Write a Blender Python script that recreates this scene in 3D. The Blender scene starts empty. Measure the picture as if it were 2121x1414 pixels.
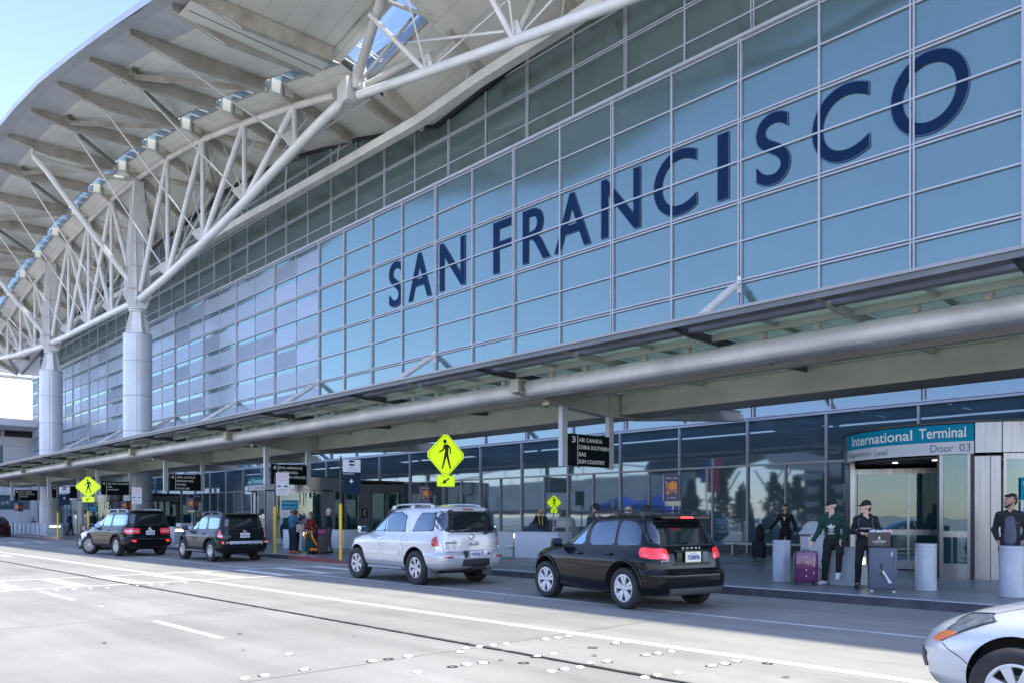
import bpy, bmesh, math, random
import numpy as np
from mathutils import Vector, Matrix
random.seed(7)
PI = math.pi
SC = bpy.context.scene
COL = SC.collection
V = Vector

# ------------------------------------------------------------------ objects
def wloc(o):
    v = Vector((0, 0, 0))
    while o is not None:
        v = v + o.location
        o = o.parent
    return v

def tag(o, label=None, cat=None, group=None, kind=None):
    if label: o['label'] = label
    if cat: o['category'] = cat
    if group: o['group'] = group
    if kind: o['kind'] = kind
    return o

def thing(name, loc, label, cat, group=None, rz=0.0):
    o = bpy.data.objects.new(name, None)
    COL.objects.link(o)
    o.location = loc
    o.rotation_euler = (0, 0, rz)
    o.empty_display_size = 0.2
    return tag(o, label, cat, group)

def copy_tree(o, parent=None):
    c = o.copy(); COL.objects.link(c); c.parent = parent
    for ch in list(o.children):
        copy_tree(ch, c)
    return c

def smooth(me, ang=35):
    me.polygons.foreach_set('use_smooth', [True] * len(me.polygons))
    me.set_sharp_from_angle(angle=math.radians(ang))

class MB:
    def __init__(s):
        s.v = []; s.f = []; s.m = []
    def add(s, vs, fs, m=0):
        n = len(s.v)
        s.v.extend([tuple(p) for p in vs])
        for f in fs:
            s.f.append(tuple(n + i for i in f)); s.m.append(m)
        return s
    def quad(s, a, b, c, d, m=0):
        return s.add([a, b, c, d], [(0, 1, 2, 3)], m)
    def box(s, x0, x1, y0, y1, z0, z1, m=0):
        v = [(x0,y0,z0),(x1,y0,z0),(x1,y1,z0),(x0,y1,z0),(x0,y0,z1),(x1,y0,z1),(x1,y1,z1),(x0,y1,z1)]
        return s.add(v, [(0,3,2,1),(4,5,6,7),(0,1,5,4),(1,2,6,5),(2,3,7,6),(3,0,4,7)], m)
    def rbox(s, x0, x1, y0, y1, z0, z1, r, m=0):
        # box with chamfered edges all round
        bm = bmesh.new()
        bmesh.ops.create_cube(bm, size=1)
        for v in bm.verts:
            v.co = ((x0+x1)/2 + v.co.x*(x1-x0), (y0+y1)/2 + v.co.y*(y1-y0), (z0+z1)/2 + v.co.z*(z1-z0))
        bmesh.ops.bevel(bm, geom=list(bm.edges), offset=r, segments=2, affect='EDGES', profile=0.6)
        bm.verts.index_update()
        s.add([tuple(v.co) for v in bm.verts], [[v.index for v in f.verts] for f in bm.faces], m)
        bm.free(); return s
    def tube(s, p, q, r1, r2=None, n=12, m=0, cap=True):
        p = Vector(p); q = Vector(q); r2 = r1 if r2 is None else r2
        d = (q - p)
        if d.length < 1e-6: return s
        d.normalize()
        a = d.orthogonal().normalized() if abs(d.z) > .999 else d.cross(Vector((0,0,1))).normalized()
        b = d.cross(a)
        vs = []
        for c, r in ((p, r1), (q, r2)):
            for i in range(n):
                t = 2*PI*i/n
                vs.append(c + a*(r*math.cos(t)) + b*(r*math.sin(t)))
        fs = [(i, (i+1) % n, n+(i+1) % n, n+i) for i in range(n)]
        if cap: fs += [tuple(range(n))[::-1], tuple(range(n, 2*n))]
        return s.add(vs, fs, m)
    def path(s, pts, r, n=10, m=0, closed=False):
        P = [Vector(p) for p in pts]; k = len(P); rings = []
        rr = r if isinstance(r, (list, tuple)) else [r]*k
        prev = None
        for i in range(k):
            if closed: d = P[(i+1) % k] - P[i-1]
            else: d = P[min(i+1, k-1)] - P[max(i-1, 0)]
            d.normalize()
            if prev is None:
                a = d.cross(Vector((0,0,1)))
                if a.length < .05: a = d.cross(Vector((1,0,0)))
            else:
                a = prev - d*prev.dot(d)
            a.normalize(); prev = a; b = d.cross(a)
            rings.append([P[i] + a*(rr[i]*math.cos(2*PI*j/n)) + b*(rr[i]*math.sin(2*PI*j/n)) for j in range(n)])
        vs = [p for ring in rings for p in ring]; fs = []
        for i in range(k if closed else k-1):
            o1 = i*n; o2 = ((i+1) % k)*n
            for j in range(n):
                fs.append((o1+j, o1+(j+1) % n, o2+(j+1) % n, o2+j))
        if not closed:
            fs += [tuple(range(n))[::-1], tuple(range((k-1)*n, k*n))]
        return s.add(vs, fs, m)
    def prism(s, pts, vec, m=0):
        n = len(pts); vec = Vector(vec)
        vs = [Vector(p) for p in pts] + [Vector(p)+vec for p in pts]
        fs = [tuple(range(n))[::-1], tuple(range(n, 2*n))] + [(i, (i+1) % n, n+(i+1) % n, n+i) for i in range(n)]
        return s.add(vs, fs, m)
    def bar(s, p, q, w, h, up=(0,0,1), m=0):
        p = Vector(p); q = Vector(q); d = (q-p).normalized(); up = Vector(up)
        a = d.cross(up)
        if a.length < 1e-4: a = d.cross(Vector((0,1,0)))
        a.normalize(); b = a.cross(d).normalized()
        vs = []
        for c in (p, q):
            for sx, sz in ((-1,-1),(1,-1),(1,1),(-1,1)):
                vs.append(c + a*(sx*w/2) + b*(sz*h/2))
        return s.add(vs, [(0,1,2,3)[::-1],(4,5,6,7),(0,1,5,4),(1,2,6,5),(2,3,7,6),(3,0,4,7)], m)
    def lathe(s, prof, c=(0,0,0), n=32, m=0, axis='z', mf=None):
        # prof: list of (r, h)
        vs = []; fs = []; k = len(prof); c = Vector(c)
        for r, h in prof:
            for i in range(n):
                t = 2*PI*i/n
                x, y = r*math.cos(t), r*math.sin(t)
                vs.append(c + (Vector((x, y, h)) if axis == 'z' else Vector((x, h, y))))
        base = len(s.v)
        s.v.extend([tuple(p) for p in vs])
        for j in range(k-1):
            for i in range(n):
                s.f.append((base+j*n+i, base+j*n+(i+1) % n, base+(j+1)*n+(i+1) % n, base+(j+1)*n+i))
                s.m.append(mf[j] if mf else m)
        return s
    def build(s, name, mats, parent=None, sm=35, world=True, loc=None, weld=False):
        me = bpy.data.meshes.new(name)
        off = Vector((0,0,0))
        if world and parent is not None: off = wloc(parent)
        if loc is not None: off = Vector(loc)
        me.from_pydata([(a-off.x, b-off.y, c-off.z) for a, b, c in s.v], [], s.f)
        if not isinstance(mats, (list, tuple)): mats = [mats]
        for mt in mats: me.materials.append(mt)
        me.polygons.foreach_set('material_index', s.m)
        me.update()
        bm = bmesh.new(); bm.from_mesh(me)
        if weld: bmesh.ops.remove_doubles(bm, verts=bm.verts, dist=1e-4)
        bmesh.ops.recalc_face_normals(bm, faces=bm.faces)
        bm.to_mesh(me); bm.free()
        if sm: smooth(me, sm)
        o = bpy.data.objects.new(name, me); COL.objects.link(o)
        if parent is not None: o.parent = parent
        if loc is not None: o.location = loc
        return o

_txt = {}
def text_mesh(txt, size, depth=0.004, bold=0.0, align='LEFT', ru=4):
    cu = bpy.data.curves.new('t', 'FONT')
    cu.body = txt; cu.size = size; cu.extrude = depth; cu.offset = bold
    cu.align_x = align; cu.align_y = 'BOTTOM_BASELINE'; cu.resolution_u = ru
    o = bpy.data.objects.new('t', cu); COL.objects.link(o)
    dg = bpy.context.evaluated_depsgraph_get()
    me = bpy.data.meshes.new_from_object(o.evaluated_get(dg))
    bpy.data.objects.remove(o)
    vs = [v.co.copy() for v in me.vertices]; fs = [tuple(p.vertices) for p in me.polygons]
    bpy.data.meshes.remove(me)
    return vs, fs

def put_text(mb, txt, origin, right, up, size, width=None, height=None, m=0, bold=0.0, align='LEFT', depth=0.004, ru=4):
    """text laid on the plane origin + right*x + up*y; width / height fit the inked box"""
    vs, fs = text_mesh(txt, size, depth, bold, ru=ru)
    if not vs: return
    x0 = min(v.x for v in vs); x1 = max(v.x for v in vs); y0 = min(v.y for v in vs); y1 = max(v.y for v in vs)
    sx = width/(x1-x0) if width else 1.0
    sy = height/(y1-y0) if height else (sx if width and not height else 1.0)
    if height and not width: sx = sy
    right = Vector(right).normalized(); up = Vector(up).normalized(); nrm = right.cross(up)
    ax = {'LEFT': x0, 'CENTER': (x0+x1)/2, 'RIGHT': x1}[align]
    yb = y0 if height else 0
    mb.add([Vector(origin) + right*((v.x-ax)*sx) + up*((v.y-yb)*sy) + nrm*v.z for v in vs], fs, m)

# ------------------------------------------------------------------ materials
MATS = {}
def mat(name, col, rough=0.5, metal=0.0, var=0.0, vscale=3.0, bump=0.0, bscale=40.0, coat=0.0, emis=None, spec=None, stretch=None, coord='Object', col2=None, croug=0.05):
    if name in MATS: return MATS[name]
    m = bpy.data.materials.new(name); m.use_nodes = True
    nt = m.node_tree; N = nt.nodes; L = nt.links
    b = N['Principled BSDF']
    b.inputs['Base Color'].default_value = (*col, 1)
    b.inputs['Roughness'].default_value = rough
    b.inputs['Metallic'].default_value = metal
    b.inputs['Coat Weight'].default_value = coat
    b.inputs['Coat Roughness'].default_value = croug
    if spec is not None: b.inputs['Specular IOR Level'].default_value = spec
    if emis:
        b.inputs['Emission Color'].default_value = (*emis[0], 1); b.inputs['Emission Strength'].default_value = emis[1]
    if var or bump:
        tc = N.new('ShaderNodeTexCoord'); mp = N.new('ShaderNodeMapping')
        L.new(tc.outputs[coord], mp.inputs[0])
        if stretch: mp.inputs['Scale'].default_value = stretch
    if var:
        nz = N.new('ShaderNodeTexNoise'); nz.inputs['Scale'].default_value = vscale; nz.inputs['Detail'].default_value = 6
        nz.inputs['Roughness'].default_value = 0.6
        L.new(mp.outputs[0], nz.inputs['Vector'])
        mx = N.new('ShaderNodeMix'); mx.data_type = 'RGBA'
        c2 = col2 if col2 else tuple(c*(1-var) for c in col)
        c1 = tuple(min(1, c*(1+var*.5)) for c in col)
        mx.inputs[6].default_value = (*c1, 1); mx.inputs[7].default_value = (*c2, 1)
        mr = N.new('ShaderNodeMapRange'); mr.inputs[1].default_value = .35; mr.inputs[2].default_value = .68
        L.new(nz.outputs[0], mr.inputs[0]); L.new(mr.outputs[0], mx.inputs[0]); L.new(mx.outputs[2], b.inputs['Base Color'])
        mr2 = N.new('ShaderNodeMapRange'); mr2.inputs[3].default_value = max(0.0, rough-.08*(rough > .1)); mr2.inputs[4].default_value = min(1, rough+.12*(rough > .1))
        L.new(nz.outputs[0], mr2.inputs[0]); L.new(mr2.outputs[0], b.inputs['Roughness'])
    if bump:
        n2 = N.new('ShaderNodeTexNoise'); n2.inputs['Scale'].default_value = bscale; n2.inputs['Detail'].default_value = 4
        L.new(mp.outputs[0], n2.inputs['Vector'])
        bp = N.new('ShaderNodeBump'); bp.inputs['Strength'].default_value = bump; bp.inputs['Distance'].default_value = .02
        L.new(n2.outputs[0], bp.inputs['Height']); L.new(bp.outputs[0], b.inputs['Normal'])
    MATS[name] = m
    return m

def glass_mat(name, base, tint, f0=0.3, rough=0.01, wav=0.0, wscale=.6, clear=0.0, var=0.0, trans=None, f1=1.0):
    """opaque or part-clear coated glass: a dark body under a mirror coat that strengthens at grazing angles"""
    if name in MATS: return MATS[name]
    m = bpy.data.materials.new(name); m.use_nodes = True
    nt = m.node_tree; N = nt.nodes; L = nt.links; N.clear()
    out = N.new('ShaderNodeOutputMaterial'); df = N.new('ShaderNodeBsdfDiffuse'); df.inputs[0].default_value = (*base, 1)
    gl = N.new('ShaderNodeBsdfGlossy'); gl.inputs[0].default_value = (*tint, 1); gl.inputs['Roughness'].default_value = rough
    lw = N.new('ShaderNodeLayerWeight'); lw.inputs[0].default_value = .35
    mr = N.new('ShaderNodeMapRange'); mr.inputs[3].default_value = f0; mr.inputs[4].default_value = f1
    pw = N.new('ShaderNodeMath'); pw.operation = 'POWER'; pw.inputs[1].default_value = 2.2; lw.inputs[0].default_value = .5
    L.new(lw.outputs['Facing'], pw.inputs[0]); L.new(pw.outputs[0], mr.inputs[0])
    mx = N.new('ShaderNodeMixShader'); L.new(mr.outputs[0], mx.inputs[0])
    body = df
    if trans:
        body = N.new('ShaderNodeBsdfTranslucent'); body.inputs[0].default_value = (*trans, 1)
        m3 = N.new('ShaderNodeMixShader'); m3.inputs[0].default_value = .6; L.new(df.outputs[0], m3.inputs[1]); L.new(body.outputs[0], m3.inputs[2]); body = m3
    if clear:
        tr = N.new('ShaderNodeBsdfTransparent'); tr.inputs[0].default_value = (*[min(1, .55+t*.4) for t in tint], 1)
        m2 = N.new('ShaderNodeMixShader'); m2.inputs[0].default_value = clear
        L.new(body.outputs[0], m2.inputs[1]); L.new(tr.outputs[0], m2.inputs[2]); body = m2
    L.new(body.outputs[0], mx.inputs[1]); L.new(gl.outputs[0], mx.inputs[2]); L.new(mx.outputs[0], out.inputs[0])
    if wav or var:
        tc = N.new('ShaderNodeTexCoord')
    if wav:
        nz = N.new('ShaderNodeTexNoise'); nz.inputs['Scale'].default_value = wscale; nz.inputs['Detail'].default_value = 1
        L.new(tc.outputs['Object'], nz.inputs['Vector'])
        bp = N.new('ShaderNodeBump'); bp.inputs['Strength'].default_value = 1; bp.inputs['Distance'].default_value = wav
        L.new(nz.outputs[0], bp.inputs['Height']); L.new(bp.outputs[0], gl.inputs['Normal'])
    if var:
        n3 = N.new('ShaderNodeTexNoise'); n3.inputs['Scale'].default_value = .35; n3.inputs['Detail'].default_value = 5
        L.new(tc.outputs['Object'], n3.inputs['Vector'])
        mc = N.new('ShaderNodeMix'); mc.data_type = 'RGBA'
        mc.inputs[6].default_value = (*[b_*(1-var) for b_ in base], 1); mc.inputs[7].default_value = (*[b_*(1+var) for b_ in base], 1)
        L.new(n3.outputs[0], mc.inputs[0]); L.new(mc.outputs[2], df.inputs[0])
    MATS[name] = m
    return m

WHITE = mat('white_painted_steel', (.74,.74,.74), .38, 0, .10, .8, coat=.2)
OFFWHITE = mat('weathered_white_steel', (.68,.665,.63), .5, 0, .22, .5)
CREAM = mat('cream_soffit', (.74,.72,.66), .55, 0, .16, .35)
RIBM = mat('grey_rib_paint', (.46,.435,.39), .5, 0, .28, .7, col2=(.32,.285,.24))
FASC = mat('fascia_panel', (.42,.44,.48), .4, .2, .10, .5)
DARKM = mat('dark_metal', (.05,.055,.06), .45, .3)
BLACKM = mat('black_satin', (.012,.013,.015), .4)
MULL = mat('mullion_aluminium', (.44,.46,.53), .4, .1, .08, 1)
STEEL = mat('brushed_stainless', (.23,.24,.26), .24, .90, .05, 1.5, stretch=(9,9,.25))
STEELD = mat('canopy_painted_steel', (.50,.485,.44), .38, .12, .16, .6)
GUTTER = mat('gutter_aluminium', (.70,.71,.74), .33, .2, .22, .9)
CLAD = mat('column_cladding', (.60,.63,.68), .35, .15, .07, .6)
GROOVE = mat('panel_joint', (.10,.11,.13), .7)
# ================================================================== camera, sun, sky
cam_d = bpy.data.cameras.new('camera'); cam = bpy.data.objects.new('camera', cam_d); COL.objects.link(cam)
cam.location = (0, 0, 1.6)
cam.rotation_euler = (PI/2, 0, math.atan2(.723246, .690590))
cam_d.sensor_width = 36; cam_d.lens = 1650/2121*36; cam_d.shift_y = (1069-707)/2121
cam_d.clip_start = .1; cam_d.clip_end = 3000
SC.camera = cam
SUN = Vector((.635, .098, .766)).normalized()
sd = bpy.data.lights.new('sun', 'SUN'); sd.energy = 2.05; sd.angle = math.radians(.55); sd.color = (1, .94, .83)
so = bpy.data.objects.new('sun', sd); COL.objects.link(so)
so.rotation_euler = (-SUN).to_track_quat('-Z', 'Y').to_euler(); so.location = (30, 5, 60)
w = bpy.data.worlds.new('World'); SC.world = w; w.use_nodes = True
wn = w.node_tree.nodes; sky = wn.new('ShaderNodeTexSky'); sky.sky_type = 'NISHITA'; sky.sun_disc = False
sky.sun_elevation = math.asin(SUN.z); sky.sun_rotation = math.atan2(SUN.x, SUN.y)
sky.air_density = 1.0; sky.dust_density = .3; sky.ozone_density = 3.5
vm = wn.new('ShaderNodeVectorMath'); vm.operation = 'MULTIPLY'; vm.inputs[1].default_value = (.95, .82, .84)
w.node_tree.links.new(sky.outputs[0], vm.inputs[0]); w.node_tree.links.new(vm.outputs[0], wn['Background'].inputs[0]); wn['Background'].inputs[1].default_value = .127
SC.view_settings.view_transform = 'Standard'; SC.view_settings.look = 'None'; SC.view_settings.gamma = 1
SC.view_settings.exposure = 2.22
SC.cycles.max_bounces = 7; SC.cycles.diffuse_bounces = 4; SC.cycles.glossy_bounces = 4; SC.cycles.transparent_max_bounces = 12
SC.cycles.caustics_reflective = False; SC.cycles.caustics_refractive = False
SC.cycles.sample_clamp_indirect = 6

# ================================================================== ground, road, pavement
def road_mat():
    m = bpy.data.materials.new('road_concrete'); m.use_nodes = True; N = m.node_tree.nodes; L = m.node_tree.links
    b = N['Principled BSDF']; tc = N.new('ShaderNodeTexCoord')
    n1 = N.new('ShaderNodeTexNoise'); n1.inputs['Scale'].default_value = .35; n1.inputs['Detail'].default_value = 8; n1.inputs['Roughness'].default_value = .65
    n2 = N.new('ShaderNodeTexNoise'); n2.inputs['Scale'].default_value = 60; n2.inputs['Detail'].default_value = 3
    n3 = N.new('ShaderNodeTexNoise'); n3.inputs['Scale'].default_value = 1.3; n3.inputs['Detail'].default_value = 6
    mp = N.new('ShaderNodeMapping'); mp.inputs['Scale'].default_value = (.12, 1.6, 1)
    L.new(tc.outputs['Object'], n1.inputs['Vector']); L.new(tc.outputs['Object'], n2.inputs['Vector'])
    L.new(tc.outputs['Object'], mp.inputs[0]); L.new(mp.outputs[0], n3.inputs['Vector'])
    r1 = N.new('ShaderNodeValToRGB'); r1.color_ramp.elements[0].position = .3; r1.color_ramp.elements[1].position = .7
    r1.color_ramp.elements[0].color = (.23,.226,.206,1); r1.color_ramp.elements[1].color = (.335,.33,.305,1)
    L.new(n1.outputs[0], r1.inputs[0])
    r3 = N.new('ShaderNodeMapRange'); r3.inputs[1].default_value = .42; r3.inputs[2].default_value = .75; r3.inputs[3].default_value = 1; r3.inputs[4].default_value = .83
    L.new(n3.outputs[0], r3.inputs[0])
    r2 = N.new('ShaderNodeMapRange'); r2.inputs[1].default_value = .3; r2.inputs[2].default_value = .7; r2.inputs[3].default_value = .90; r2.inputs[4].default_value = 1.06
    L.new(n2.outputs[0], r2.inputs[0])
    mm = N.new('ShaderNodeMath'); mm.operation = 'MULTIPLY'; L.new(r3.outputs[0], mm.inputs[0]); L.new(r2.outputs[0], mm.inputs[1])
    mx = N.new('ShaderNodeVectorMath'); mx.operation = 'SCALE'; L.new(r1.outputs[0], mx.inputs[0]); L.new(mm.outputs[0], mx.inputs['Scale'])
    # each poured slab has a slightly different tone
    sp = N.new('ShaderNodeVectorMath'); sp.operation = 'DIVIDE'; sp.inputs[1].default_value = (5.9, 3.24, 1); L.new(tc.outputs['Object'], sp.inputs[0])
    ao = N.new('ShaderNodeVectorMath'); ao.operation = 'ADD'; ao.inputs[1].default_value = (.24, 0, 0); L.new(sp.outputs[0], ao.inputs[0])
    fl = N.new('ShaderNodeVectorMath'); fl.operation = 'FLOOR'; L.new(ao.outputs[0], fl.inputs[0])
    wh = N.new('ShaderNodeTexWhiteNoise'); wh.noise_dimensions = '2D'; L.new(fl.outputs[0], wh.inputs['Vector'])
    rs = N.new('ShaderNodeMapRange'); rs.inputs[3].default_value = .93; rs.inputs[4].default_value = 1.05; L.new(wh.outputs[0], rs.inputs[0])
    # two faint tyre-darkened tracks in every lane
    sy = N.new('ShaderNodeSeparateXYZ'); L.new(tc.outputs['Object'], sy.inputs[0])
    ty = N.new('ShaderNodeMath'); ty.operation = 'MULTIPLY_ADD'; ty.inputs[1].default_value = 2*PI/1.84; ty.inputs[2].default_value = .4; L.new(sy.outputs[1], ty.inputs[0])
    sn = N.new('ShaderNodeMath'); sn.operation = 'SINE'; L.new(ty.outputs[0], sn.inputs[0])
    rt = N.new('ShaderNodeMapRange'); rt.inputs[1].default_value = .1; rt.inputs[2].default_value = 1; rt.inputs[3].default_value = 1; rt.inputs[4].default_value = .93; L.new(sn.outputs[0], rt.inputs[0])
    m2 = N.new('ShaderNodeMath'); m2.operation = 'MULTIPLY'; L.new(rs.outputs[0], m2.inputs[0]); L.new(rt.outputs[0], m2.inputs[1])
    mx2 = N.new('ShaderNodeVectorMath'); mx2.operation = 'SCALE'; L.new(mx.outputs[0], mx2.inputs[0]); L.new(m2.outputs[0], mx2.inputs['Scale'])
    L.new(mx2.outputs[0], b.inputs['Base Color']); b.inputs['Roughness'].default_value = .75
    bp = N.new('ShaderNodeBump'); bp.inputs['Strength'].default_value = .25; bp.inputs['Distance'].default_value = .01
    L.new(n2.outputs[0], bp.inputs['Height']); L.new(bp.outputs[0], b.inputs['Normal'])
    return m
ROAD = road_mat()
GRND = mat('ground_far', (.42,.41,.38), .9, 0, .2, .05)
MB().box(-1500, 1500, -1500, 1500, -.6, -.03).build('ground', GRND).__setitem__('kind', 'structure')
MB().box(-260, 120, -14, 32, -.25, 0).build('road', ROAD).__setitem__('kind', 'structure')
KY = 14.6
PAVE = mat('pavement_concrete', (.18,.19,.20), .34, 0, .28, .5, bump=.15, bscale=30)
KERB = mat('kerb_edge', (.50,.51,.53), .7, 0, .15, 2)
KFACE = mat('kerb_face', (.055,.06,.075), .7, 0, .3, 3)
KRED = mat('kerb_red_paint', (.28,.045,.05), .6, 0, .35, 4, col2=(.16,.07,.07))
def ramp_h(x):  # height of the pavement edge, dropped at the crosswalks
    h = .15
    for a, b, c, d in ((-25.6, -22.9, -20.0, -18.9), (-60.5, -58.5, -54.5, -52.5)):
        if a < x < d:
            h = min(h, .15*max(0, (b-x)/(b-a)) if x < b else (.15*max(0, (x-c)/(d-c)) if x > c else 0.0))
    return h
mb = MB(); mk = MB()
xs = sorted(set([-200, -100] + [round(-62+.5*i, 2) for i in range(0, 92)] + [0, 60, 120]))
for a, b in zip(xs, xs[1:]):
    ha, hb = ramp_h(a)+.012, ramp_h(b)+.012
    red = (-27.6 < a < -22.6) or (-65.5 < a < -58.2)
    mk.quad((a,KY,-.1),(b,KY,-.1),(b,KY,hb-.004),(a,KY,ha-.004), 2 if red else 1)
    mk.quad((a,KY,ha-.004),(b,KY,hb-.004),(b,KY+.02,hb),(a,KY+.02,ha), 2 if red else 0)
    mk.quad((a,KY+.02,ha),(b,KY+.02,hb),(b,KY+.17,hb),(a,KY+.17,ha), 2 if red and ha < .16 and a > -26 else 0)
    y1 = KY+1.3
    mb.quad((a,KY+.17,ha-.006),(b,KY+.17,hb-.006),(b,y1,.15),(a,y1,.15))
    mb.quad((a,y1,.15),(b,y1,.15),(b,40,.15),(a,40,.15))
mb.build('pavement', PAVE, weld=True).__setitem__('kind', 'structure')
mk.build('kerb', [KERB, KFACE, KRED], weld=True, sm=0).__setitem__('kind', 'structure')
YTAC = mat('ramp_tactile', (.42,.36,.24), .7, 0, .2, 4)
MB().box(-58.3, -54.7, KY+.25, KY+1.1, .03, .048).build('pavement_tactile_strip', YTAC).__setitem__('kind', 'structure')
kj = MB(); gs = MB(); rq = random.Random(9)
for i in range(-12, 40):
    x = -i*3.05+1.2
    if ramp_h(x) > .14: kj.box(x-.006, x+.006, KY-.004, KY+.172, .02, .1665)
kj.build('kerb_joint', GROOVE).__setitem__('kind', 'structure')
for i in range(160):
    x = rq.uniform(-45, 0); y = rq.uniform(15.0, 23); r = rq.uniform(.012, .03); n = 7
    z_ = .1535 if y > KY+1.3 else None
    if z_ is None: continue
    gs.add([(x+1.3*r*rq.uniform(.7, 1.2)*math.cos(2*PI*k/n), y+r*rq.uniform(.7, 1.2)*math.sin(2*PI*k/n), z_) for k in range(n)], [tuple(range(n))])
gs.build('pavement_spots', mat('gum_spots', (.09,.095,.10), .7)).__setitem__('kind', 'structure')
# pavement joints and a strip of sunlight painted along the floor
mj = MB()
for x in [(-6.78-3.194*i) for i in range(-3, 34)]:
    mj.box(x-.006, x+.006, KY+1.35, 28, .1505, .1545)
mj.build('pavement_joint', GROOVE).__setitem__('kind', 'structure')
SUNLINE = mat('painted_sunlight', (.55,.54,.50), .5, .2)  # pale colour standing in for sun through the canopy gap
MB().box(-60, 40, 24.7, 24.78, .1505, .156).build('pavement_sun_strip', SUNLINE).__setitem__('kind', 'structure')

# markings
PAINT = mat('road_paint_white', (.74,.74,.72), .6, 0, .14, 2.5)
PAINTO = mat('road_paint_worn', (.66,.66,.64), .65, 0, .30, 3.5)
TAR = mat('crack_sealant', (.045,.043,.040), .55, 0, .3, 5)
def strip(mb, x0, x1, y, wd, z=.004, jit=0.0, step=1.5, m=0):
    n = max(1, int(abs(x1-x0)/step)); P = []
    for i in range(n+1):
        x = x0+(x1-x0)*i/n
        a = y-wd/2+random.uniform(-jit, jit); b = y+wd/2+random.uniform(-jit, jit)
        P.append((x, a, b))
    for p, q in zip(P, P[1:]):
        mb.quad((p[0],p[1],z),(q[0],q[1],z),(q[0],q[2],z),(p[0],p[2],z), m)
def xstrip(mb, y0, y1, x, wd, z=.004, m=0, jit=0):
    n = max(1, int(abs(y1-y0)/.8)); P = []
    for i in range(n+1):
        y = y0+(y1-y0)*i/n
        P.append((y, x-wd/2+random.uniform(-jit, jit), x+wd/2+random.uniform(-jit, jit)))
    for p, q in zip(P, P[1:]):
        mb.quad((p[1],p[0],z),(p[2],p[0],z),(q[2],q[0],z),(q[1],q[0],z), m)
mb = MB(); strip(mb, -19.9, 60, 8.16, .18); strip(mb, -150, -22.9, 8.16, .17); mb.build('road_edge_line', PAINT, weld=True).__setitem__('kind', 'structure')
mb = MB(); strip(mb, -19.9, 60, 11.22, .11); strip(mb, -150, -22.9, 11.22, .11); mb.build('road_lane_line', PAINTO, weld=True).__setitem__('kind', 'structure')
mb = MB()
for a in (-12.6, -19.25, -38.5, -44.9, -57.7, -70.5): strip(mb, a, a+2.4, 4.47, .11)
mb.build('road_dash_line', PAINT, weld=True).__setitem__('kind', 'structure')
mb = MB()
xstrip(mb, 0, KY, -22.95, .17, .008, jit=.006); xstrip(mb, 0, KY, -19.85, .17, .008, jit=.006)
for y in [4.2+1.27*i for i in range(-2, 8)]: strip(mb, -22.87, -19.93, y, .36, .004, jit=.008)
xstrip(mb, 2, KY, -58.4, .17, .008); xstrip(mb, 2, KY, -54.6, .17, .008)
for y in [4.2+1.27*i for i in range(-2, 8)]: strip(mb, -58.3, -54.7, y, .36, .004)
mb.build('road_crosswalk', PAINT).__setitem__('kind', 'structure')
mb = MB()
for i in range(6):
    x = -38.9+.32*i*1.1; mb.prism([(x-.28, 7.3, .004), (x+.02, 7.3, .004), (x+.25, 7.72, .004)], (0, 0, .003))
mb.build('road_yield_mark', PAINTO).__setitem__('kind', 'structure')
mb = MB(); strip(mb, -120, 40, 6.48, .06, .0125, jit=.012, step=.12); mb.build('road_tar_seam', TAR, weld=True).__setitem__('kind', 'structure')
mb = MB()
JM = mat('slab_joint', (.20,.195,.18), .8)
for x in (-7.35, -1.5, -13.2, -19.1, -25, -31, -37, -43, 4.5): xstrip(mb, -8, KY-.02, x, .013, .0035, jit=.002)
mb.build('road_slab_joint', JM).__setitem__('kind', 'structure')
# raised ceramic road studs with rings of tar where they sit or have come off
studs = [(-8.45,4.5),(-7.5,4.17),(-7.5,3.73),(-7.5,3.52),(-7.42,4.96),(-7.4,5.42),(-6.57,4.94),(-6.55,5.58),(-6.5,5.77),
 (-7.36,6.25),(-7.33,6.45),(-7.29,6.64),(-7.26,6.83),(-7.21,6.04),(-7.2,7.47),(-7.18,7.68),(-7.16,7.88),(-6.35,7.87),(-6.33,8.04),(-6.36,6.47),(-6.36,6.74),
 (-5.66,5.96),(-5.64,6.15),(-5.6,6.34),(-5.66,6.58),(-5.63,6.82),(-5.58,7.46),(-5.54,7.64),(-5.51,7.87),
 (-4.8,6.4),(-4.78,6.57),(-4.7,6.82),(-4.68,7.42),(-4.66,7.63),(-4.65,7.86),
 (-19.2,4.75),(-19.2,5.1),(-19.2,5.42),(-19.15,5.76),(-19.15,6.4),(-19.2,6.72),(-19.15,6.95),(-15.3,4.5),(-19.15,7.5)]
rings = [(-6.57,5.4),(-7.42,5.17),(-6.35,7.42),(-6.2,6.1),(-4.35,8.0),(-19.2,7.2)]
SCER = mat('ceramic_stud', (.72,.715,.68), .35, 0, .28, 26)
proto_me = None
for i, (x, y) in enumerate(studs):
    mb = MB(); r = .052; s_ = random.uniform(.95, 1.05)
    mb.lathe([(0, .021), (.018, .0205), (.034, .0165), (.046, .009), (.052, .0)], (0, 0, .005), 16)
    tr_ = random.choice((.05, .05, .058, .064)); ox, oy = random.uniform(-.012, .012), random.uniform(-.01, .01)
    mb.add([(ox+(tr_*(1+random.uniform(-.12, .12)))*math.cos(t*PI/9), oy+tr_*math.sin(t*PI/9), .0145 if abs(y-6.48) < .12 else .0055) for t in range(18)], [tuple(range(18))], 1)
    o = mb.build('road_stud', [SCER, TAR], sm=50)
    o.location = (x, y, 0); o.scale = (s_, s_, 1)
    near = x > -10
    tag(o, 'white ceramic dome stud in the diagonal rows across the lane at the front' if near else 'small white ceramic dome stud in the row beside the near side of the crosswalk', 'road stud', 'studs in rows on the near lane' if near else 'studs beside the crosswalk')
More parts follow.
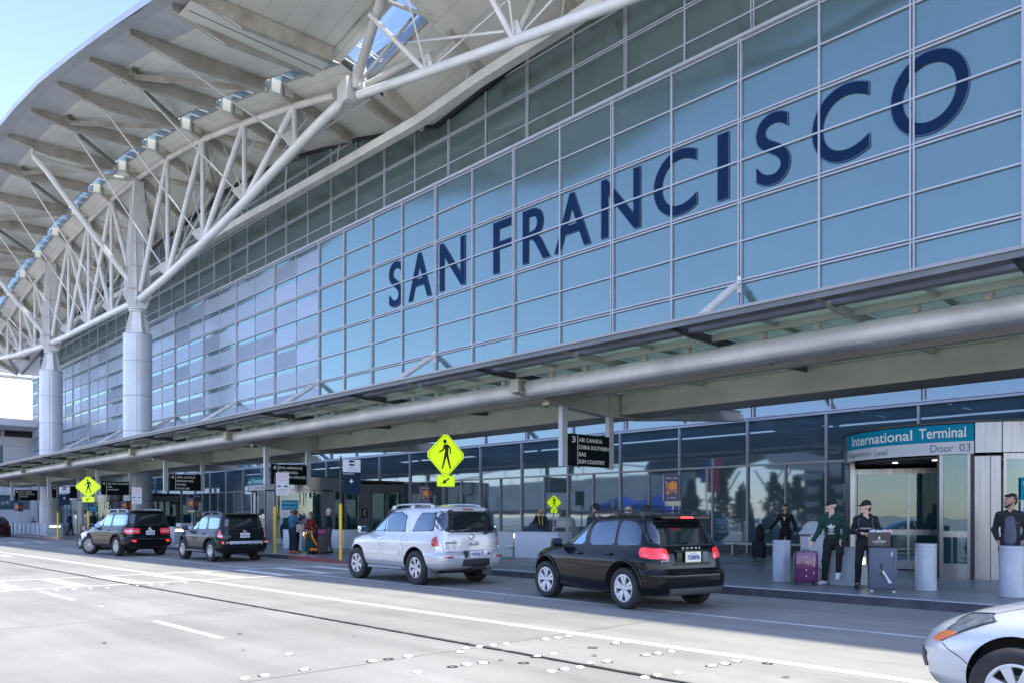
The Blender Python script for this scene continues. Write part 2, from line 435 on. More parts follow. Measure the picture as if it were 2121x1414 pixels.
for i, (x, y) in enumerate(rings):
    mb = MB(); n = 22; vs = []
    for t in range(n):
        a = 2*PI*t/n; r0 = .036*(1+random.uniform(-.1, .1)); r1 = .062*(1+random.uniform(-.1, .1))
        vs += [(x+r0*math.cos(a), y+r0*math.sin(a), .006), (x+r1*math.cos(a), y+r1*math.sin(a), .006)]
    mb.add(vs, [(2*t, 2*t+1, (2*t+3) % (2*n), (2*t+2) % (2*n)) for t in range(n)])
    mb.build('road_tar_ring', TAR).__setitem__('kind', 'structure')
# small stains and chips
mb = MB()
for i in range(70):
    x = random.uniform(-40, 2); y = random.uniform(3, 14); r = random.uniform(.008, .03)
    n = 7; mb.add([(x+2*r*random.uniform(.6, 1.3)*math.cos(2*PI*k/n), y+r*random.uniform(.6, 1.3)*math.sin(2*PI*k/n), .0162) for k in range(n)], [tuple(range(n))])
mb.build('road_spots', mat('oil_spots', (.13,.125,.115), .7)).__setitem__('kind', 'structure')

# ================================================================== terminal building
X0, MOD = -6.78, 3.194
def XN(n): return X0-MOD*n
YF, YU, YL = 28.0, 28.95, 28.55
ZR = 3.15; ZB = 10.75
GL = glass_mat('facade_glass', (.085,.135,.15), (.53,.72,.74), .22, .13, .0018, .45, var=.22, f1=.62)
GLU = glass_mat('facade_glass_upper', (.10,.138,.135), (.50,.62,.66), .16, .10, .0015, .5, var=.25, f1=.5)
GLL = glass_mat('street_glass', (.06,.105,.14), (.48,.63,.78), .21, .03, .0022, .6, var=.35, f1=.6)
FRIT = glass_mat('fritted_glass', (.31,.355,.43), (.55,.66,.80), .10, .25, .001, .5, var=.05, f1=.22)
FRIT2 = glass_mat('fritted_glass_pale', (.345,.395,.475), (.55,.68,.85), .12, .22, .001, .5, var=.05, f1=.24)
FRIT3 = glass_mat('fritted_glass_grey', (.235,.265,.32), (.5,.6,.75), .09, .28, .001, .5, var=.05, f1=.2)
term = thing('terminal_building', (-40, 28, 0), 'long blue glass terminal building with large dark letters across its wall', 'building')
def pane(mb, x0, x1, y, z0, z1, m=0, tilt=.0016):
    a, b = random.uniform(-tilt, tilt), random.uniform(-tilt, tilt)*.5
    mb.quad((x0, y-a, z0), (x1, y+a, z0), (x1, y+a+b, z1), (x0, y-a+b, z1), m)
NB = 37
for n in range(-4, NB):                       # main wall, one bay at a time (bay n lies between XN(n+1) and XN(n))
    x0, x1 = XN(n+1), XN(n)
    mb = MB(); fr = MB()
    frit = n >= 13
    zs = [ZB-ZR+i*ZR/2 for i in range(0, 9)]   # 7.6 .. 20.2
    for z0, z1 in zip(zs, zs[1:]):
        pane(mb, x0, x1, YF, z0, z1)
        if frit:
            k = random.choice((1, 1, 1, 2, 2, 3)); zt = z0+(z1-z0)*.76
            mb.box(x0+.02, x1-.02, YF-.012, YF-.004, z0+.02, zt, k)
    dbl = (n % 2 == 1)
    wv = .05
    if dbl:
        for d in (-.055, .055): fr.box(x1+d-.026, x1+d+.026, YF-.10, YF+.02, 6.6, 20.25)
        fr.box(x1-.025, x1+.025, YF-.06, YF+.03, 6.6, 20.25, 1)
    else:
        e_ = .020 if frit else .035; fr.box(x1-e_, x1+e_, YF-(.05 if frit else .10), YF+.02, 6.6, 20.25)
    for i, z in enumerate(zs):
        if i % 2 == 0:
            for d in (-.06, .06): fr.box(x0, x1, YF-.085, YF+.02, z+d-.03, z+d+.03)
            fr.box(x0, x1, YF-.05, YF+.03, z-.025, z+.025, 1)
        else:
            fr.box(x0, x1, YF-.085, YF+.02, z-.032, z+.032)
    g = mb.build('glass_bay', [GL, FRIT, FRIT2, FRIT3], term, sm=0)
    fr.build('mullion_frame', [MULL, GROOVE], g, sm=0)
# ledge where the upper wall steps back
MB().box(XN(NB), XN(-4), YF+.02, YU+.1, 20.1, 20.25).box(XN(NB), XN(-4), YF-.14, YF+.02, 20.255, 20.38).build('wall_ledge', MULL, term, sm=0)
def z_in(x):      # underside of the roof where it meets the wall
    if x > -15.3: x = -30.6-x
    return float(np.interp(x, [-135,-128,-100,-86,-74.4,-67.4,-61.5,-53.2,-48.3,-41.8,-35.5,-30.3,-26,-15.3], [22.5,23.6,27.2,28.0,28.4,28.9,28.9,27.9,27.0,25.8,23.95,25.3,25.4,25.9]))
for n in range(-4, NB):                       # set-back upper wall
    x0, x1 = XN(n+1)*1.0, XN(n)*1.0
    mb = MB(); fr = MB()
    for i in range(0, 7):
        z0 = 20.2+i*ZR/2; z1 = z0+ZR/2
        pane(mb, x0, x1, YU, z0, z1)
        if i % 2 == 1: 
            for d in (-.06, .06): fr.box(x0, x1, YU-.07, YU+.02, z1+d-.03, z1+d+.03)
        else: fr.box(x0, x1, YU-.07, YU+.02, z1-.035, z1+.035)
    if n % 2 == 1:
        for d in (-.055, .055): fr.box(x1+d-.026, x1+d+.026, YU-.09, YU+.02, 20.2, 31)
    else: fr.box(x1-.035, x1+.035, YU-.09, YU+.02, 20.2, 31)
    g = mb.build('glass_bay', GLU, term, sm=0)
    fr.build('mullion_frame', MULL, g, sm=0)
# street-level glazing
for n in range(-4, NB):
    x0, x1 = XN(n+1), XN(n); xm = (x0+x1)/2
    mb = MB(); fr = MB()
    if True:
        for a, b in ((x0, xm), (xm, x1)): pane(mb, a, b, YL, .45, 3.62, tilt=.006)
    pane(mb, x0, x1, YL, 3.62, 5.36, tilt=.006)
    pane(mb, x0, x1, YL+.35, 5.5, 7.6, tilt=.006)
    mb.box(x0, x1, YL-.05, YL+.1, .15, .45, 1)
    fr.box(x1-.035, x1+.035, YL-.1, YL+.02, .15, 5.4)
    fr.box(xm-.025, xm+.025, YL-.08, YL+.02, .15, 3.62)
    fr.box(x0, x1, YL-.08, YL+.02, 3.585, 3.655)
    fr.box(x0, x1, YL-.12, YL+.3, 5.36, 5.44); fr.box(x0, x1, YL-.06, YL+.34, 5.47, 5.52)
    for d in ((-.055, .055) if n % 2 else (0,)): fr.box(x1+d-.026, x1+d+.026, YL+.25, YL+.36, 5.5, 7.6)
    g = mb.build('glass_bay', [GLL, DARKM], term, sm=0)
    fr.build('mullion_frame', MULL, g, sm=0)
MB().box(XN(NB), XN(-4), YF, YL+.36, 6.55, 6.6).box(XN(NB), XN(-4), YF-.02, YF+.05, 6.6, 7.6).build('wall_band', MULL, term, sm=0)
INNER = mat('building_core', (.05,.06,.07), .8)
MB().box(XN(NB), XN(-4), 29.4, 75, .05, 19.9).box(XN(NB)+.2, XN(-4)-.2, 29.6, 75, 19.9, 23).build('building_core', INNER, term, sm=0)
MB().box(XN(NB), XN(NB)+.3, YF+.05, 29.4, .1, 20.0).build('end_wall', CLAD, term, sm=0)
# the letters
LET = glass_mat('letter_film', (.006,.018,.05), (.09,.15,.26), .08, .10, 0, 1, f1=.28)
LETE = mat('letter_edge', (.045,.09,.20), .5)
letters = [('S',-40.05,-38.76),('A',-38.09,-35.97),('N',-35.14,-33.0),('F',-30.67,-29.32),('R',-28.48,-26.65),('A',-26.3,-24.07),('N',-23.38,-21.23),
           ('C',-20.46,-18.36),('I',-17.35,-16.89),('S',-15.66,-14.32),('C',-13.42,-11.4),('O',-10.65,-8.28)]
for ch, a, b in letters:
    mb = MB()
    r_ = 'S' if ch == 'S' else ch
    zt = 14.20 - (.04 if ch in 'SCO' else 0); hh = 2.60+(.08 if ch in 'SCO' else 0)
    put_text(mb, ch, (a-.04, YF-.045, zt-.04), (1,0,0), (0,0,1), 3, width=(b-a)+.08, height=hh+.08, m=1, bold=.03, depth=.004, ru=14)
    put_text(mb, ch, (a, YF-.055, zt), (1,0,0), (0,0,1), 3, width=b-a, height=hh, m=0, bold=.015, depth=.004, ru=14)
    mb.build('letter', [LET, LETE], term, sm=0)
# ================================================================== street canopy
BX = [XN(n) for n in (-3, 3, 9, 13, 17, 21, 25, 29)]
can = thing('street_canopy', (-40, 21, 4.8), 'long low steel and glass canopy over the pavement along the terminal front', 'canopy')
GCAN = glass_mat('canopy_glass', (.80,.90,.68), (.8,.9,.85), .03, .03, 0, 1, clear=.16, trans=(.9,1,.8))
CX0, CX1 = XN(31), XN(-4)
PUR0 = mat('canopy_purlin', (.36,.38,.33), .5, .2, .15, 1)
GSLOT = glass_mat('canopy_clear_glass', (.5,.55,.5), (.9,.95,.9), .05, .03, 0, 1, clear=.9)
for n in range(-4, 31):
    a, b = XN(n+1), XN(n); mb = MB()
    cl = MB(); cl.box(a+.28, b-.28, 14.62, 14.82, 5.715, 5.722); cl.build('clear_slot', GSLOT, can, sm=0)
    for ya, yb in ((15.02, 16.9), (16.95, 18.9), (18.95, 20.45), (22.0, 24.2), (24.25, 26.4)):
        mb.box(a+.03, b-.03, ya, yb, 5.715, 5.73)
    mb.build('glass_panel', GCAN, can, sm=0)
    xm_ = (a+b)/2; MB().box(xm_-.025, xm_+.025, 14.85, 20.4, 5.62, 5.71).build('glazing_bar', PUR0, can, sm=0)
mb = MB(); mb.box(CX0, CX1, 14.2, 14.62, 5.64, 5.70).box(CX0, CX1, 14.17, 14.21, 5.60, 5.78).box(CX0, CX1, 14.82, 15.02, 5.60, 5.70)
mb.build('edge_plate', mat('canopy_edge_plate', (.16,.165,.175), .5, .3, .15, .7), can, sm=0)
MB().box(CX0, CX1, 14.13, 14.17, 5.71, 5.77).build('edge_trim', mat('edge_trim_grey', (.30,.30,.31), .5, .2), can, sm=0)
# half-round gutter in lengths between the cantilever beams
for a, b in zip(BX[1:], BX[:-1]):
    mb = MB(); pr = [(16.62, 5.05), (16.16, 5.05), (16.05, 5.09), (16.00, 5.17), (15.98, 5.34), (16.02, 5.44), (16.12, 5.50), (16.3, 5.52), (16.62, 5.52)]
    mb.prism([(a+.12, y, z) for y, z in pr], (b-a-.24, 0, 0)); mb.build('gutter', GUTTER, can, sm=50)
mb = MB(); mb.box(CX0, CX1, 18.55, 18.75, 5.30, 5.70).box(CX0, CX1, 16.62, 18.55, 5.60, 5.64)
mb.build('soffit_rail', STEELD, can, sm=0)
for x in BX[:]:   # gaps for nothing: the girder runs in lengths between the beams
    pass
for a, b in zip(BX[1:], BX[:-1]):
    mb = MB(); mb.box(a+.09, b-.09, 20.45, 21.85, 4.94, 5.60).box(a+.09, b-.09, 20.41, 21.89, 4.90, 4.94).box(a+.09, b-.09, 20.41, 21.89, 5.60, 5.64)
    mb.build('box_girder', STEELD, can, sm=0)
PUR = mat('canopy_purlin', (.36,.38,.33), .5, .2, .15, 1)
for y in (15.75, 17.6, 23.2, 25.3):
    MB().box(CX0, CX1, y, y+.07, 5.56, 5.70).build('purlin', PUR, can, sm=0)
for n in range(-4, 32):
    x = XN(n); mb = MB()
    mb.prism([(x-.03, 14.19, 5.69), (x-.03, 14.19, 5.60), (x-.03, 15.0, 5.52), (x-.03, 16.2, 5.5), (x-.03, 18.6, 5.42), (x-.03, 20.4, 5.46), (x-.03, 20.4, 5.705), (x-.03, 14.3, 5.705)], (.06, 0, 0))
    mb.build('rafter', DARKM if n % 2 else PUR, can, sm=0)
for n in range(-3, 20):
    for d in (.85, 2.1):
        x = XN(n)-d; mb = MB(); mb.box(x-.07, x+.07, 16.08, 16.18, 5.44, 5.71).box(x-.05, x+.05, 16.05, 16.08, 5.48, 5.56)
        mb.build('gutter_bracket', STEELD, can, sm=0)
for x in BX:
    mb = MB()
    web = [(15.75,5.16),(17.7,4.93),(19.9,4.80),(21.6,4.83),(23.5,5.0),(27.9,5.33),(27.9,5.70),(21.9,5.62),(15.75,5.50)]
    mb.prism([(x-.045, y, z) for y, z in web], (.09, 0, 0))
    for p, q in zip(web[:5], web[1:6]): mb.bar((x, p[0], p[1]), (x, q[0], q[1]), .34, .04, (0,0,1))
    mb.bar((x, 15.75, 5.5), (x, 27.9, 5.7), .3, .04)
    mb.box(x-.16, x+.16, 15.7, 15.76, 5.14, 5.52)
    for y in (17.0, 19.9, 22.2, 24.8): mb.box(x-.13, x+.13, y, y+.03, 4.9 if y < 22 else 5.05, 5.6)
    mb.lathe([(0,-.10),(.10,-.10),(.10,.10),(0,.10)], (x, 28.0, 5.5), 12)
    mb.build('cantilever_beam', STEELD, can, sm=30)
    mb = MB(); mb.tube((x, 20.6, 5.85), (x, 27.45, 10.42), .155, n=16)
    mb.prism([(x-.03, 27.35, 10.2), (x-.03, 27.95, 10.55), (x-.03, 27.95, 10.85), (x-.03, 27.2, 10.45)], (.06, 0, 0))
    mb.tube((x-.09, 27.8, 10.66), (x+.09, 27.8, 10.66), .09)
    mb.box(x-.08, x+.08, 27.86, 27.95, 10.3, 10.95)
    mb.build('wall_strut', WHITE, can, sm=40)

# ================================================================== great roof
TY = 24.3; ND = 6.92
def ND_X(k): return -72.6+ND*k
def mir(x): return -30.6-x if x > -15.3 else x
def z_out(x):
    x = mir(x)
    return float(np.interp(x, [-140,-128,-115,-108,-101.4,-93,-86,-79.5,-72.6,-65.7,-58.7,-51.8,-44.9,-38.3,-31,-24,-15.3], [24.8,26.6,29.0,29.8,30.5,31.3,31.6,31.7,31.6,31.1,30.25,29.0,27.6,26.0,27.3,28.6,29.4]))
def z_mid(x):
    return z_out(x)+.35
EDGE_Y = 13.5
def zr(x, y):
    if y <= 14.6: return z_out(x) - .55*(14.6-y)/1.1 + (.12 if y < 13.6 else 0)*0
    if y <= TY: return z_out(x)+.35*(y-14.6)/(TY-14.6)
    a = z_mid(x); b = z_in(x)
    if y <= 28.95: return a+(b-a)*((y-TY)/(28.95-TY))
    return b
roof = thing('terminal_roof', (-40, 20, 28), 'great curved overhanging roof with pale panelled underside above the glass wall', 'roof')
def panel_mat(name, c, seam, axis, step, var=.16):
    m = mat(name, c, .5, 0, var, .35)
    N = m.node_tree.nodes; L = m.node_tree.links; b = N['Principled BSDF']
    tc = N.new('ShaderNodeTexCoord'); sx = N.new('ShaderNodeSeparateXYZ'); L.new(tc.outputs['Object'], sx.inputs[0])
    mo = N.new('ShaderNodeMath'); mo.operation = 'MODULO'; ad = N.new('ShaderNodeMath'); ad.operation = 'ADD'; ad.inputs[1].default_value = 1000
    L.new(sx.outputs[axis], ad.inputs[0]); L.new(ad.outputs[0], mo.inputs[0]); mo.inputs[1].default_value = step
    lt = N.new('ShaderNodeMath'); lt.operation = 'LESS_THAN'; lt.inputs[1].default_value = .025; L.new(mo.outputs[0], lt.inputs[0])
    mx = N.new('ShaderNodeMix'); mx.data_type = 'RGBA'; mx.inputs[7].default_value = (*seam, 1)
    src = b.inputs['Base Color'].links[0].from_socket
    L.new(lt.outputs[0], mx.inputs[0]); L.new(src, mx.inputs[6]); L.new(mx.outputs[2], b.inputs['Base Color'])
    return m
SOF = panel_mat('soffit_cream_panels', (.77,.755,.70), (.42,.41,.38), 1, 1.15)
SOFX = panel_mat('soffit_grey_panels', (.50,.51,.54), (.28,.28,.30), 0, 3.46)
NOSE = panel_mat('nose_panels', (.60,.61,.64), (.33,.33,.35), 0, 3.46)
kx = [ND_X(k) for k in range(-9, 5)] + [-38.0, -36.6, -32.2, -28.5, -25.3, -19.0, -11.6, -5.3, 1.0, 7.4] + [7.4+ND*k for k in range(1, 9)]
kx = sorted(set(round(x, 3) for x in kx))
SK0, SK1 = 22.35, 23.35
def band(name, ys, m, x_of=None, holes=None):
    for a, b in zip(kx, kx[1:]):
        mb = MB(); sub = 3
        for i in range(sub):
            xa = a+(b-a)*i/sub; xb = a+(b-a)*(i+1)/sub
            for y0, y1 in zip(ys, ys[1:]):
                mb.quad((xa,y0,zr(xa,y0)),(xb,y0,zr(xb,y0)),(xb,y1,zr(xb,y1)),(xa,y1,zr(xa,y1)))
        mb.build(name, m, roof, sm=60, weld=True)
band('nose_panel', [EDGE_Y, 14.05, 14.6], NOSE)
band('soffit_strip', [14.6, 16.55], SOFX)
band('soffit_panel', [16.55, 19.5, SK0], SOF)
# inner part and top skin, one mesh each
mb = MB()
for a, b in zip(kx, kx[1:]):
    cen = -38.2 < a < -33
    y1 = 25.1 if cen else SK1
    mb.quad((a,y1,zr(a,y1)),(b,y1,zr(b,y1)),(b,28.95,zr(b,28.95)),(a,28.95,zr(a,28.95)))
    mb.quad((a,28.95,zr(a,28.95)),(b,28.95,zr(b,28.95)),(b,60,zr(b,28.95)+1),(a,60,zr(a,28.95)+1))
mb.build('inner_soffit', SOF, roof, sm=60, weld=True)
TH = .75
mb = MB()
for a, b in zip(kx, kx[1:]):
    cen = -38.2 < a < -33
    y1 = 25.1 if cen else SK1
    def t(x, y): return zr(x, y)+TH
    nz = lambda x: z_out(x)-.55+.28
    mb.quad((a,EDGE_Y,zr(a,EDGE_Y)),(b,EDGE_Y,zr(b,EDGE_Y)),(b,EDGE_Y-.06,nz(b)),(a,EDGE_Y-.06,nz(a)))
    mb.quad((a,EDGE_Y-.06,nz(a)),(b,EDGE_Y-.06,nz(b)),(b,14.6,t(b,14.6)),(a,14.6,t(a,14.6)))
    mb.quad((a,14.6,t(a,14.6)),(b,14.6,t(b,14.6)),(b,SK0,t(b,SK0)),(a,SK0,t(a,SK0)))
    mb.quad((a,y1,t(a,y1)),(b,y1,t(b,y1)),(b,28.95,t(b,28.95)),(a,28.95,t(a,28.95)))
    mb.quad((a,28.95,t(a,28.95)),(b,28.95,t(b,28.95)),(b,60,t(b,28.95)+1),(a,60,t(a,28.95)+1))
    mb.quad((a,SK0,zr(a,SK0)),(b,SK0,zr(b,SK0)),(b,SK0,t(b,SK0)),(a,SK0,t(a,SK0)))
    mb.quad((a,y1,zr(a,y1)),(b,y1,zr(b,y1)),(b,y1,t(b,y1)),(a,y1,t(a,y1)))
mb.build('roof_shell', mat('roof_edge_metal', (.42,.44,.47), .4, .3, .1, .4), roof, sm=40, weld=True)
# dark closure line between soffit and glass
mb = MB()
for a, b in zip(kx, kx[1:]):
    mb.quad((a,28.72,z_in(a)-.12),(b,28.72,z_in(b)-.12),(b,28.72,z_in(b)+.35),(a,28.72,z_in(a)+.35))
    mb.quad((a,28.72,z_in(a)-.12),(b,28.72,z_in(b)-.12),(b,28.94,z_in(b)-.12),(a,28.94,z_in(a)-.12))
mb.build('wall_closure', BLACKM, roof, sm=0)
# skylight glass over the slots, framed
GSKY = glass_mat('skylight_glass', (.10,.20,.25), (.6,.8,.9), .12, .02, 0, 1, clear=.45)
GSKYC = glass_mat('skylight_glass_clear', (.08,.16,.2), (.6,.8,.9), .06, .02, 0, 1, clear=.85)
for a, b in zip(kx, kx[1:]):
    cen = -38.2 < a < -33; y1 = 25.1 if cen else SK1
    mb = MB(); n = 1 if cen else 4; dz = .35 if cen else .06; y0_ = 23.3 if cen else SK0
    if cen: mb.quad((a,SK0,zr(a,SK0)),(b,SK0,zr(b,SK0)),(b,y0_,zr(b,y0_)),(a,y0_,zr(a,y0_)),3)
    mb.quad((a+.1,y0_,zr(a,y0_)+dz),(b-.1,y0_,zr(b,y0_)+dz),(b-.1,y1,zr(b,y1)+dz),(a+.1,y1,zr(a,y1)+dz))
    for i in range(0, n+1):
        x = a+.1+(b-a-.2)*i/n; mb.bar((x,y0_,zr(x,y0_)+dz-.03),(x,y1,zr(x,y1)+dz-.03), .06, .05, m=1)
    mb.bar((a,SK0+.04,zr(a,SK0)+.02),(b,SK0+.04,zr(b,SK0)+.02), .08, .12, m=2)
    mb.bar((a,y1-.04,zr(a,y1)+.02),(b,y1-.04,zr(b,y1)+.02), .08, .12, m=2)
    mb.build('skylight', [GSKYC if cen else GSKY, OFFWHITE, RIBM, SOF], roof, sm=0)
# ribs
BOXM = mat('cream_junction_box', (.66,.68,.62), .5)
SPR = mat('spring_dark', (.16,.15,.14), .6)
ribx = [x for x in kx if -136 < x < -38.5] + [-39.0, -37.2, -31.6, -25.3, -19.0, -11.6]
for i, x in enumerate(sorted(ribx)):
    top = lambda y: zr(x, max(14.55, y))-.02
    mb = MB(); ys = [14.6, 15.4, 16.3, 17.3, 18.4, 20.5, SK0-.1]; dp = [.30, .46, .66, .86, .84, .80, .78]
    w = .17
    for y0, y1, d0, d1 in zip(ys, ys[1:], dp, dp[1:]):
        A = [(x-w,y0,top(y0)-d0),(x+w,y0,top(y0)-d0),(x+w,y0,top(y0)),(x-w,y0,top(y0))]
        B = [(x-w,y1,top(y1)-d1),(x+w,y1,top(y1)-d1),(x+w,y1,top(y1)),(x-w,y1,top(y1))]
        mb.add(A+B, [(0,1,5,4),(1,2,6,5),(2,3,7,6),(3,0,4,7)])
    mb.quad((x-w,14.6,top(14.6)-.30),(x+w,14.6,top(14.6)-.30),(x+w,14.6,top(14.6)),(x-w,14.6,top(14.6)))
    mb.quad((x-w,ys[-1],top(ys[-1])-.78),(x+w,ys[-1],top(ys[-1])-.78),(x+w,ys[-1],top(ys[-1])),(x-w,ys[-1],top(ys[-1])))
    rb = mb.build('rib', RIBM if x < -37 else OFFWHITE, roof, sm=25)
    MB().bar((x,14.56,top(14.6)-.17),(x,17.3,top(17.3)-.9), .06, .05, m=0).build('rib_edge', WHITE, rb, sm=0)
    # inner rib from the skylight down towards the wall
    mb = MB(); y0, y1 = (SK1+.1 if x < -39.5 else 25.7), 28.3
    mb.prism([(x-w, y0, zr(x,y0)-.03), (x-w, y1, zr(x,y1)-.03), (x-w, y1, zr(x,y1)-.72), (x-w, y0, zr(x,y0)-.82)], (2*w, 0, 0))
    mb.build('inner_rib', RIBM, roof, sm=0)
def rod(parent, name, p, q, r, m, n=8):
    return MB().tube(p, q, r, n=n).build(name, m, parent, sm=50)
nod = [ND_X(k) for k in range(-9, 5)]
def z_top(x): return z_mid(x)-1.02     # centre of the top chord
for k in range(-9, 5):
    x = ND_X(k); spring = (k % 2 == 1)
    bz = zr(x, 23.6)
    mb = MB(); mb.rbox(x-.24, x+.24, 22.65, 23.4, bz-.72, bz+.1, .05).rbox(x-.26, x+.22, 23.55, 24.1, bz-.66, bz-.05, .05)
    mb.tube((x,23.9,bz-.6),(x,24.3,z_top(x)), .09)
    mb.build('junction_box', BOXM, roof, sm=30)
    if spring:
        mb = MB(); zt = zr(x, 16.9)
        for sg in (-1, 1):
            mb.box(x+sg*.17, x+sg*.62, 16.75, 17.1, zt-.42, zt-.12)
            mb.path([(x+sg*(.62+.02*j), 16.92+.13*math.cos(j*.9), zt-.27+.13*math.sin(j*.9)) for j in range(26)], .022, 5, m=1)
        mb.build('spring_joint', [RIBM, SPR], roof, sm=30)
        for sg in (-1, 1):
            x2 = x+sg*ND
            if x2 > -37.5 or x2 < -136: continue
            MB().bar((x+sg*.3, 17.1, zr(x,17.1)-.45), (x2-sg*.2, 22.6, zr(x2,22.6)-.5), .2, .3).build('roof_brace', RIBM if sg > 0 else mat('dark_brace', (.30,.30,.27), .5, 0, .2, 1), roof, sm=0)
            MB().bar((x+sg*.2, 28.1, zr(x,28.1)-.5), (x2-sg*.2, 24.4, zr(x2,24.4)-.5), .18, .28).build('roof_brace', RIBM, roof, sm=0)
# long panel between the twin ribs at the roof joint
xj = -38.1
MB().prism([(xj-.72,14.9,zr(xj,14.9)-.35),(xj-.72,22.2,zr(xj,22.2)-.7),(xj+.72,22.2,zr(xj,22.2)-.7),(xj+.72,14.9,zr(xj,14.9)-.35)], (0,0,.06)).build('joint_panel', CREAM, roof, sm=0)
MB().prism([(xj-.02,15.1,zr(xj,14.9)-.365),(xj-.02,22.2,zr(xj,22.2)-.715),(xj+.02,22.2,zr(xj,22.2)-.715),(xj+.02,15.1,zr(xj,14.9)-.365)], (0,0,.01)).build('joint_gap', BLACKM, roof, sm=0)
# gutter beam in front of the upper glass
gb = [(-137,24.0),(-110,24.2),(-78.2,24.3),(-59.2,24.28),(-44.8,24.0),(-36.1,23.9),(-30.8,24.22),(-25,24.34),(-15.3,24.9),(-5,24.34),(5,23.9),(40,24.2)]
mb = MB()
for (xa, za), (xb, zb) in zip(gb, gb[1:]):
    mb.prism([(xa,27.05,za-.26),(xa,27.5,za-.30),(xa,27.6,za+.22),(xa,27.0,za+.22)], (xb-xa,0,zb-za))
gbo = mb.build('gutter_beam', OFFWHITE, roof, sm=20)
mb = MB()
for x in [x for x in kx if x < 0]:
    mb.tube((x,27.3,float(np.interp(x,[g[0] for g in gb],[g[1] for g in gb]))+.2),(x,27.6,zr(x,27.6)-.3), .05)
mb.build('gutter_hanger', OFFWHITE, gbo, sm=40)

# ================================================================== trusses and columns
CHX = [-135,-125.6,-117,-112.5,-107.2,-100.3,-93.4,-86.4,-79.5,-72.6,-66.3,-59.2,-52.3,-45.9,-41,-38.1]
CHZ = [25.0,23.1,22.2,21.9,21.5,21.0,20.75,20.65,20.5,20.3,20.9,21.85,22.9,24.1,24.95,25.2]
def z_low(x): return float(np.interp(x, CHX, CHZ))
tr = thing('roof_truss', (-86, TY, 20.4), 'white tubular steel truss on the two big columns carrying the roof', 'truss')
# chords as smooth tubes
xs_ = np.linspace(-135, -38.6, 60)
MB().path([(x, TY, z_low(x) if x < -39 else 25.15) for x in xs_], .30, 16).build('lower_chord', WHITE, tr, sm=60)
xs_ = np.linspace(-135, -40.2, 60)
MB().path([(x, TY, z_top(x)) for x in xs_], .21, 14).build('top_chord', OFFWHITE, tr, sm=60)
for k in range(-8, 5):
    x = ND_X(k); zl, zt = z_low(x), z_top(x)
    if k in (-4, 0):
        continue
    if zt-zl > 1.6:
        rod(tr, 'post', (x, TY, zl), (x, TY, zt), .165, WHITE, 12)
    xa = ND_X(k+1); xb = ND_X(k-1)
    if k in (1, 2, 3) or k in (-3, -2):
        if z_top(xa)-z_low(xa) > .8: rod(tr, 'strut', (x, TY, zl), (xa, TY, z_top(xa)), .21, WHITE, 12)
    if k in (-1, -2, -5, -6, -7):
        rod(tr, 'strut', (x, TY, zl), (xb, TY, z_top(xb)), .21, WHITE, 12)
    # raking struts to the inner ribs
    rod(tr, 'raking_strut', (x, TY, zl), (x, 28.1, zr(x, 28.1)-.6), .15, OFFWHITE, 10)
    for sg in (-1, 1):
        x2 = ND_X(k+sg)
        rod(tr, 'tie_rod', (x+sg*.3, TY+.25, zl+.35), (x2-sg*.5, 25.6, zr(x2, 25.6)-.5), .045, WHITE, 6)
    # outer tie rod with clevis
    zp = zr(x, 17.35)-.95
    mb = MB(); mb.tube((x, 17.5, zp), (x, TY-.1, zl+.25), .06, n=8)
    mb.prism([(x-.03, 16.9, zp+.35), (x-.03, 17.75, zp+.30), (x-.03, 17.7, zp-.28), (x-.03, 17.45, zp-.22)], (.06,0,0))
    mb.tube((x-.08, 17.35, zp+.12), (x+.08, 17.35, zp+.12), .12, n=10)
    mb.prism([(x-.04, TY-.9, zl+.55), (x-.04, TY-.2, zl+1.15), (x-.04, TY+.1, zl+.2), (x-.04, TY-.1, zl-.1)], (.08,0,0))
    mb.build('tie_rod', WHITE, tr, sm=40)
    MB().tube((x,TY,zl),(x,TY,zl+.95),.20,n=12).build('node_collar', WHITE, tr, sm=40)
rod(tr, 'strut', (-71.9, TY, 21.0), (ND_X(1), TY, z_top(ND_X(1))), .21, WHITE, 12)
rod(tr, 'strut', (-73.3, TY, 21.0), (ND_X(-1), TY, z_top(ND_X(-1))), .21, WHITE, 12)
rod(tr, 'strut', (-99.6, TY, 21.7), (ND_X(-3), TY, z_top(ND_X(-3))), .21, WHITE, 12)
rod(tr, 'strut', (-101, TY, 21.7), (ND_X(-5), TY, z_top(ND_X(-5))), .21, WHITE, 12)
for xc in (ND_X(0), ND_X(-4)):      # big V brace at each column
    z0 = z_low(xc)
    mb = MB(); mb.path([(xc, 16.35, 30.45), (xc, 17.2, 29.6), (xc, 20.8, 25.2), (xc, 24.0, 21.5), (xc, 24.3, 20.9)], .24, 14)
    mb.build('v_brace', WHITE, tr, sm=60)
    mb = MB(); mb.path([(xc, 16.25, 30.5), (xc, 18.5, 30.25), (xc, 21.5, 30.35), (xc, 24.3, 30.8)], .19, 12).tube((xc,16.3,30.4),(xc,16.3,31.1),.12)
    mb.build('v_brace', OFFWHITE, tr, sm=60)
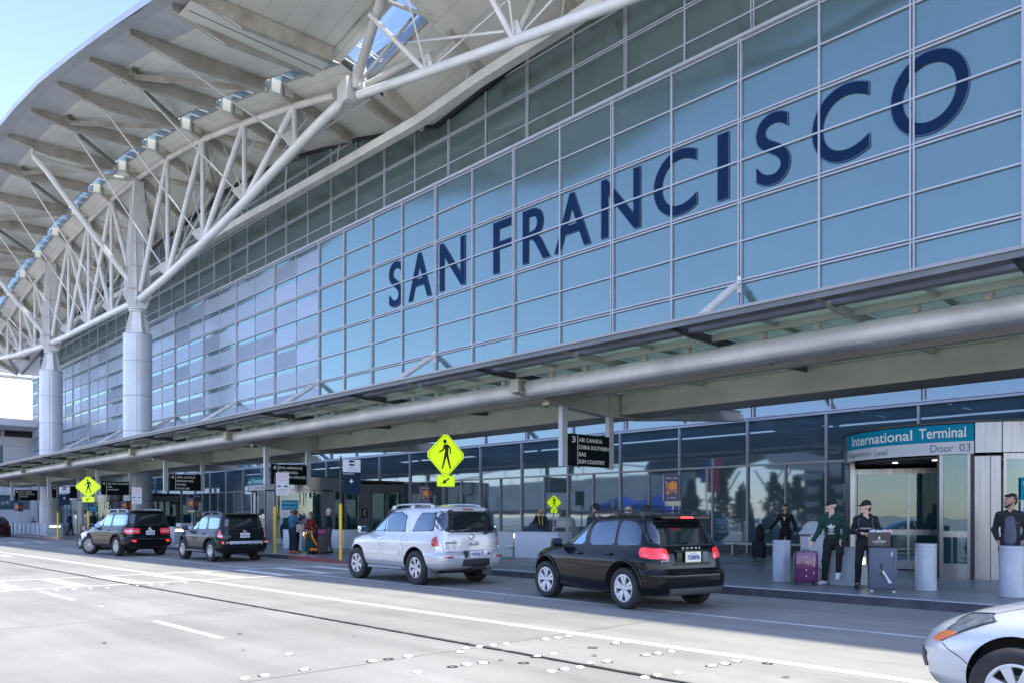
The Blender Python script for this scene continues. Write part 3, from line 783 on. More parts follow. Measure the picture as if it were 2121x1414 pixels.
for xc in (ND_X(0), ND_X(-4)):
    dz = 0 if xc > -80 else .55
    c = thing('support_column', (xc, TY, .15), 'wide pale blue round column nearest the camera under the roof truss' if xc > -80 else 'farther round column beside the far entrance, under the roof truss', 'column', 'big round roof columns')
    mb = MB()
    zz = [.15, 2.9, 6.0, 9.0, 12.0, 15.0, 17.3+dz]
    for a, b in zip(zz, zz[1:]): mb.lathe([(1.13,a+.012),(1.15,a+.02),(1.15,b-.02),(1.13,b-.012)], (xc,TY,0), 40)
    mb.lathe([(1.125,.15),(1.125,17.3+dz)], (xc,TY,0), 40, m=1)
    mb.lathe([(1.19,17.3+dz),(1.19,17.36+dz),(0,17.36+dz)], (xc,TY,0), 40)
    for t in (-.6, 1.2, 2.7, 4.2):
        mb.box(xc+1.15*math.cos(t-PI/2)-.012, xc+1.15*math.cos(t-PI/2)+.012, TY+1.15*math.sin(t-PI/2)-.012, TY+1.15*math.sin(t-PI/2)+.012, .2, 17.2+dz, 1)
    mb.build('shaft', [CLAD, GROOVE], c, sm=40)
    # flared neck of steel plates, flange, then the tall tapering mast
    mb = MB(); z0 = 17.36+dz
    for rot in (0, PI/2):
        R = Matrix.Rotation(rot, 4, 'Z')
        prof = [(1.05,z0),(.72,z0+1.9),(.72,z0+2.0)]
        pts = [(-1.05,z0),(1.05,z0),(.62,z0+1.95),(-.62,z0+1.95)]
        v = [R@Vector((a,-.03,z)) + Vector((xc,TY,0)) for a, z in pts]
        mb.prism(v, R@Vector((0,.06,0)))
    mb.lathe([(.62,z0),(.42,z0+1.95)], (xc,TY,0), 16)
    mb.lathe([(0,z0+1.95),(.72,z0+1.95),(.72,z0+2.06),(0,z0+2.06)], (xc,TY,0), 24)
    mb.lathe([(0,z0+2.12),(.72,z0+2.12),(.72,z0+2.22),(0,z0+2.22)], (xc,TY,0), 24)
    mb.build('neck', WHITE, c, sm=30)
    mb = MB(); z1 = z0+2.22; zt = 30.6
    pr = [(.55,z1),(1.02,z1+1.1),(.98,z1+2.2),(.36,zt)]
    for sgn in (-1, 1):
        pts = [(-r, z) for r, z in pr] + [(r, z) for r, z in reversed(pr)]
        mb.prism([(xc+sgn*.42-.03*sgn, TY+a, z) for a, z in pts], (.04*sgn,0,0))
        mb.prism([(xc+a*.72, TY+sgn*.30, z) for a, z in pts], (0,.04*sgn,0))
    for z in (z1+1.6, z1+3.6, z1+5.6, z1+7.6):
        r = float(np.interp(z, [p[1] for p in pr], [p[0] for p in pr])); mb.box(xc-r*.85, xc+r*.85, TY-r*.95, TY+r*.95, z, z+.05)
    mb.build('mast', WHITE, c, sm=20)
# central truss beyond the joint
ct = thing('central_truss', (-31.6, TY, 23.4), 'bright white curved truss hanging from the roof joint over the glass wall', 'truss')
B = [(-37.9,24.9),(-31.6,23.67),(-25.3,22.5),(-19.0,21.4),(-15.3,21.0),(-11.6,21.4),(-5.3,22.5),(1,23.67),(7.4,24.9)]
bx = np.linspace(-37.7, 7.2, 50)
MB().path([(x, TY, float(np.interp(x, [p[0] for p in B], [p[1] for p in B]))) for x in bx], .235, 16).build('lower_chord', WHITE, ct, sm=60)
nt_ = [(-38.0,TY,25.5),(-34.3,22.7,28.2),(-31.6,21.6,27.6),(-25.3,21.4,28.7),(-19,21.4,29.2)]
ft_ = [(-37.6,24.6,25.4),(-31.6,26.9,26.8),(-25.3,26.9,27.4),(-19,26.9,27.6),(-11.6,26.9,27.6)]
MB().path([(-38.0,TY,25.7),(-32.1,21.95,26.5),(-26.0,19.6,27.4)], .25, 14).build('top_chord', OFFWHITE, ct, sm=60)
MB().path(ft_, .20, 14).build('top_chord', OFFWHITE, ct, sm=60)
for i in (1, 2, 3):
    b = (B[i][0], TY, B[i][1])
    x = b[0]
    rod(ct, 'strut', b, (x-1.6, 22.0, zr(x-1.6, 22)-.9), .13, WHITE, 12)
    rod(ct, 'strut', b, ft_[i], .15, OFFWHITE, 12)
    rod(ct, 'tie_rod', b, (x+.6, 22.6, zr(x, 22)-.8), .05, WHITE, 6)
    rod(ct, 'tie_rod', b, ft_[i+1], .055, WHITE, 6)
    mb = MB()
    mb.prism([(x-.45,TY-.03,b[2]+.15),(x+.55,TY-.03,b[2]+.05),(x+.2,TY-.03,b[2]+.85),(x-.1,TY-.03,b[2]+.9)], (0,.06,0))
    mb.tube((x+.05,TY-.1,b[2]+.5),(x+.05,TY+.1,b[2]+.5), .13, n=12)
    mb.build('gusset', WHITE, ct, sm=30)
rod(ct, 'tie_rod', (-35.2, 25.2, 27.0), (-25.9, TY, 23.2), .07, WHITE, 8)
rod(ct, 'strut', (-32.1, 21.95, 26.5), ft_[1], .10, OFFWHITE, 8)
rod(ct, 'strut', (-37.4, TY, 25.6), (-31.4, 24.9, 28.2), .09, OFFWHITE, 8)
mb = MB(); mb.rbox(-38.7, -38.15, TY-.5, TY+.2, 24.7, 26.0, .12).rbox(-37.85, -37.4, TY-.35, TY+.35, 25.2, 26.4, .1)
mb.prism([(-39.4,TY-.35,24.5),(-39.4,TY-.35,25.9),(-38.6,TY-.35,26.1),(-38.6,TY-.35,24.9)], (0,.1,0))
mb.build('joint_casting', WHITE, ct, sm=35)
for xx in ():
    mb = MB(); mb.rbox(xx-.7,xx+.7,25.7,26.4,zr(xx,26)-.55,zr(xx,26)+.1,.05); mb.build('junction_box', BOXM, ct, sm=30)
# ================================================================== cars
def paint(name, c, metal=0.0, rough=.3):
    return mat(name, c, rough, metal, coat=.4 if max(c) < .1 else 1.0, croug=.02, spec=.12 if max(c) < .1 else .3)
GLCAR = glass_mat('car_glass_dark', (.008,.010,.012), (.55,.66,.80), .12, .005, .0012, 2)
GLCARB = glass_mat('car_glass_clear', (.03,.075,.10), (.65,.80,.95), .22, .005, .0012, 2)
TYRE = mat('tyre_rubber', (.022,.022,.024), .75, 0, .25, 12, bump=.2, bscale=60)
ALLOY = mat('alloy_wheel', (.55,.56,.58), .28, .6, .05, 5)
HUBCAP = mat('painted_hubcap', (.58,.60,.64), .32, .3, .05, 5)
PLAST = mat('black_plastic', (.018,.019,.021), .5)
PLASTG = mat('grey_plastic', (.12,.13,.14), .5)
CHROME = mat('chrome', (.75,.75,.76), .08, 1)
RED = mat('red_lens', (.42,.012,.015), .12, 0, .2, 30, coat=1)
REDLIT = mat('red_lens_lit', (.5,.02,.02), .2, 0, coat=1, emis=((1,.03,.03), .6))
CLEARL = mat('clear_lens', (.62,.62,.66), .1, .3, .25, 40, coat=1)
HEADL = mat('headlight_lens', (.34,.38,.46), .08, .55, .5, 9, coat=1)
AMBER = mat('amber_lens', (.85,.22,.06), .2, 0, coat=1)
WELL = mat('wheel_well', (.010,.010,.011), .8)
SEAM = mat('door_gap', (.008,.008,.009), .7)
PLATEM = mat('plate_white', (.72,.73,.74), .45)
PLATEB = mat('plate_blue', (.02,.04,.18), .5)
PLATEO = mat('plate_frame_yellow', (.55,.55,.10), .5)
DISC = mat('brake_disc', (.14,.14,.14), .5, .6)

class Car:
    def __init__(s, keys, nf=4.5, nr=8, shoulder=(.8,1.05,.05)):
        s.k = np.array(keys, float); s.nf = nf; s.nr = nr
        zs = [keys[0][0]]
        for a, b in zip(keys, keys[1:]):
            n = max(1, int(round((b[0]-a[0])/.014)))
            zs += [a[0]+(b[0]-a[0])*i/n for i in range(1, n+1)]
        s.z = np.array(zs)
        cols = [np.interp(s.z, s.k[:, 0], s.k[:, j]) for j in (1, 2, 3)]
        for _ in range(2):
            for c in cols:
                c[1:-1] = .25*c[:-2]+.5*c[1:-1]+.25*c[2:]
        t = np.clip((s.z-shoulder[0])/(shoulder[1]-shoulder[0]), 0, 1); cols[2] -= shoulder[2]*t*t*(3-2*t)*np.clip(cols[2]/.5, 0, 1)
        s.cols = cols
    def at(s, z):
        return [float(np.interp(z, s.z, c)) for c in s.cols]
    def P(s, phi, z, off=0.0):
        xr, xf, b = s.at(z); xm = xr+(xf-xr)*.48
        b += off; xr -= off; xf += off
        c, q = math.cos(phi), math.sin(phi)
        n = s.nf if c > 0 else s.nr; a = (xf-xm) if c > 0 else (xm-xr)
        rho = (abs(c)**n+abs(q)**n)**(-1.0/n)
        return Vector((xm+a*rho*c, b*rho*q, z))
    def phi(s, kind, v, z, side=1):
        xr, xf, b = s.at(z); xm = xr+(xf-xr)*.48
        if kind == 's':
            f = v > xm; n = s.nf if f else s.nr; a = (xf-xm) if f else (xm-xr)
            p = min(.9995, abs(v-xm)/a); q = (1-p**n)**(1/n)
            return side*math.atan2(q, p if f else -p)
        f = kind == 'f'; n = s.nf if f else s.nr
        q = min(.9995, abs(v)/b); p = (1-q**n)**(1/n)
        a = math.atan2(q*(1 if v >= 0 else -1), p if f else -p)
        if kind == 'r' and a < 0: a += 2*PI
        return a
    def body(s, name, mats, parent, arches, ra, wells=True):
        N = 96; mb = MB(); rings = []
        for z in s.z:
            rings.append([s.P(2*PI*i/N, float(z)) for i in range(N)])
        vs = [p for r in rings for p in r]; fs = []; ms = []
        for j in range(len(rings)-1):
            for i in range(N):
                fs.append((j*N+i, j*N+(i+1) % N, (j+1)*N+(i+1) % N, (j+1)*N+i))
        fs.append(tuple(range(N))[::-1]); k = (len(rings)-1)*N; fs.append(tuple(range(k, k+N)))
        mb.add(vs, fs); mb.m[-2] = 1
        o = mb.build(name, mats, parent, sm=0, world=False)
        cb = MB()
        for (ax, az) in arches:
            for sg in (-1, 1):
                cb.lathe([(0, sg*.52), (ra, sg*.52), (ra, sg*1.2), (0, sg*1.2)], (ax, 0, az), 48, m=1, axis='y')
        c = cb.build('cut', mats, parent, sm=0, world=False)
        c2 = c.data
        bm = bmesh.new(); bm.from_mesh(c2); bmesh.ops.remove_doubles(bm, verts=bm.verts, dist=1e-5); bmesh.ops.recalc_face_normals(bm, faces=bm.faces); bm.to_mesh(c2); bm.free()
        md = o.modifiers.new('b', 'BOOLEAN'); md.operation = 'DIFFERENCE'; md.solver = 'EXACT'; md.object = c
        try: md.material_mode = 'TRANSFER'
        except Exception: pass
        dg = bpy.context.evaluated_depsgraph_get(); dg.update()
        me = bpy.data.meshes.new_from_object(o.evaluated_get(dg))
        o.modifiers.clear(); old = o.data; o.data = me; me.name = name
        bpy.data.objects.remove(c)
        smooth(me, 40)
        return o
    def patch(s, mb, poly, side=1, off=.004, m=0, rnd=2, rows=14, cols=16, skirt=.02):
        pts = [(s.phi(k, v, z, side), z) for (k, v), z in poly]
        for _ in range(rnd):
            q = []
            for i in range(len(pts)):
                a, b = pts[i], pts[(i+1) % len(pts)]
                f = .12 if _ == 0 else .25
                q += [(a[0]*(1-f)+b[0]*f, a[1]*(1-f)+b[1]*f), (a[0]*f+b[0]*(1-f), a[1]*f+b[1]*(1-f))]
            pts = q
        z0 = min(p[1] for p in pts); z1 = max(p[1] for p in pts); e = (z1-z0)*.001
        R = []
        for j in range(rows+1):
            t = j/rows; t = t*t*(3-2*t)*.5+t*.5
            z = z0+e+(z1-z0-2*e)*t; xs = []
            for i in range(len(pts)):
                a, b = pts[i], pts[(i+1) % len(pts)]
                if (a[1]-z)*(b[1]-z) < 0: xs.append(a[0]+(b[0]-a[0])*(z-a[1])/(b[1]-a[1]))
            lo, hi = min(xs), max(xs)
            R.append([(lo+(hi-lo)*i/cols, z) for i in range(cols+1)])
        vs = [s.P(f, z, off) for r in R for f, z in r]; fs = []
        C = cols+1
        for j in range(rows):
            for i in range(cols): fs.append((j*C+i, j*C+i+1, (j+1)*C+i+1, (j+1)*C+i))
        ring = [i for i in range(C)] + [j*C+cols for j in range(1, rows+1)] + [rows*C+i for i in range(cols-1, -1, -1)] + [j*C for j in range(rows-1, 0, -1)]
        flat = [x for r in R for x in r]; base = len(vs)
        for i in ring: vs.append(s.P(flat[i][0], flat[i][1], off-skirt))
        for i in range(len(ring)):
            k = (i+1) % len(ring); fs.append((ring[i], ring[k], base+k, base+i))
        mb.add(vs, fs, m)
    def line(s, mb, pts, side=1, w=.007, off=.0015, m=0):
        # narrow dark seam along points (kind, v, z)
        P = []
        for (k, v), z in pts: P.append((s.phi(k, v, z, side), z))
        Q = []
        for a, b in zip(P, P[1:]):
            for i in range(8): Q.append((a[0]+(b[0]-a[0])*i/8, a[1]+(b[1]-a[1])*i/8))
        Q.append(P[-1])
        pp = [s.P(f, z, off) for f, z in Q]
        vs = []; fs = []
        for i, p in enumerate(pp):
            d = (pp[min(i+1, len(pp)-1)]-pp[max(i-1, 0)]).normalized()
            f, z = Q[i]; n = (s.P(f, z, .05)-s.P(f, z, 0)).normalized()
            a = d.cross(n).normalized()*(w/2); vs += [p+a, p-a]
        for i in range(len(pp)-1): fs.append((2*i, 2*i+1, 2*i+3, 2*i+2))
        mb.add(vs, fs, m)

def wheel(parent, x, y, R, r_rim, style, side, wid=.24, steer=0, mrim=None):
    w_ = bpy.data.objects.new('wheel', None); COL.objects.link(w_); w_.parent = parent
    w_.location = (x, y, R); w_.rotation_euler = (0, 0, math.radians(steer)); w_.empty_display_size = .1
    h = wid/2
    mb = MB(); e = R-r_rim
    prof = [(r_rim, -h*.85), (r_rim+e*.35, -h), (r_rim+e*.75, -h*.98), (R-.012, -h*.86), (R, -h*.68), (R, -h*.3), (R-.008, -h*.28), (R-.008, -h*.22), (R, -h*.2), (R, h*.2), (R-.008, h*.22), (R-.008, h*.28), (R, h*.3), (R, h*.68), (R-.012, h*.86), (r_rim+e*.75, h*.98), (r_rim+e*.35, h), (r_rim, h*.85), (r_rim-.012, h*.6), (r_rim-.012, -h*.6), (r_rim, -h*.85)]
    mb.lathe(prof, (0,0,0), 40, axis='y'); mb.build('tyre', TYRE, w_, world=False, sm=40)
    s = side; mb = MB(); ho = h*.80*s
    mb.lathe([(r_rim-.002, ho*1.05), (r_rim-.020, ho*1.08), (r_rim-.030, ho*.9), (r_rim-.03, ho*.2), (r_rim-.03, -ho*.8)], (0,0,0), 36, axis='y')
    mb.lathe([(0, ho*.15), (r_rim-.03, ho*.15)], (0,0,0), 32, axis='y', m=1)
    mb.lathe([(r_rim*.55, ho*.45), (r_rim*.55, ho*.2)], (0,0,0), 24, axis='y', m=2)
    mb.lathe([(0, ho*.40), (r_rim*.55, ho*.42)], (0,0,0), 24, axis='y', m=2)
    hub_y = ho*.92
    mb.lathe([(0, hub_y), (.035, hub_y), (.055, hub_y-.008*s), (.075, hub_y-.03*s), (.075, ho*.4)], (0,0,0), 24, axis='y')
    n, w1, w2, gap = style
    for i in range(n):
        t0 = 2*PI*i/n+.3
        offs = (0,) if not gap else (-gap, gap)
        for g in offs:
            t = t0+g
            c, q = math.cos(t), math.sin(t); tx, tz = -q, c
            r0, r1 = .045, r_rim-.012
            y0, y1 = hub_y-.006*s, ho*1.0
            A = [Vector((c*r0+tx*a*w1, y0, q*r0+tz*a*w1)) for a in (-1, 1)]
            M_ = [Vector((c*(r0+r1)/2+tx*a*(w1+w2)/2, y0*.5+y1*.5+.004*s, q*(r0+r1)/2+tz*a*(w1+w2)/2)) for a in (-1, 1)]
            B = [Vector((c*r1+tx*a*w2, y1, q*r1+tz*a*w2)) for a in (-1, 1)]
            dn = Vector((0, -.035*s, 0))
            vs = A+M_+B; vs = vs+[v+dn for v in vs]
            mb.add(vs, [(0,1,3,2),(2,3,5,4),(0,2,8,6),(2,4,10,8),(1,7,9,3),(3,9,11,5)])
    for i in range(5):
        t = 2*PI*i/5; mb.lathe([(0, hub_y-.004*s), (.010, hub_y-.004*s), (.010, hub_y-.03*s)], (.05*math.cos(t), 0, .05*math.sin(t)), 8, axis='y', m=1)
    mb.build('rim', [mrim or ALLOY, WELL, DISC], w_, world=False, sm=30)
    return w_

def plate(parent, x, z, txt, frame=PLASTG, y=0, w=.34, h=.16, rake=0):
    mb = MB(); mb.rbox(x-.012, x-.002, y-w/2-.012, y+w/2+.012, z-.012, z+h+.012, .003, 0)
    mb.box(x-.016, x-.012, y-w/2, y+w/2, z, z+h, 1)
    put_text(mb, txt, (x-.0175, y, z+.03), (0,-1,0), (0,0,1), .1, width=w*.84, height=h*.52, m=2, bold=.003, align='CENTER', depth=.001)
    put_text(mb, 'California', (x-.0175, y, z+h-.035), (0,-1,0), (0,0,1), .03, width=w*.4, height=.022, m=3, align='CENTER', depth=.001)
    mb.build('licence_plate', [frame, PLATEM, PLATEB, RED], parent, world=False, sm=0)

def mirror(parent, x, y, z, m, side, glassm=None):
    mb = MB(); a, b = (y, y+.20*side) if side > 0 else (y+.20*side, y)
    mb.rbox(x-.06, x+.07, a, b, z, z+.17, .03, 0)
    mb.box(x-.066, x-.058, a+.02, b-.02, z+.02, z+.15, 1)
    mb.tube((x, y-.06*side, z+.02), (x, y+.06*side, z+.05), .03, n=8, m=2)
    mb.build('wing_mirror', [m, GLCAR, PLAST], parent, world=False, sm=40)

def handle(parent, car, x, z, side, m):
    p = car.P(car.phi('s', x, z, side), z, .03)
    mb = MB(); mb.rbox(p.x-.085, p.x+.085, p.y-.012, p.y+.012, z-.014, z+.014, .008)
    q = car.P(car.phi('s', x, z, side), z, .0)
    mb.rbox(p.x-.09, p.x-.06, min(q.y, p.y)-.004, max(q.y, p.y), z-.013, z+.013, .005)
    mb.rbox(p.x+.06, p.x+.09, min(q.y, p.y)-.004, max(q.y, p.y), z-.013, z+.013, .005)
    mb.build('door_handle', m, parent, world=False, sm=40)

def rails(parent, x0, x1, y, z, m, legs=3, r=.018):
    for sg in (-1, 1):
        mb = MB(); n = 10
        pts = [(x0-.10, y*sg, z-.03), (x0, y*sg, z+.045)] + [(x0+(x1-x0)*i/n, (y-.02)*sg, z+.06+.02*math.sin(PI*i/n)) for i in range(1, n)] + [(x1, y*sg, z+.03), (x1+.14, y*sg, z-.05)]
        mb.path(pts, r, 8)
        for i in range(legs):
            t = (i+.0)/(legs-1); xx = x0+(x1-x0)*t; mb.rbox(xx-.06, xx+.06, y*sg-.022, y*sg+.022, z-.05, z+.05, .01)
        mb.build('roof_rail', m, parent, world=False, sm=45)

def interior(parent, x, w=.6, z=1.0):
    pass

def make_suv(name, label, cat, loc, yaw, P, spec):
    """P paint; spec: dict with all dimensions"""
    root = thing(name, loc, label, cat, None, PI-math.radians(yaw))
    bz = spec['side_windows'][0]['poly'][0][1]
    c = Car(spec['keys'], spec.get('nf', 4.5), spec.get('nr', 9), (bz-.26, bz-.01, spec.get('sh', .055)))
    WB = spec['wb']; R = spec['R']; ra = spec['ra']; tw = spec['track']
    body = c.body('body', [P, WELL], root, [(0, R+.02), (WB, R+.02)], ra)
    for x in (0, WB):
        for sg in (1, -1):
            st = spec.get('steer', 0) if x > 0 else 0
            wheel(root, x, sg*tw, R, spec['rim'], spec['style'], sg, spec.get('tw', .25), st, spec.get('mrim'))
    # axle and floor so that the far wheels connect underneath
    mb = MB(); mb.tube((0,-tw,R),(0,tw,R),.05).tube((WB,-tw,R),(WB,tw,R),.05); mb.rbox(-.3, WB-.5, -.5, .5, spec.get('zf', .26), .5, .04); mb.tube((-.5,.35,R*.8),(WB*.4,.35,R*.8),.04)
    for bx in spec.get('under', []): mb.rbox(*bx, .02)
    mb.build('underbody', WELL, root, world=False, sm=30)
    for sg in (1, -1):
        for win in spec['side_windows']:
            mb = MB(); c.patch(mb, [((p[0][0], p[0][1]+(.035 if p[0][1] < sum(q[0][1] for q in win['poly'])/len(win['poly']) else -.0)), p[1]) for p in win['poly']] if False else win['poly'], sg, .003, 1, rnd=0, skirt=.015)
            g = win.get('grow', .012)
            mb2 = MB(); c.patch(mb, win['poly'], sg, .0, 1, rnd=1)
            cx = sum(p[0][1] for p in win['poly'])/len(win['poly']); cz = sum(p[1] for p in win['poly'])/len(win['poly'])
            ins = [((p[0][0], p[0][1]+(.02 if p[0][1] < cx else -.02)), p[1]+(.015 if p[1] < cz else -.015)) for p in win['poly']]
            c.patch(mb, ins, sg, .008, 0, rnd=1, skirt=.012)
            mb.build('side_window', [GLCARB if win.get('clear') else GLCAR, PLAST], root, world=False, sm=30)
        if spec.get('seams'):
            mb = MB()
            for sm_ in spec['seams']: c.line(mb, sm_, sg)
            mb.build('door_seam', SEAM, body, world=False, sm=0)
        for hx, hz in spec['handles']: handle(root, c, hx, hz, sg, spec.get('handle_mat', P))
        mx, my, mz = spec['mirror']; mirror(root, mx, my*sg, mz, spec.get('mirror_mat', P), sg)
        for fl in spec.get('flares', []):
            mb = MB(); n = 22; pts = []
            for i in range(n+1):
                t = PI*(-.02+1.04*i/n); x = fl+(ra+.03)*math.cos(t); z = R+.02+(ra+.03)*math.sin(t)
                z = max(z, .30); p = c.P(c.phi('s', x, max(z, .31), sg), max(z, .31), .004); pts.append((p.x, p.y, z))
            mb.path(pts, spec.get('flare_r', .035), 8); mb.build('wheel_arch', spec.get('flare_mat', P), root, world=False, sm=50)
        if spec.get('step'):
            x0, x1, z = spec['step']; mb = MB(); mb.rbox(min(x0,x1), max(x0,x1), min(sg*.80, sg*.99), max(sg*.80, sg*.99), z, z+.07, .03)
            mb.rbox(x0+.1, x0+.2, min(sg*.6, sg*.85), max(sg*.6, sg*.85), z+.02, z+.12, .01); mb.rbox(x1-.2, x1-.1, min(sg*.6, sg*.85), max(sg*.6, sg*.85), z+.02, z+.12, .01)
            mb.build('side_step', spec.get('step_mat', PLASTG), root, world=False, sm=40)
        if spec.get('flap'):
            mb = MB(); x = -ra-.03; mb.rbox(x-.02, x+.02, min(sg*.66, sg*.93), max(sg*.66, sg*.93), .20, .55, .008); mb.build('mud_flap', PLASTG, root, world=False, sm=30)
        if spec.get('mould'):
            z, h_, xa, xb = spec['mould']; mb = MB(); c.patch(mb, [(('s', xa), z), (('s', xb), z), (('s', xb), z+h_), (('s', xa), z+h_)], sg, .018, 0, rnd=1, rows=6, skirt=.03)
            mb.build('side_moulding', P, root, world=False, sm=40)
    mb = MB(); c.patch(mb, spec['rear_window'], 1, .004, 1, rnd=1)
    ins = [((p[0][0], p[0][1]*.965), p[1]+(.014 if i < 2 else -.014)) for i, p in enumerate(spec['rear_window'])]
    c.patch(mb, ins, 1, .010, 0, rnd=2)
    mb.build('rear_window', [GLCAR, PLAST], root, world=False, sm=40)
    mb = MB(); c.patch(mb, spec['windshield'], 1, .006, 0, rnd=1, rows=20, cols=20); mb.build('windscreen', GLCARB, root, world=False, sm=40)
    if 'rear_seams' in spec:
        mb = MB()
        for sm_ in spec['rear_seams']: c.line(mb, sm_, 1, w=.010)
        mb.build('tailgate_seam', SEAM, body, world=False, sm=0)
    if 'rails' in spec: rails(root, *spec['rails'])
    for sg in (1, -1):
        mb = MB()
        for poly, m in spec['tail']: c.patch(mb, [((k, v*(1 if k == 's' else sg)), z) for (k, v), z in poly] if False else poly, sg, .014, m, rnd=1, rows=8, skirt=.03)
        mb.build('tail_light', [spec.get('tail_mat', RED), CLEARL, PLAST, REDLIT], root, world=False, sm=45)
        mb = MB(); c.patch(mb, spec['head'], sg, .008, 0, rnd=1, rows=8); c.line(mb, spec['head']+[spec['head'][0]], sg, w=.013, off=.010, m=1); mb.build('headlight', [HEADL, PLAST], root, world=False, sm=45)
    # front grille
    mb = MB(); c.patch(mb, [(('f',-.45), spec['gz']), (('f',.45), spec['gz']), (('f',.45), spec['gz']+.16), (('f',-.45), spec['gz']+.16)], 1, .008, 0, rnd=1); mb.build('grille', PLAST, root, world=False, sm=30)
    return root, c, body
# tail polygons are given on the left side with phi measured there; for the right side the sign is mirrored by 'side'
_old_phi = Car.phi
def _phi(s, kind, v, z, side=1):
    if kind == 'rs':      # rear face, |y| = v, on the given side
        a = _old_phi(s, 'r', abs(v), z); return side*a
    if kind == 'fs':
        return side*_old_phi(s, 'f', abs(v), z)
    return _old_phi(s, kind, v, z, side)
Car.phi = _phi

# ---------------------------------------------------------------- black crossover
BLK = paint('car_paint_black', (.003,.004,.006), 0, .22)
keysJ = [(.25,-.66,3.02,.80),(.29,-.80,3.14,.86),(.38,-.85,3.20,.90),(.48,-.865,3.225,.912),(.60,-.865,3.225,.918),(.64,-.86,3.22,.918),(.665,-.80,3.215,.918),(.70,-.765,3.20,.918),
 (.80,-.755,3.14,.918),(.88,-.745,3.06,.914),(.95,-.735,2.94,.908),(1.00,-.725,2.74,.902),(1.04,-.71,2.42,.895),(1.07,-.70,2.20,.886),(1.12,-.675,2.06,.872),
 (1.22,-.62,1.90,.842),(1.35,-.55,1.68,.802),(1.48,-.47,1.45,.755),(1.56,-.42,1.25,.715),(1.61,-.38,1.05,.665),(1.645,-.28,.82,.57),(1.665,-.12,.62,.42),(1.675,.05,.45,.24),(1.678,.18,.34,.08)]
WJ = .0
sJ = dict(keys=keysJ, wb=2.40, R=.36, ra=.435, rim=.245, track=.80, style=(5,.020,.034,.20), tw=.225, nf=4.2, nr=7, steer=4, mrim=HUBCAP,
 side_windows=[dict(poly=[(('s',1.18),1.07),(('s',1.98),1.07),(('s',1.62),1.34),(('s',1.32),1.50),(('s',1.12),1.52)], clear=True),
               dict(poly=[(('s',.30),1.08),(('s',1.06),1.07),(('s',1.00),1.53),(('s',.30),1.55)]),
               dict(poly=[(('s',-.38),1.10),(('s',.27),1.08),(('s',.27),1.55),(('s',-.10),1.53),(('s',-.30),1.42)])],
 seams=[[(('s',1.12),1.05),(('s',1.12),.6),(('s',1.10),.34)],[(('s',.28),1.06),(('s',.28),.80),(('s',.36),.62)],[(('s',2.02),1.03),(('s',2.04),.7),(('s',1.98),.34)],[(('s',2.0),.50),(('s',.45),.50)],
        [(('s',-.02),.93),(('s',-.06),.99),(('s',-.14),1.0),(('s',-.18),.93),(('s',-.14),.86),(('s',-.06),.86),(('s',-.02),.93)]],
 handles=[(1.28,.93),(.42,.95)], mirror=(1.86,.90,1.02),
 flares=[0, 2.40], flare_r=.028,
 rear_window=[(('r',.76),1.10),(('r',-.76),1.10),(('r',-.66),1.54),(('r',.66),1.54)],
 windshield=[(('f',.74),1.12),(('f',-.74),1.12),(('f',-.58),1.55),(('f',.58),1.55)],
 rear_seams=[[(('r',.86),.68),(('r',.2),.655),(('r',-.2),.655),(('r',-.86),.68)]],
 rails=(-.20,1.25,.60,1.635,PLAST,3,.016),
 tail=[([(('rs',.50),.87),(('s',-.42),.90),(('s',-.34),1.00),(('s',-.36),1.09),(('rs',.54),1.07)], 0), ([(('rs',.57),.915),(('s',-.46),.945),(('s',-.46),.965),(('rs',.57),.935)], 1), ([(('rs',.57),.955),(('s',-.46),.985),(('s',-.46),.998),(('rs',.57),.970)], 1)],
 tail_mat=mat('tail_lens_red_glow', (.55,.015,.02), .12, 0, .3, 25, coat=1, emis=((1,.02,.02), .10)),
 head=[(('fs',.55),.78),(('s',2.85),.80),(('s',2.72),.90),(('fs',.60),.88)], gz=.62)
r, c, bd = make_suv('parked_suv', 'glossy black crossover with lit brake lights and curved roof, nearest the camera at the kerb', 'car', (-8.47, 11.80, 0), 12.0, BLK, sJ)
mb = MB(); mb.prism([(-.40,-.62,1.60),(-.40,.62,1.60),(-.62,.56,1.565),(-.62,-.56,1.565)], (0,0,.035)); mb.build('spoiler', BLK, r, world=False, sm=20)
mb = MB(); mb.rbox(-.645,-.60,-.14,.14,1.568,1.602,.008); mb.build('brake_light', REDLIT, r, world=False, sm=20)
mb = MB(); mb.tube((-.685,-.30,1.13),(-.56,.22,1.17),.010,n=6).tube((-.70,-.30,1.12),(-.64,-.30,1.13),.03,n=10); mb.build('rear_wiper', PLAST, r, world=False, sm=40)
plate(r, -.775, .835, '7SSM896', PLATEO)
mb = MB(); mb.rbox(-.775,-.74,-.36,-.24,.82,1.0,.01,0); mb.rbox(-.775,-.74,.24,.36,.82,1.0,.01,1); mb.rbox(-.772,-.75,-.42,.42,.78,.81,.008,1); mb.rbox(-.772,-.75,-.42,.42,1.01,1.03,.008,1)
mb.build('plate_recess', [PLASTG, PLAST], r, world=False, sm=20)
mb = MB(); put_text(mb, 'D  O  D  G  E', (-.752,.02,1.05), (0,-1,0), (0,0,1), .1, width=.42, height=.03, m=0, bold=.002, align='CENTER', depth=.004); mb.build('badge', CHROME, r, world=False, sm=0); mb = MB()
put_text(mb, 'JOURNEY', (-.772,.62,.845), (0,-1,0), (0,0,1), .1, width=.20, height=.024, m=0, bold=.002, align='CENTER', depth=.004)
mb.build('badge', CHROME, r, world=False, sm=0)
mb = MB(); mb.tube((.1,-.1,1.66),(-.02,-.1,1.84),.006,n=6); mb.build('aerial', PLAST, r, world=False, sm=40)
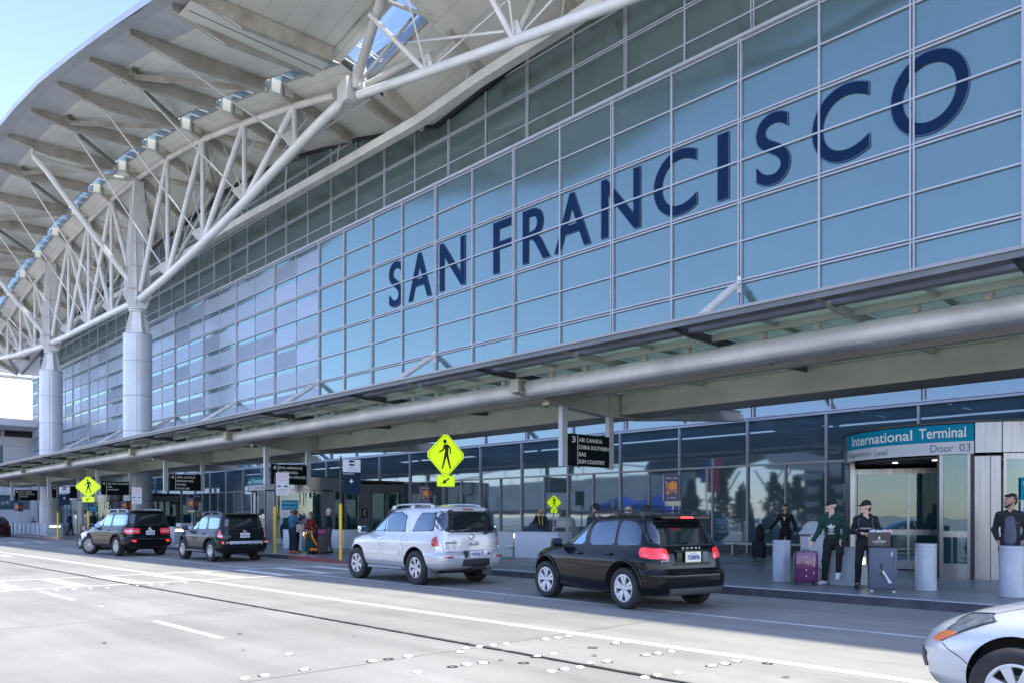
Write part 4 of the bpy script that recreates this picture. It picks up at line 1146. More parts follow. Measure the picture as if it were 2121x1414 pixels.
mb = MB(); mb.rbox(-.88,-.80,-.60,.60,.28,.40,.02); mb.build('rear_valance', PLAST, r, world=False, sm=30)

# ---------------------------------------------------------------- silver full-size
SILV = paint('car_paint_silver', (.53,.54,.57), .35, .33)
keysA = [(.36,-.80,3.25,.84),(.42,-.98,3.42,.93),(.52,-1.05,3.50,.975),(.62,-1.07,3.52,.985),(.70,-1.07,3.52,.985),(.735,-1.05,3.515,.983),(.76,-.97,3.51,.98),(.82,-.945,3.50,.98),
 (.95,-.94,3.45,.978),(1.05,-.935,3.34,.972),(1.12,-.93,3.16,.965),(1.17,-.925,2.85,.958),(1.20,-.92,2.58,.952),(1.25,-.91,2.44,.94),(1.35,-.89,2.29,.915),(1.50,-.855,2.06,.875),(1.65,-.82,1.80,.83),(1.75,-.79,1.56,.79),
 (1.81,-.76,1.32,.74),(1.845,-.68,1.05,.64),(1.865,-.5,.8,.47),(1.875,-.2,.5,.25),(1.878,0,.3,.08)]
sA = dict(keys=keysA, wb=2.72, R=.405, ra=.475, rim=.245, track=.84, style=(6,.030,.052,0), tw=.27, nf=4.4, nr=9, steer=3,
 side_windows=[dict(poly=[(('s',1.38),1.24),(('s',2.32),1.24),(('s',2.02),1.50),(('s',1.72),1.66),(('s',1.40),1.71)], clear=True),
               dict(poly=[(('s',.50),1.24),(('s',1.32),1.24),(('s',1.34),1.71),(('s',.86),1.73),(('s',.55),1.62)]),
               dict(poly=[(('s',-.62),1.27),(('s',.22),1.25),(('s',.10),1.55),(('s',-.04),1.70),(('s',-.60),1.70)])],
 seams=[[(('s',1.36),1.22),(('s',1.36),.8),(('s',1.34),.48)],[(('s',.48),1.22),(('s',.46),.9),(('s',.50),.62)],[(('s',2.38),1.18),(('s',2.40),.8),(('s',2.30),.48)],
        [(('s',.30),1.22),(('s',.44),1.55),(('s',.70),1.76),(('s',1.3),1.775),(('s',1.7),1.72),(('s',2.1),1.50)],
        [(('s',.28),1.04),(('s',.42),1.04)],[(('s',.26),.92),(('s',.36),.92)]],
 handles=[(1.50,1.07)], mirror=(2.22,.96,1.20), handle_mat=CHROME, mirror_mat=mat('mirror_chrome', (.55,.62,.66), .12, .8),
 mould=(.70,.10,.60,2.15), step=(.55,2.10,.33), flap=True, step_mat=mat('step_grey', (.22,.24,.28), .45),
 rear_window=[(('r',.80),1.235),(('r',-.80),1.235),(('r',-.76),1.73),(('r',.76),1.73)],
 windshield=[(('f',.80),1.27),(('f',-.80),1.27),(('f',-.66),1.76),(('f',.66),1.76)],
 rear_seams=[[(('r',.80),1.0),(('r',.78),.80),(('r',.4),.765),(('r',-.4),.765),(('r',-.78),.80),(('r',-.80),1.0)]],
 rails=(-.35,1.30,.68,1.82,mat('rail_silver', (.45,.47,.50), .3, .5),3,.022),
 tail=[([(('rs',.86),.93),(('s',-.66),.93),(('s',-.64),1.10),(('rs',.86),1.17)], 0), ([(('rs',.86),.855),(('s',-.66),.855),(('s',-.66),.925),(('rs',.86),.925)], 1)],
 head=[(('fs',.60),.92),(('s',3.18),.92),(('s',3.06),1.06),(('fs',.62),1.05)], gz=.72, under=[(-.85,-.55,-.2,.1,.30,.46),(-.95,-.9,-.08,.08,.34,.42),(-.8,-.3,.15,.55,.30,.5)])
r, c, bd = make_suv('parked_suv', 'silver full-size sport utility car with roof rails and side steps, behind the black crossover', 'car', (-15.0, 12.18, 0), 3.0, SILV, sA)
mb = MB(); mb.rbox(-.965,-.93,-.14,.16,1.765,1.79,.006); mb.build('brake_light', mat('brake_lens_off', (.25,.02,.03), .3), r, world=False, sm=20).location = (.14,0,0)
mb = MB(); mb.tube((-.955,-.30,1.215),(-.955,-.72,1.245),.010,n=6).tube((-.96,-.42,1.21),(-.90,-.42,1.21),.03,n=10).rbox(-.87,-.80,.50,.58,1.66,1.76,.01).rbox(-.87,-.80,-.58,-.50,1.66,1.76,.01); mb.build('rear_wiper', PLAST, r, world=False, sm=40)
plate(r, -1.085, .66, 'W24DUB3', PLASTG, y=.0)
mb = MB(); mb.rbox(-1.10,-.95,-.42,.34,.46,.63,.03); mb.rbox(-1.088,-1.02,.22,.30,.66,.82,.01).rbox(-1.088,-1.02,-.50,-.24,.66,.82,.01,1).rbox(-1.092,-1.086,-.42,-.35,.72,.77,.003,0); mb.tube((-1.13,-.15,.42),(-.9,-.15,.42),.05,n=8).rbox(-1.14,-1.08,-.28,.12,.38,.46,.01)
mb.build('bumper_step', [PLAST, SILV], r, world=False, sm=30)
mb = MB(); c.patch(mb, [(('rs',.62),.66),(('rs',.84),.66),(('rs',.84),.70),(('rs',.62),.70)], 1, .01, 0); c.patch(mb, [(('rs',.62),.66),(('rs',.84),.66),(('rs',.84),.70),(('rs',.62),.70)], -1, .01, 0); mb.build('reflector', RED, r, world=False, sm=30)
mb = MB(); put_text(mb, 'ARMADA', (-.958,.60,.985), (0,-1,0), (0,0,1), .1, width=.34, height=.045, m=0, bold=.002, align='CENTER', depth=.005)
mb.build('badge', CHROME, r, world=False, sm=30); mb = MB(); mb.path([(-.955,.0+.062*math.sin(t*PI/10),1.125+.062*math.cos(t*PI/10)) for t in range(20)], .009, 6, closed=True).rbox(-.966,-.95,-.082,.082,1.11,1.14,.004)
mb.build('badge', CHROME, r, world=False, sm=30); mb = MB(); put_text(mb, 'LE', (-.958,-.68,.985), (0,-1,0), (0,0,1), .1, height=.035, m=0, align='CENTER', depth=.005)
mb.build('badge', mat('badge_dark_chrome', (.25,.26,.28), .2, .8), r, world=False, sm=30)
mb = MB(); mb.rbox(-.962,-.93,-.20,.12,.93,1.03,.02,0); mb.rbox(-.968,-.955,.02,.09,.965,.995,.004,1); mb.build('tailgate_handle', [SILV, PLAST], r, world=False, sm=30)

# ---------------------------------------------------------------- dark grey-black with fender flares and grey rear step
DRK = paint('car_paint_dark_green_black', (.006,.010,.013), .1, .25)
keysR = [(.32,-.62,2.95,.80),(.38,-.86,3.10,.88),(.48,-.93,3.20,.925),(.62,-.95,3.23,.935),(.70,-.95,3.23,.935),(.73,-.93,3.22,.935),(.76,-.84,3.21,.93),(.85,-.825,3.18,.928),(.95,-.82,3.10,.922),(1.02,-.815,2.95,.915),
 (1.07,-.81,2.66,.908),(1.10,-.805,2.35,.90),(1.15,-.80,2.18,.885),(1.25,-.775,2.02,.855),(1.40,-.73,1.80,.81),(1.55,-.68,1.56,.765),(1.64,-.65,1.38,.73),(1.69,-.60,1.15,.67),(1.715,-.48,.92,.56),(1.73,-.28,.7,.38),(1.738,-.05,.42,.14)]
sR = dict(keys=keysR, wb=2.46, R=.38, ra=.45, rim=.225, track=.80, style=(6,.026,.042,0), tw=.26, nf=4.4, nr=9, steer=0,
 side_windows=[dict(poly=[(('s',1.25),1.14),(('s',2.08),1.14),(('s',1.78),1.42),(('s',1.55),1.56),(('s',1.25),1.60)], clear=True),
               dict(poly=[(('s',.48),1.14),(('s',1.18),1.14),(('s',1.18),1.60),(('s',.66),1.61),(('s',.52),1.45)], clear=True),
               dict(poly=[(('s',-.52),1.17),(('s',.34),1.15),(('s',.44),1.45),(('s',.48),1.59),(('s',-.42),1.58)], clear=True)],
 seams=[[(('s',1.21),1.12),(('s',1.21),.7),(('s',1.2),.42)],[(('s',.44),1.12),(('s',.44),.85),(('s',.5),.62)],[(('s',2.16),1.1),(('s',2.16),.7),(('s',2.1),.42)]],
 handles=[(1.36,1.0),(.60,1.0)], mirror=(2.0,.90,1.10), flares=[0, 2.46], flare_r=.04, flare_mat=DRK, step=(.48,1.98,.34), flap=True,
 rear_window=[(('r',.72),1.15),(('r',-.72),1.15),(('r',-.66),1.60),(('r',.66),1.60)],
 windshield=[(('f',.74),1.16),(('f',-.74),1.16),(('f',-.62),1.62),(('f',.62),1.62)],
 rear_seams=[[(('r',.80),1.1),(('r',.80),.77),(('r',0),.765),(('r',-.80),.77),(('r',-.80),1.1)]],
 rails=(-.2,1.2,.62,1.70,PLASTG,3,.018),
 tail=[([(('rs',.76),.86),(('s',-.60),.86),(('s',-.54),.98),(('s',-.62),1.15),(('rs',.80),1.15)], 0), ([(('rs',.78),.90),(('s',-.62),.90),(('s',-.60),.95),(('rs',.78),.95)], 1), ([(('rs',.80),.66),(('s',-.84),.66),(('s',-.82),.73),(('rs',.80),.73)], 3)],
 tail_mat=mat('tail_lens_pink_red', (.55,.06,.08), .15, 0, .3, 20, coat=1, emis=((1,.1,.1), .08)),
 head=[(('fs',.55),.86),(('s',2.9),.88),(('s',2.78),1.0),(('fs',.58),.98)], gz=.66)
r, c, bd = make_suv('parked_suv', 'dark sport utility car with a grey step bumper, just ahead of the three standing travellers', 'car', (-27.95, 12.72, 0), -.5, DRK, sR)
mb = MB(); mb.rbox(-.99,-.90,-.62,.62,.62,.74,.03,0); 
for y in (-.45,-.22,0,.22,.45): mb.rbox(-.998,-.985,y-.07,y+.07,.625,.65,.004,1)
for y in (-.70,.70): mb.lathe([(0,0),(.045,0),(.045,.04)], (-.985,y,.68), 12, m=2)
mb.build('bumper_step', [mat('step_silver', (.42,.45,.50), .4, .2), PLAST, CLEARL], r, world=False, sm=30)
plate(r, -.835, .86, '5FNA324', PLASTG)
mb = MB(); mb.prism([(-.60,-.68,1.68),(-.60,.68,1.68),(-.86,.62,1.655),(-.86,-.62,1.655)], (0,0,.03)); mb.build('spoiler', DRK, r, world=False, sm=20)
mb = MB(); mb.path([(-.838,.0+.06*math.sin(t*PI/8),1.08+.035*math.cos(t*PI/8)) for t in range(16)], .007, 6, closed=True).path([(-.838,.028*math.sin(t*PI/8),1.08+.033*math.cos(t*PI/8)) for t in range(16)], .006, 6, closed=True)
mb.build('badge', CHROME, r, world=False, sm=30)
mb = MB(); mb.tube((-.84,0,1.13),(-.82,.34,1.16),.010,n=6); mb.build('rear_wiper', PLAST, r, world=False, sm=40)

# ---------------------------------------------------------------- long black luxury one pulling out
BLK2 = paint('car_paint_deep_black', (.004,.005,.006), 0, .22)
keysN = [(.34,-.78,3.30,.84),(.40,-1.0,3.46,.93),(.50,-1.08,3.54,.975),(.62,-1.10,3.56,.985),(.70,-1.10,3.56,.985),(.74,-1.07,3.55,.983),(.78,-.99,3.55,.98),(.90,-.98,3.53,.978),(1.0,-.975,3.45,.972),(1.08,-.97,3.30,.965),
 (1.13,-.965,3.0,.958),(1.17,-.96,2.62,.95),(1.22,-.955,2.46,.938),(1.35,-.935,2.28,.905),(1.50,-.905,2.06,.87),(1.66,-.87,1.80,.825),(1.76,-.845,1.56,.785),(1.82,-.80,1.30,.73),(1.85,-.70,1.05,.62),(1.868,-.5,.8,.45),(1.876,-.2,.4,.18)]
sN = dict(keys=keysN, wb=2.80, R=.40, ra=.47, rim=.255, track=.84, style=(12,.012,.024,0), tw=.27, nf=4.4, nr=9, steer=26,
 side_windows=[dict(poly=[(('s',1.45),1.22),(('s',2.30),1.22),(('s',2.0),1.50),(('s',1.75),1.65),(('s',1.45),1.69)], clear=True),
               dict(poly=[(('s',.62),1.22),(('s',1.38),1.22),(('s',1.38),1.69),(('s',.62),1.70)], clear=True),
               dict(poly=[(('s',-.78),1.24),(('s',.50),1.22),(('s',.50),1.70),(('s',-.72),1.70)], clear=True)],
 seams=[[(('s',1.41),1.2),(('s',1.41),.8),(('s',1.4),.45)],[(('s',.56),1.2),(('s',.54),.9),(('s',.56),.62)],[(('s',2.36),1.15),(('s',2.38),.8),(('s',2.3),.45)]],
 handles=[(1.56,1.06),(.72,1.06)], mirror=(2.2,.95,1.17), flares=[0, 2.80], flare_r=.022,
 rear_window=[(('r',.78),1.24),(('r',-.78),1.24),(('r',-.74),1.76),(('r',.74),1.76)],
 windshield=[(('f',.80),1.25),(('f',-.80),1.25),(('f',-.66),1.74),(('f',.66),1.74)],
 rear_seams=[[(('r',.90),.86),(('r',.4),.80),(('r',-.4),.80),(('r',-.90),.86)]],
 rails=(-.45,1.30,.68,1.82,mat('rail_pale', (.40,.44,.50), .3, .4),3,.022),
 tail=[([(('rs',.40),.92),(('s',-.74),.92),(('s',-.72),1.14),(('rs',.40),1.14)], 0), ([(('rs',.46),1.0),(('rs',.90),1.0),(('rs',.90),1.06),(('rs',.46),1.06)], 1), ([(('rs',.60),.60),(('rs',.74),.60),(('rs',.74),.66),(('rs',.60),.66)], 3)],
 tail_mat=mat('tail_lens_wide', (.50,.03,.04), .15, 0, .2, 20, coat=1, emis=((1,.05,.05), .06)),
 head=[(('fs',.60),.90),(('s',3.2),.92),(('s',3.08),1.04),(('fs',.62),1.03)], gz=.72)
r, c, bd = make_suv('parked_suv', 'long black luxury utility car with broad red tail lights, pulling out beside the white car', 'car', (-34.5, 11.62, 0), -5.0, BLK2, sN)
plate(r, -.995, .88, '6VZC048', PLASTG)
mb = MB(); mb.path([(-.99,.045*math.sin(t*PI/8),1.09+.085*math.cos(t*PI/8)) for t in range(16)], .012, 6, closed=True).rbox(-.998,-.985,-.008,.008,1.02,1.17,.003)
mb.build('badge', CHROME, r, world=False, sm=0); mb = MB(); put_text(mb, 'LINCOLN', (-.995,.74,.86), (0,-1,0), (0,0,1), .1, width=.34, height=.03, m=0, align='CENTER', depth=.005); mb.build('badge', CHROME, r, world=False, sm=0); mb = MB(); put_text(mb, 'NAVIGATOR', (-.995,-.66,.86), (0,-1,0), (0,0,1), .1, width=.36, height=.03, m=0, align='CENTER', depth=.005)
mb.build('badge', CHROME, r, world=False, sm=0)
mb = MB(); mb.rbox(-1.115,-1.09,-.8,.8,.70,.715,.004); mb.build('bumper_trim', CHROME, r, world=False, sm=0)
mb = MB(); mb.prism([(-.78,-.72,1.82),(-.78,.72,1.82),(-.98,.66,1.80),(-.98,-.66,1.80)], (0,0,.03)); mb.build('spoiler', BLK2, r, world=False, sm=20)

# ---------------------------------------------------------------- sedans: white one ahead, dark red one at the edge, pale one in front
def sedan_keys(L0, L1, zt=1.45, rear=0):
    k = [(.18,L0+.25,L1-.22,.76),(.24,L0+.06,L1-.08,.83),(.34,L0,L1-.02,.865),(.46,L0,L1,.875),(.56,L0+.01,L1-.005,.876),(.64,L0+.04,L1-.05,.874),(.72,L0+.08,L1-.16,.868),(.80,L0+.12,L1-.36,.86),(.86,L0+.16,L1-.66,.85),(.91,L0+.22,L1-1.00,.838),(.95,L0+.28,L1-1.22,.82),
         (1.02,L0+.40,L1-1.42,.785),(1.12,L0+.52,L1-1.62,.735),(1.22,L0+.66,L1-1.84,.68),(1.32,L0+.84,L1-2.10,.62),(1.39,L0+1.02,L1-2.34,.54),(1.43,L0+1.3,L1-2.6,.40),(1.45,L0+1.6,L1-2.8,.15)]
    return [(z*zt/1.45, a, b, c) for z, a, b, c in k]
WHT = paint('car_paint_white', (.62,.63,.66), 0, .3)
PALE = paint('car_paint_pale_silver', (.60,.62,.66), .15, .28)
DRED = paint('car_paint_dark_red', (.022,.008,.012), .1, .25)
def sedan(name, label, loc, yaw, P, L0, L1, WB, zt, style, R=.315, steer=0):
    kz = zt/1.45
    sp = dict(keys=sedan_keys(L0, L1, zt), wb=WB, R=R, ra=R+.06, rim=R*.66, track=.74, style=style, tw=.20, nf=3.2, nr=4.5, steer=steer, zf=.2,
     side_windows=[dict(poly=[(('s',(L0+L1)/2+.05),.965*kz),(('s',L1-1.55),.965*kz),(('s',L1-2.1),1.26*kz),(('s',(L0+L1)/2+.05),1.31*kz)], clear=True),
                   dict(poly=[(('s',L0+.75),.98*kz),(('s',(L0+L1)/2),.965*kz),(('s',(L0+L1)/2),1.31*kz),(('s',L0+1.15),1.27*kz)])],
     seams=[[(('s',(L0+L1)/2+.02),.94*kz),(('s',(L0+L1)/2+.02),.30)],[(('s',L1-1.45),.92*kz),(('s',L1-1.45),.3)],[(('s',L0+.95),.94*kz),(('s',L0+1.05),.5)]],
     handles=[((L0+L1)/2+.15,.80*kz),(L0+1.2,.80*kz)], mirror=(L1-1.75,.80,.93*kz),
     rear_window=[(('r',.66),1.0*kz),(('r',-.66),1.0*kz),(('r',-.50),1.33*kz),(('r',.50),1.33*kz)],
     windshield=[(('f',.68),.99*kz),(('f',-.68),.99*kz),(('f',-.50),1.36*kz),(('f',.50),1.36*kz)],
     tail=[([(('rs',.50),.74*kz),(('s',L0+.40),.76*kz),(('s',L0+.42),.88*kz),(('rs',.54),.87*kz)], 0)],
     head=[(('fs',.50),.60*kz),(('s',L1-.44),.62*kz),(('s',L1-.62),.76*kz),(('fs',.56),.70*kz)], gz=.36)
    return make_suv(name, label, 'car', loc, yaw, P, sp)
sedan('parked_car', 'white car just visible ahead of the long black utility car', (-41.6, 12.9, 0), -4, WHT, -.80, 3.1, 2.35, 1.46, (8,.018,.028,0), steer=0)
r, c, bd = sedan('parked_car', 'dark car with a red tail light, cut off by the left edge of the photo', (-72.6, 13.9, 0), 2, DRED, -.95, 3.4, 2.5, 1.62, (8,.018,.028,0))
# pale hatchback whose nose enters at the lower right: rounder nose, steep headlight
kP = [(.17,-.55,3.02,.74),(.22,-.75,3.18,.80),(.30,-.80,3.24,.84),(.42,-.80,3.27,.86),(.54,-.80,3.26,.868),(.63,-.79,3.21,.870),(.70,-.78,3.13,.868),(.77,-.77,3.00,.862),(.84,-.76,2.82,.855),(.90,-.75,2.56,.846),(.95,-.74,2.28,.835),(.99,-.73,2.10,.82),
      (1.08,-.70,1.92,.79),(1.2,-.66,1.66,.745),(1.32,-.62,1.36,.69),(1.42,-.56,1.02,.62),(1.47,-.42,.7,.52),(1.49,-.2,.4,.3),(1.495,0,.2,.1)]
sP = dict(keys=kP, wb=2.42, R=.315, ra=.375, rim=.205, track=.755, style=(7,.022,.040,0), tw=.20, nf=3.0, nr=5, steer=0, zf=.2, mrim=HUBCAP,
     side_windows=[dict(poly=[(('s',.85),1.01),(('s',1.75),1.01),(('s',1.3),1.27),(('s',.85),1.37)], clear=True), dict(poly=[(('s',-.3),1.04),(('s',.8),1.01),(('s',.8),1.37),(('s',-.1),1.33)])],
     seams=[[(('s',.82),.98),(('s',.82),.3)],[(('s',1.86),.97),(('s',1.86),.6),(('s',1.95),.3)],[(('s',3.0),.585),(('s',2.84),.50),(('s',2.74),.43)],[(('s',2.66),.83),(('s',2.4),.905),(('s',2.12),.965)]],
     handles=[(1.0,.86),(-.1,.88)], mirror=(1.65,.82,.98),
     rear_window=[(('r',.66),1.0),(('r',-.66),1.0),(('r',-.56),1.38),(('r',.56),1.38)],
     windshield=[(('f',.68),1.04),(('f',-.68),1.04),(('f',-.52),1.42),(('f',.52),1.42)],
     tail=[([(('rs',.6),.80),(('s',-.5),.80),(('s',-.5),1.0),(('rs',.64),1.0)], 0)],
     head=[(('fs',.58),.60),(('s',3.0),.60),(('s',2.86),.68),(('s',2.58),.80),(('s',2.62),.845),(('s',2.84),.815),(('fs',.50),.745)], gz=.34)
r, c, bd = make_suv('parked_car', 'pale silver hatchback nose with clear headlight, cut off by the lower right corner', 'car', (.74, 7.55, 0), 0, PALE, sP)
mb = MB(); c.patch(mb, [(('s',3.09),.595),(('s',3.01),.595),(('s',2.90),.655),(('s',2.86),.685),(('s',2.98),.685)], 1, .0125, 0, rnd=1, rows=6); mb.build('indicator', AMBER, r, world=False, sm=40)
# ================================================================== what stands across the road (seen in the glass) and beyond
WALLW = mat('viaduct_white', (.55,.56,.57), .6, 0, .12, .3)
WALLD = mat('viaduct_dark', (.10,.11,.12), .6, 0, .2, .3)
t = thing('elevated_guideway', (-120, -33, 0), 'long white elevated railway wall across the road, mirrored in the street glass', 'railway')
mb = MB()
for i in range(22):
    a = -201+i*6.5; mb.box(a+.03, a+6.47, -33, -32.6, 2.6, 7.2+.5*math.sin(i*.35))
mb.build('wall_panel', WALLW, t, sm=0)
mb = MB(); mb.box(-201, -58, -38, -33, 2.0, 2.6)
for i in range(8): mb.box(-200+i*19, -198.8+i*19, -36.5, -35.3, 0, 2.0)
mb.build('deck', WALLD, t, sm=0)
mb = MB(); mb.path([(-200+i*4, -34, 8.2+1.5*abs(math.sin(i*.28))) for i in range(36)], .16, 6)
for i in range(0, 36, 2): mb.tube((-200+i*4, -34, 7), (-200+i*4, -34, 8.2+1.5*abs(math.sin(i*.28))), .10, n=6)
mb.build('railing', WALLW, t, sm=0)
t = thing('car_park', (-52, -70, 0), 'grey storeyed car park far across the road', 'building')
for i in range(6):
    MB().box(-62, -36, -90, -64, 2.2*i+.9, 2.2*i+2.0).build('storey_wall', mat('car_park_concrete', (.30,.31,.32), .8, 0, .2, .2), t, sm=0)
MB().box(-61, -37, -89, -65, 0, 12.6).build('core', WALLD, t, sm=0)
t = thing('tent_roof', (-56, -40, 0), 'dark domed station roof on branching posts across the road', 'roof')
mb = MB(); n = 16
for j in range(10):
    for i in range(n):
        def q(i, j): x = -9+18*i/n; y = -52+22*j/10; return (x-56, y, 7.4+3.2*max(0, 1-((x)/9)**2)**.5)
        mb.quad(q(i,j), q(i+1,j), q(i+1,j+1), q(i,j+1))
mb.build('canopy_shell', WALLD, t, sm=50)
mb = MB()
for x in (-62, -56, -50):
    mb.tube((x,-36,0),(x,-36,5),.2); mb.tube((x,-36,5),(x-2,-36,7.6),.12); mb.tube((x,-36,5),(x+2,-36,7.6),.12)
mb.build('branching_post', WALLW, t, sm=40)
def tree(name, x, y, h, r, label, seed, conifer=True, m=None):
    rnd = random.Random(seed)
    t = thing(name, (x, y, 0), label, 'tree', 'trees across the road')
    mb = MB(); mb.tube((x, y, 0), (x, y, h*.9), .16, .04, 8)
    for i in range(8):
        z = h*(.25+.08*i); a = rnd.random()*6.28; mb.tube((x, y, z), (x+math.cos(a)*r*.6, y+math.sin(a)*r*.6, z+.4), .05, .02, 5)
    mb.build('trunk', mat('bark', (.08,.06,.045), .9), t, sm=40)
    mb = MB()
    for i in range(700):
        u = rnd.random()**.7; z = h*(.12+.86*u)+.25*math.sin(i); rr = r*((1-u)**.7*(.75+.35*math.sin(u*17+seed))+.10) if conifer else r*math.sin(PI*min(.95, u*.9+.1))
        a = rnd.random()*6.28; d = rr*(.45+.6*rnd.random()); c = Vector((x+d*math.cos(a), y+d*math.sin(a), z+rnd.uniform(-.2, .2)))
        s = rnd.uniform(.14, .32); ax = Vector((rnd.uniform(-1, 1), rnd.uniform(-1, 1), rnd.uniform(-.6, .4))).normalized(); b = ax.orthogonal().normalized()
        mb.quad(c-ax*s-b*s*.4, c+ax*s-b*s*.4, c+ax*s*1.2+b*s*.4, c-ax*s+b*s*.4)
    mb.build('crown', m or mat('foliage_dark', (.07,.11,.055), .8, 0, .4, 2), t, sm=0)
for i, (x, y, h) in enumerate([(-53,-24,5.8),(-50,-25,6.6),(-46.8,-24,5.2),(-44,-26,6.6),(-41.5,-24.5,5.9),(-38.5,-25,6.4),(-35,-26,5.4),(-31.5,-24,6.0),(-56.5,-26,4.8)]):
    tree('conifer_tree', x, y, h, 1.6, 'dark conifer in the row across the road, seen only in the glass', 11+i)
def tent(x, y, w_, lab):
    mb = MB(); z = 3.0
    mb.add([(x-w_/2,y-w_/2,z),(x+w_/2,y-w_/2,z),(x+w_/2,y+w_/2,z),(x-w_/2,y+w_/2,z),(x,y,z+1.3),(x-w_/2,y-w_/2,z-.9),(x+w_/2,y-w_/2,z-.9),(x+w_/2,y+w_/2,z-.9),(x-w_/2,y+w_/2,z-.9)],
           [(0,1,4),(1,2,4),(2,3,4),(3,0,4),(0,1,6,5),(1,2,7,6),(2,3,8,7),(3,0,5,8)])
    for sx in (-1, 1):
        for sy in (-1, 1): mb.tube((x+sx*w_/2, y+sy*w_/2, 0), (x+sx*w_/2, y+sy*w_/2, z), .03, n=6)
    o = mb.build('blue_tent', mat('tent_blue', (.02,.06,.35), .6), None, sm=0, loc=(x, y, 0)); tag(o, lab, 'tent')
tent(-60, -18, 4.2, 'blue pop-up tent across the road, left of the pair in the glass'); tent(-54.5, -18, 4.2, 'blue pop-up tent across the road, right of the pair in the glass')
t = thing('banner_post', (-46, -16, 0), 'pale post with red and blue banners across the road', 'banner post')
MB().tube((-46,-16,0),(-46,-16,8.8),.12).build('post', WALLW, t)
MB().box(-45.85,-44.85,-16.02,-15.98,4.2,8.2).build('banner', mat('banner_red', (.55,.06,.12), .6), t, sm=0)
MB().box(-46.7,-46.15,-16.02,-15.98,5.2,8.2).build('banner', mat('banner_blue', (.04,.15,.5), .6), t, sm=0)

# ---- building at the far left end
t = thing('end_building', (-128, 20, 0), 'pale blue panelled block with flat overhanging roof beyond the columns', 'building')
mb = MB()
PB = mat('block_panel', (.60,.63,.70), .45, .1, .07, .3)
for j, (z0, z1) in enumerate(((0,2.6),(2.6,4.6),(4.6,7.2),(7.2,9.6),(9.6,11.4),(11.4,12.7))):
    for i in range(12):
        y = 2+i*3.3
        if (j == 1 and 14 < y < 27): continue
        if (j in (3, 4) and 6 < y < 24.5): continue
        mb.box(-128.3, -128, y+.02, y+3.28, z0+.02, z1-.02)
mb.build('wall_panel', PB, t, sm=0)
MB().box(-150, -128.25, 2, 45, 0, 12.68).build('wall_core', mat('block_core_dark', (.12,.14,.18), .7), t, sm=0)  # dark core colour that shows in the gaps between the panels
MB().box(-128.2, -128.1, 7, 25, 7.25, 11.3).build('window', glass_mat('block_glass', (.05,.09,.08), (.6,.8,.75), .3, .02), t, sm=0)
MB().box(-128.2, -128.1, 15, 27, 2.7, 4.5).build('window', GLL, t, sm=0)
mb = MB(); mb.box(-152, -122, 16, 45, 13.8, 14.6); mb.prism([(-122,16,13.7),(-122,45,13.7),(-126,45,13.4),(-126,20,13.4)], (0,0,.1)); mb.build('flat_roof', PB, t, sm=0)
mb = MB()
for y in (19, 25, 31, 37): mb.box(-129, -128.6, y, y+.4, 12.7, 13.8)
mb.box(-145, -130, 18, 45, 12.7, 13.8, 1); mb.build('roof_post', [PB, WALLD], t, sm=0)
mb = MB(); mb.path([(-128.4, 3+i*2, 13.6) for i in range(8)], .04, 5)
for i in range(8): mb.tube((-128.4, 3+i*2, 12.7), (-128.4, 3+i*2, 13.6), .04, n=5)
mb.build('roof_rail', WHITE, t, sm=0)
t = thing('far_terminal_roof', (-190, 30, 20), 'bright white curved roof edge far beyond the block at the left', 'roof')
mb = MB(); mb.box(-215, -170, -30, 90, 17.9, 21.2); mb.build('roof_slab', mat('far_roof_white', (.72,.70,.66), .6, 0, .08, .1), t, sm=0)
mb = MB(); mb.box(-213, -172, -28, 88, 0, 17.8); mb.build('wall', PB, t, sm=0)
mb = MB(); mb.tube((-168,27,21.2),(-168,27,27),.18,n=8).tube((-168,27,27),(-168,27,31),.05,n=6); mb.build('mast', WALLW, t, sm=40)
# underside lattice of the next roof bay, catching the sun
t = thing('next_roof', (-140, 24, 22), 'sunlit white lattice roof end seen under the truss at the far left', 'roof')
mb = MB()
for y in range(13, 40, 3): mb.bar((-139, y, 26.6), (-152, y, 24.8), .25, .5)
for x, z in ((-139, 26.4), (-143, 25.8), (-147.5, 25.2), (-152, 24.6)): mb.bar((x, 10, z), (x, 42, z), .4, .5)
mb.build('lattice', WHITE, t, sm=0)
mb = MB(); mb.quad((-139, 10, 27.1), (-152, 10, 25.2), (-152, 42, 25.2), (-139, 42, 27.1)); mb.build('roof_skin', CREAM, t, sm=0)
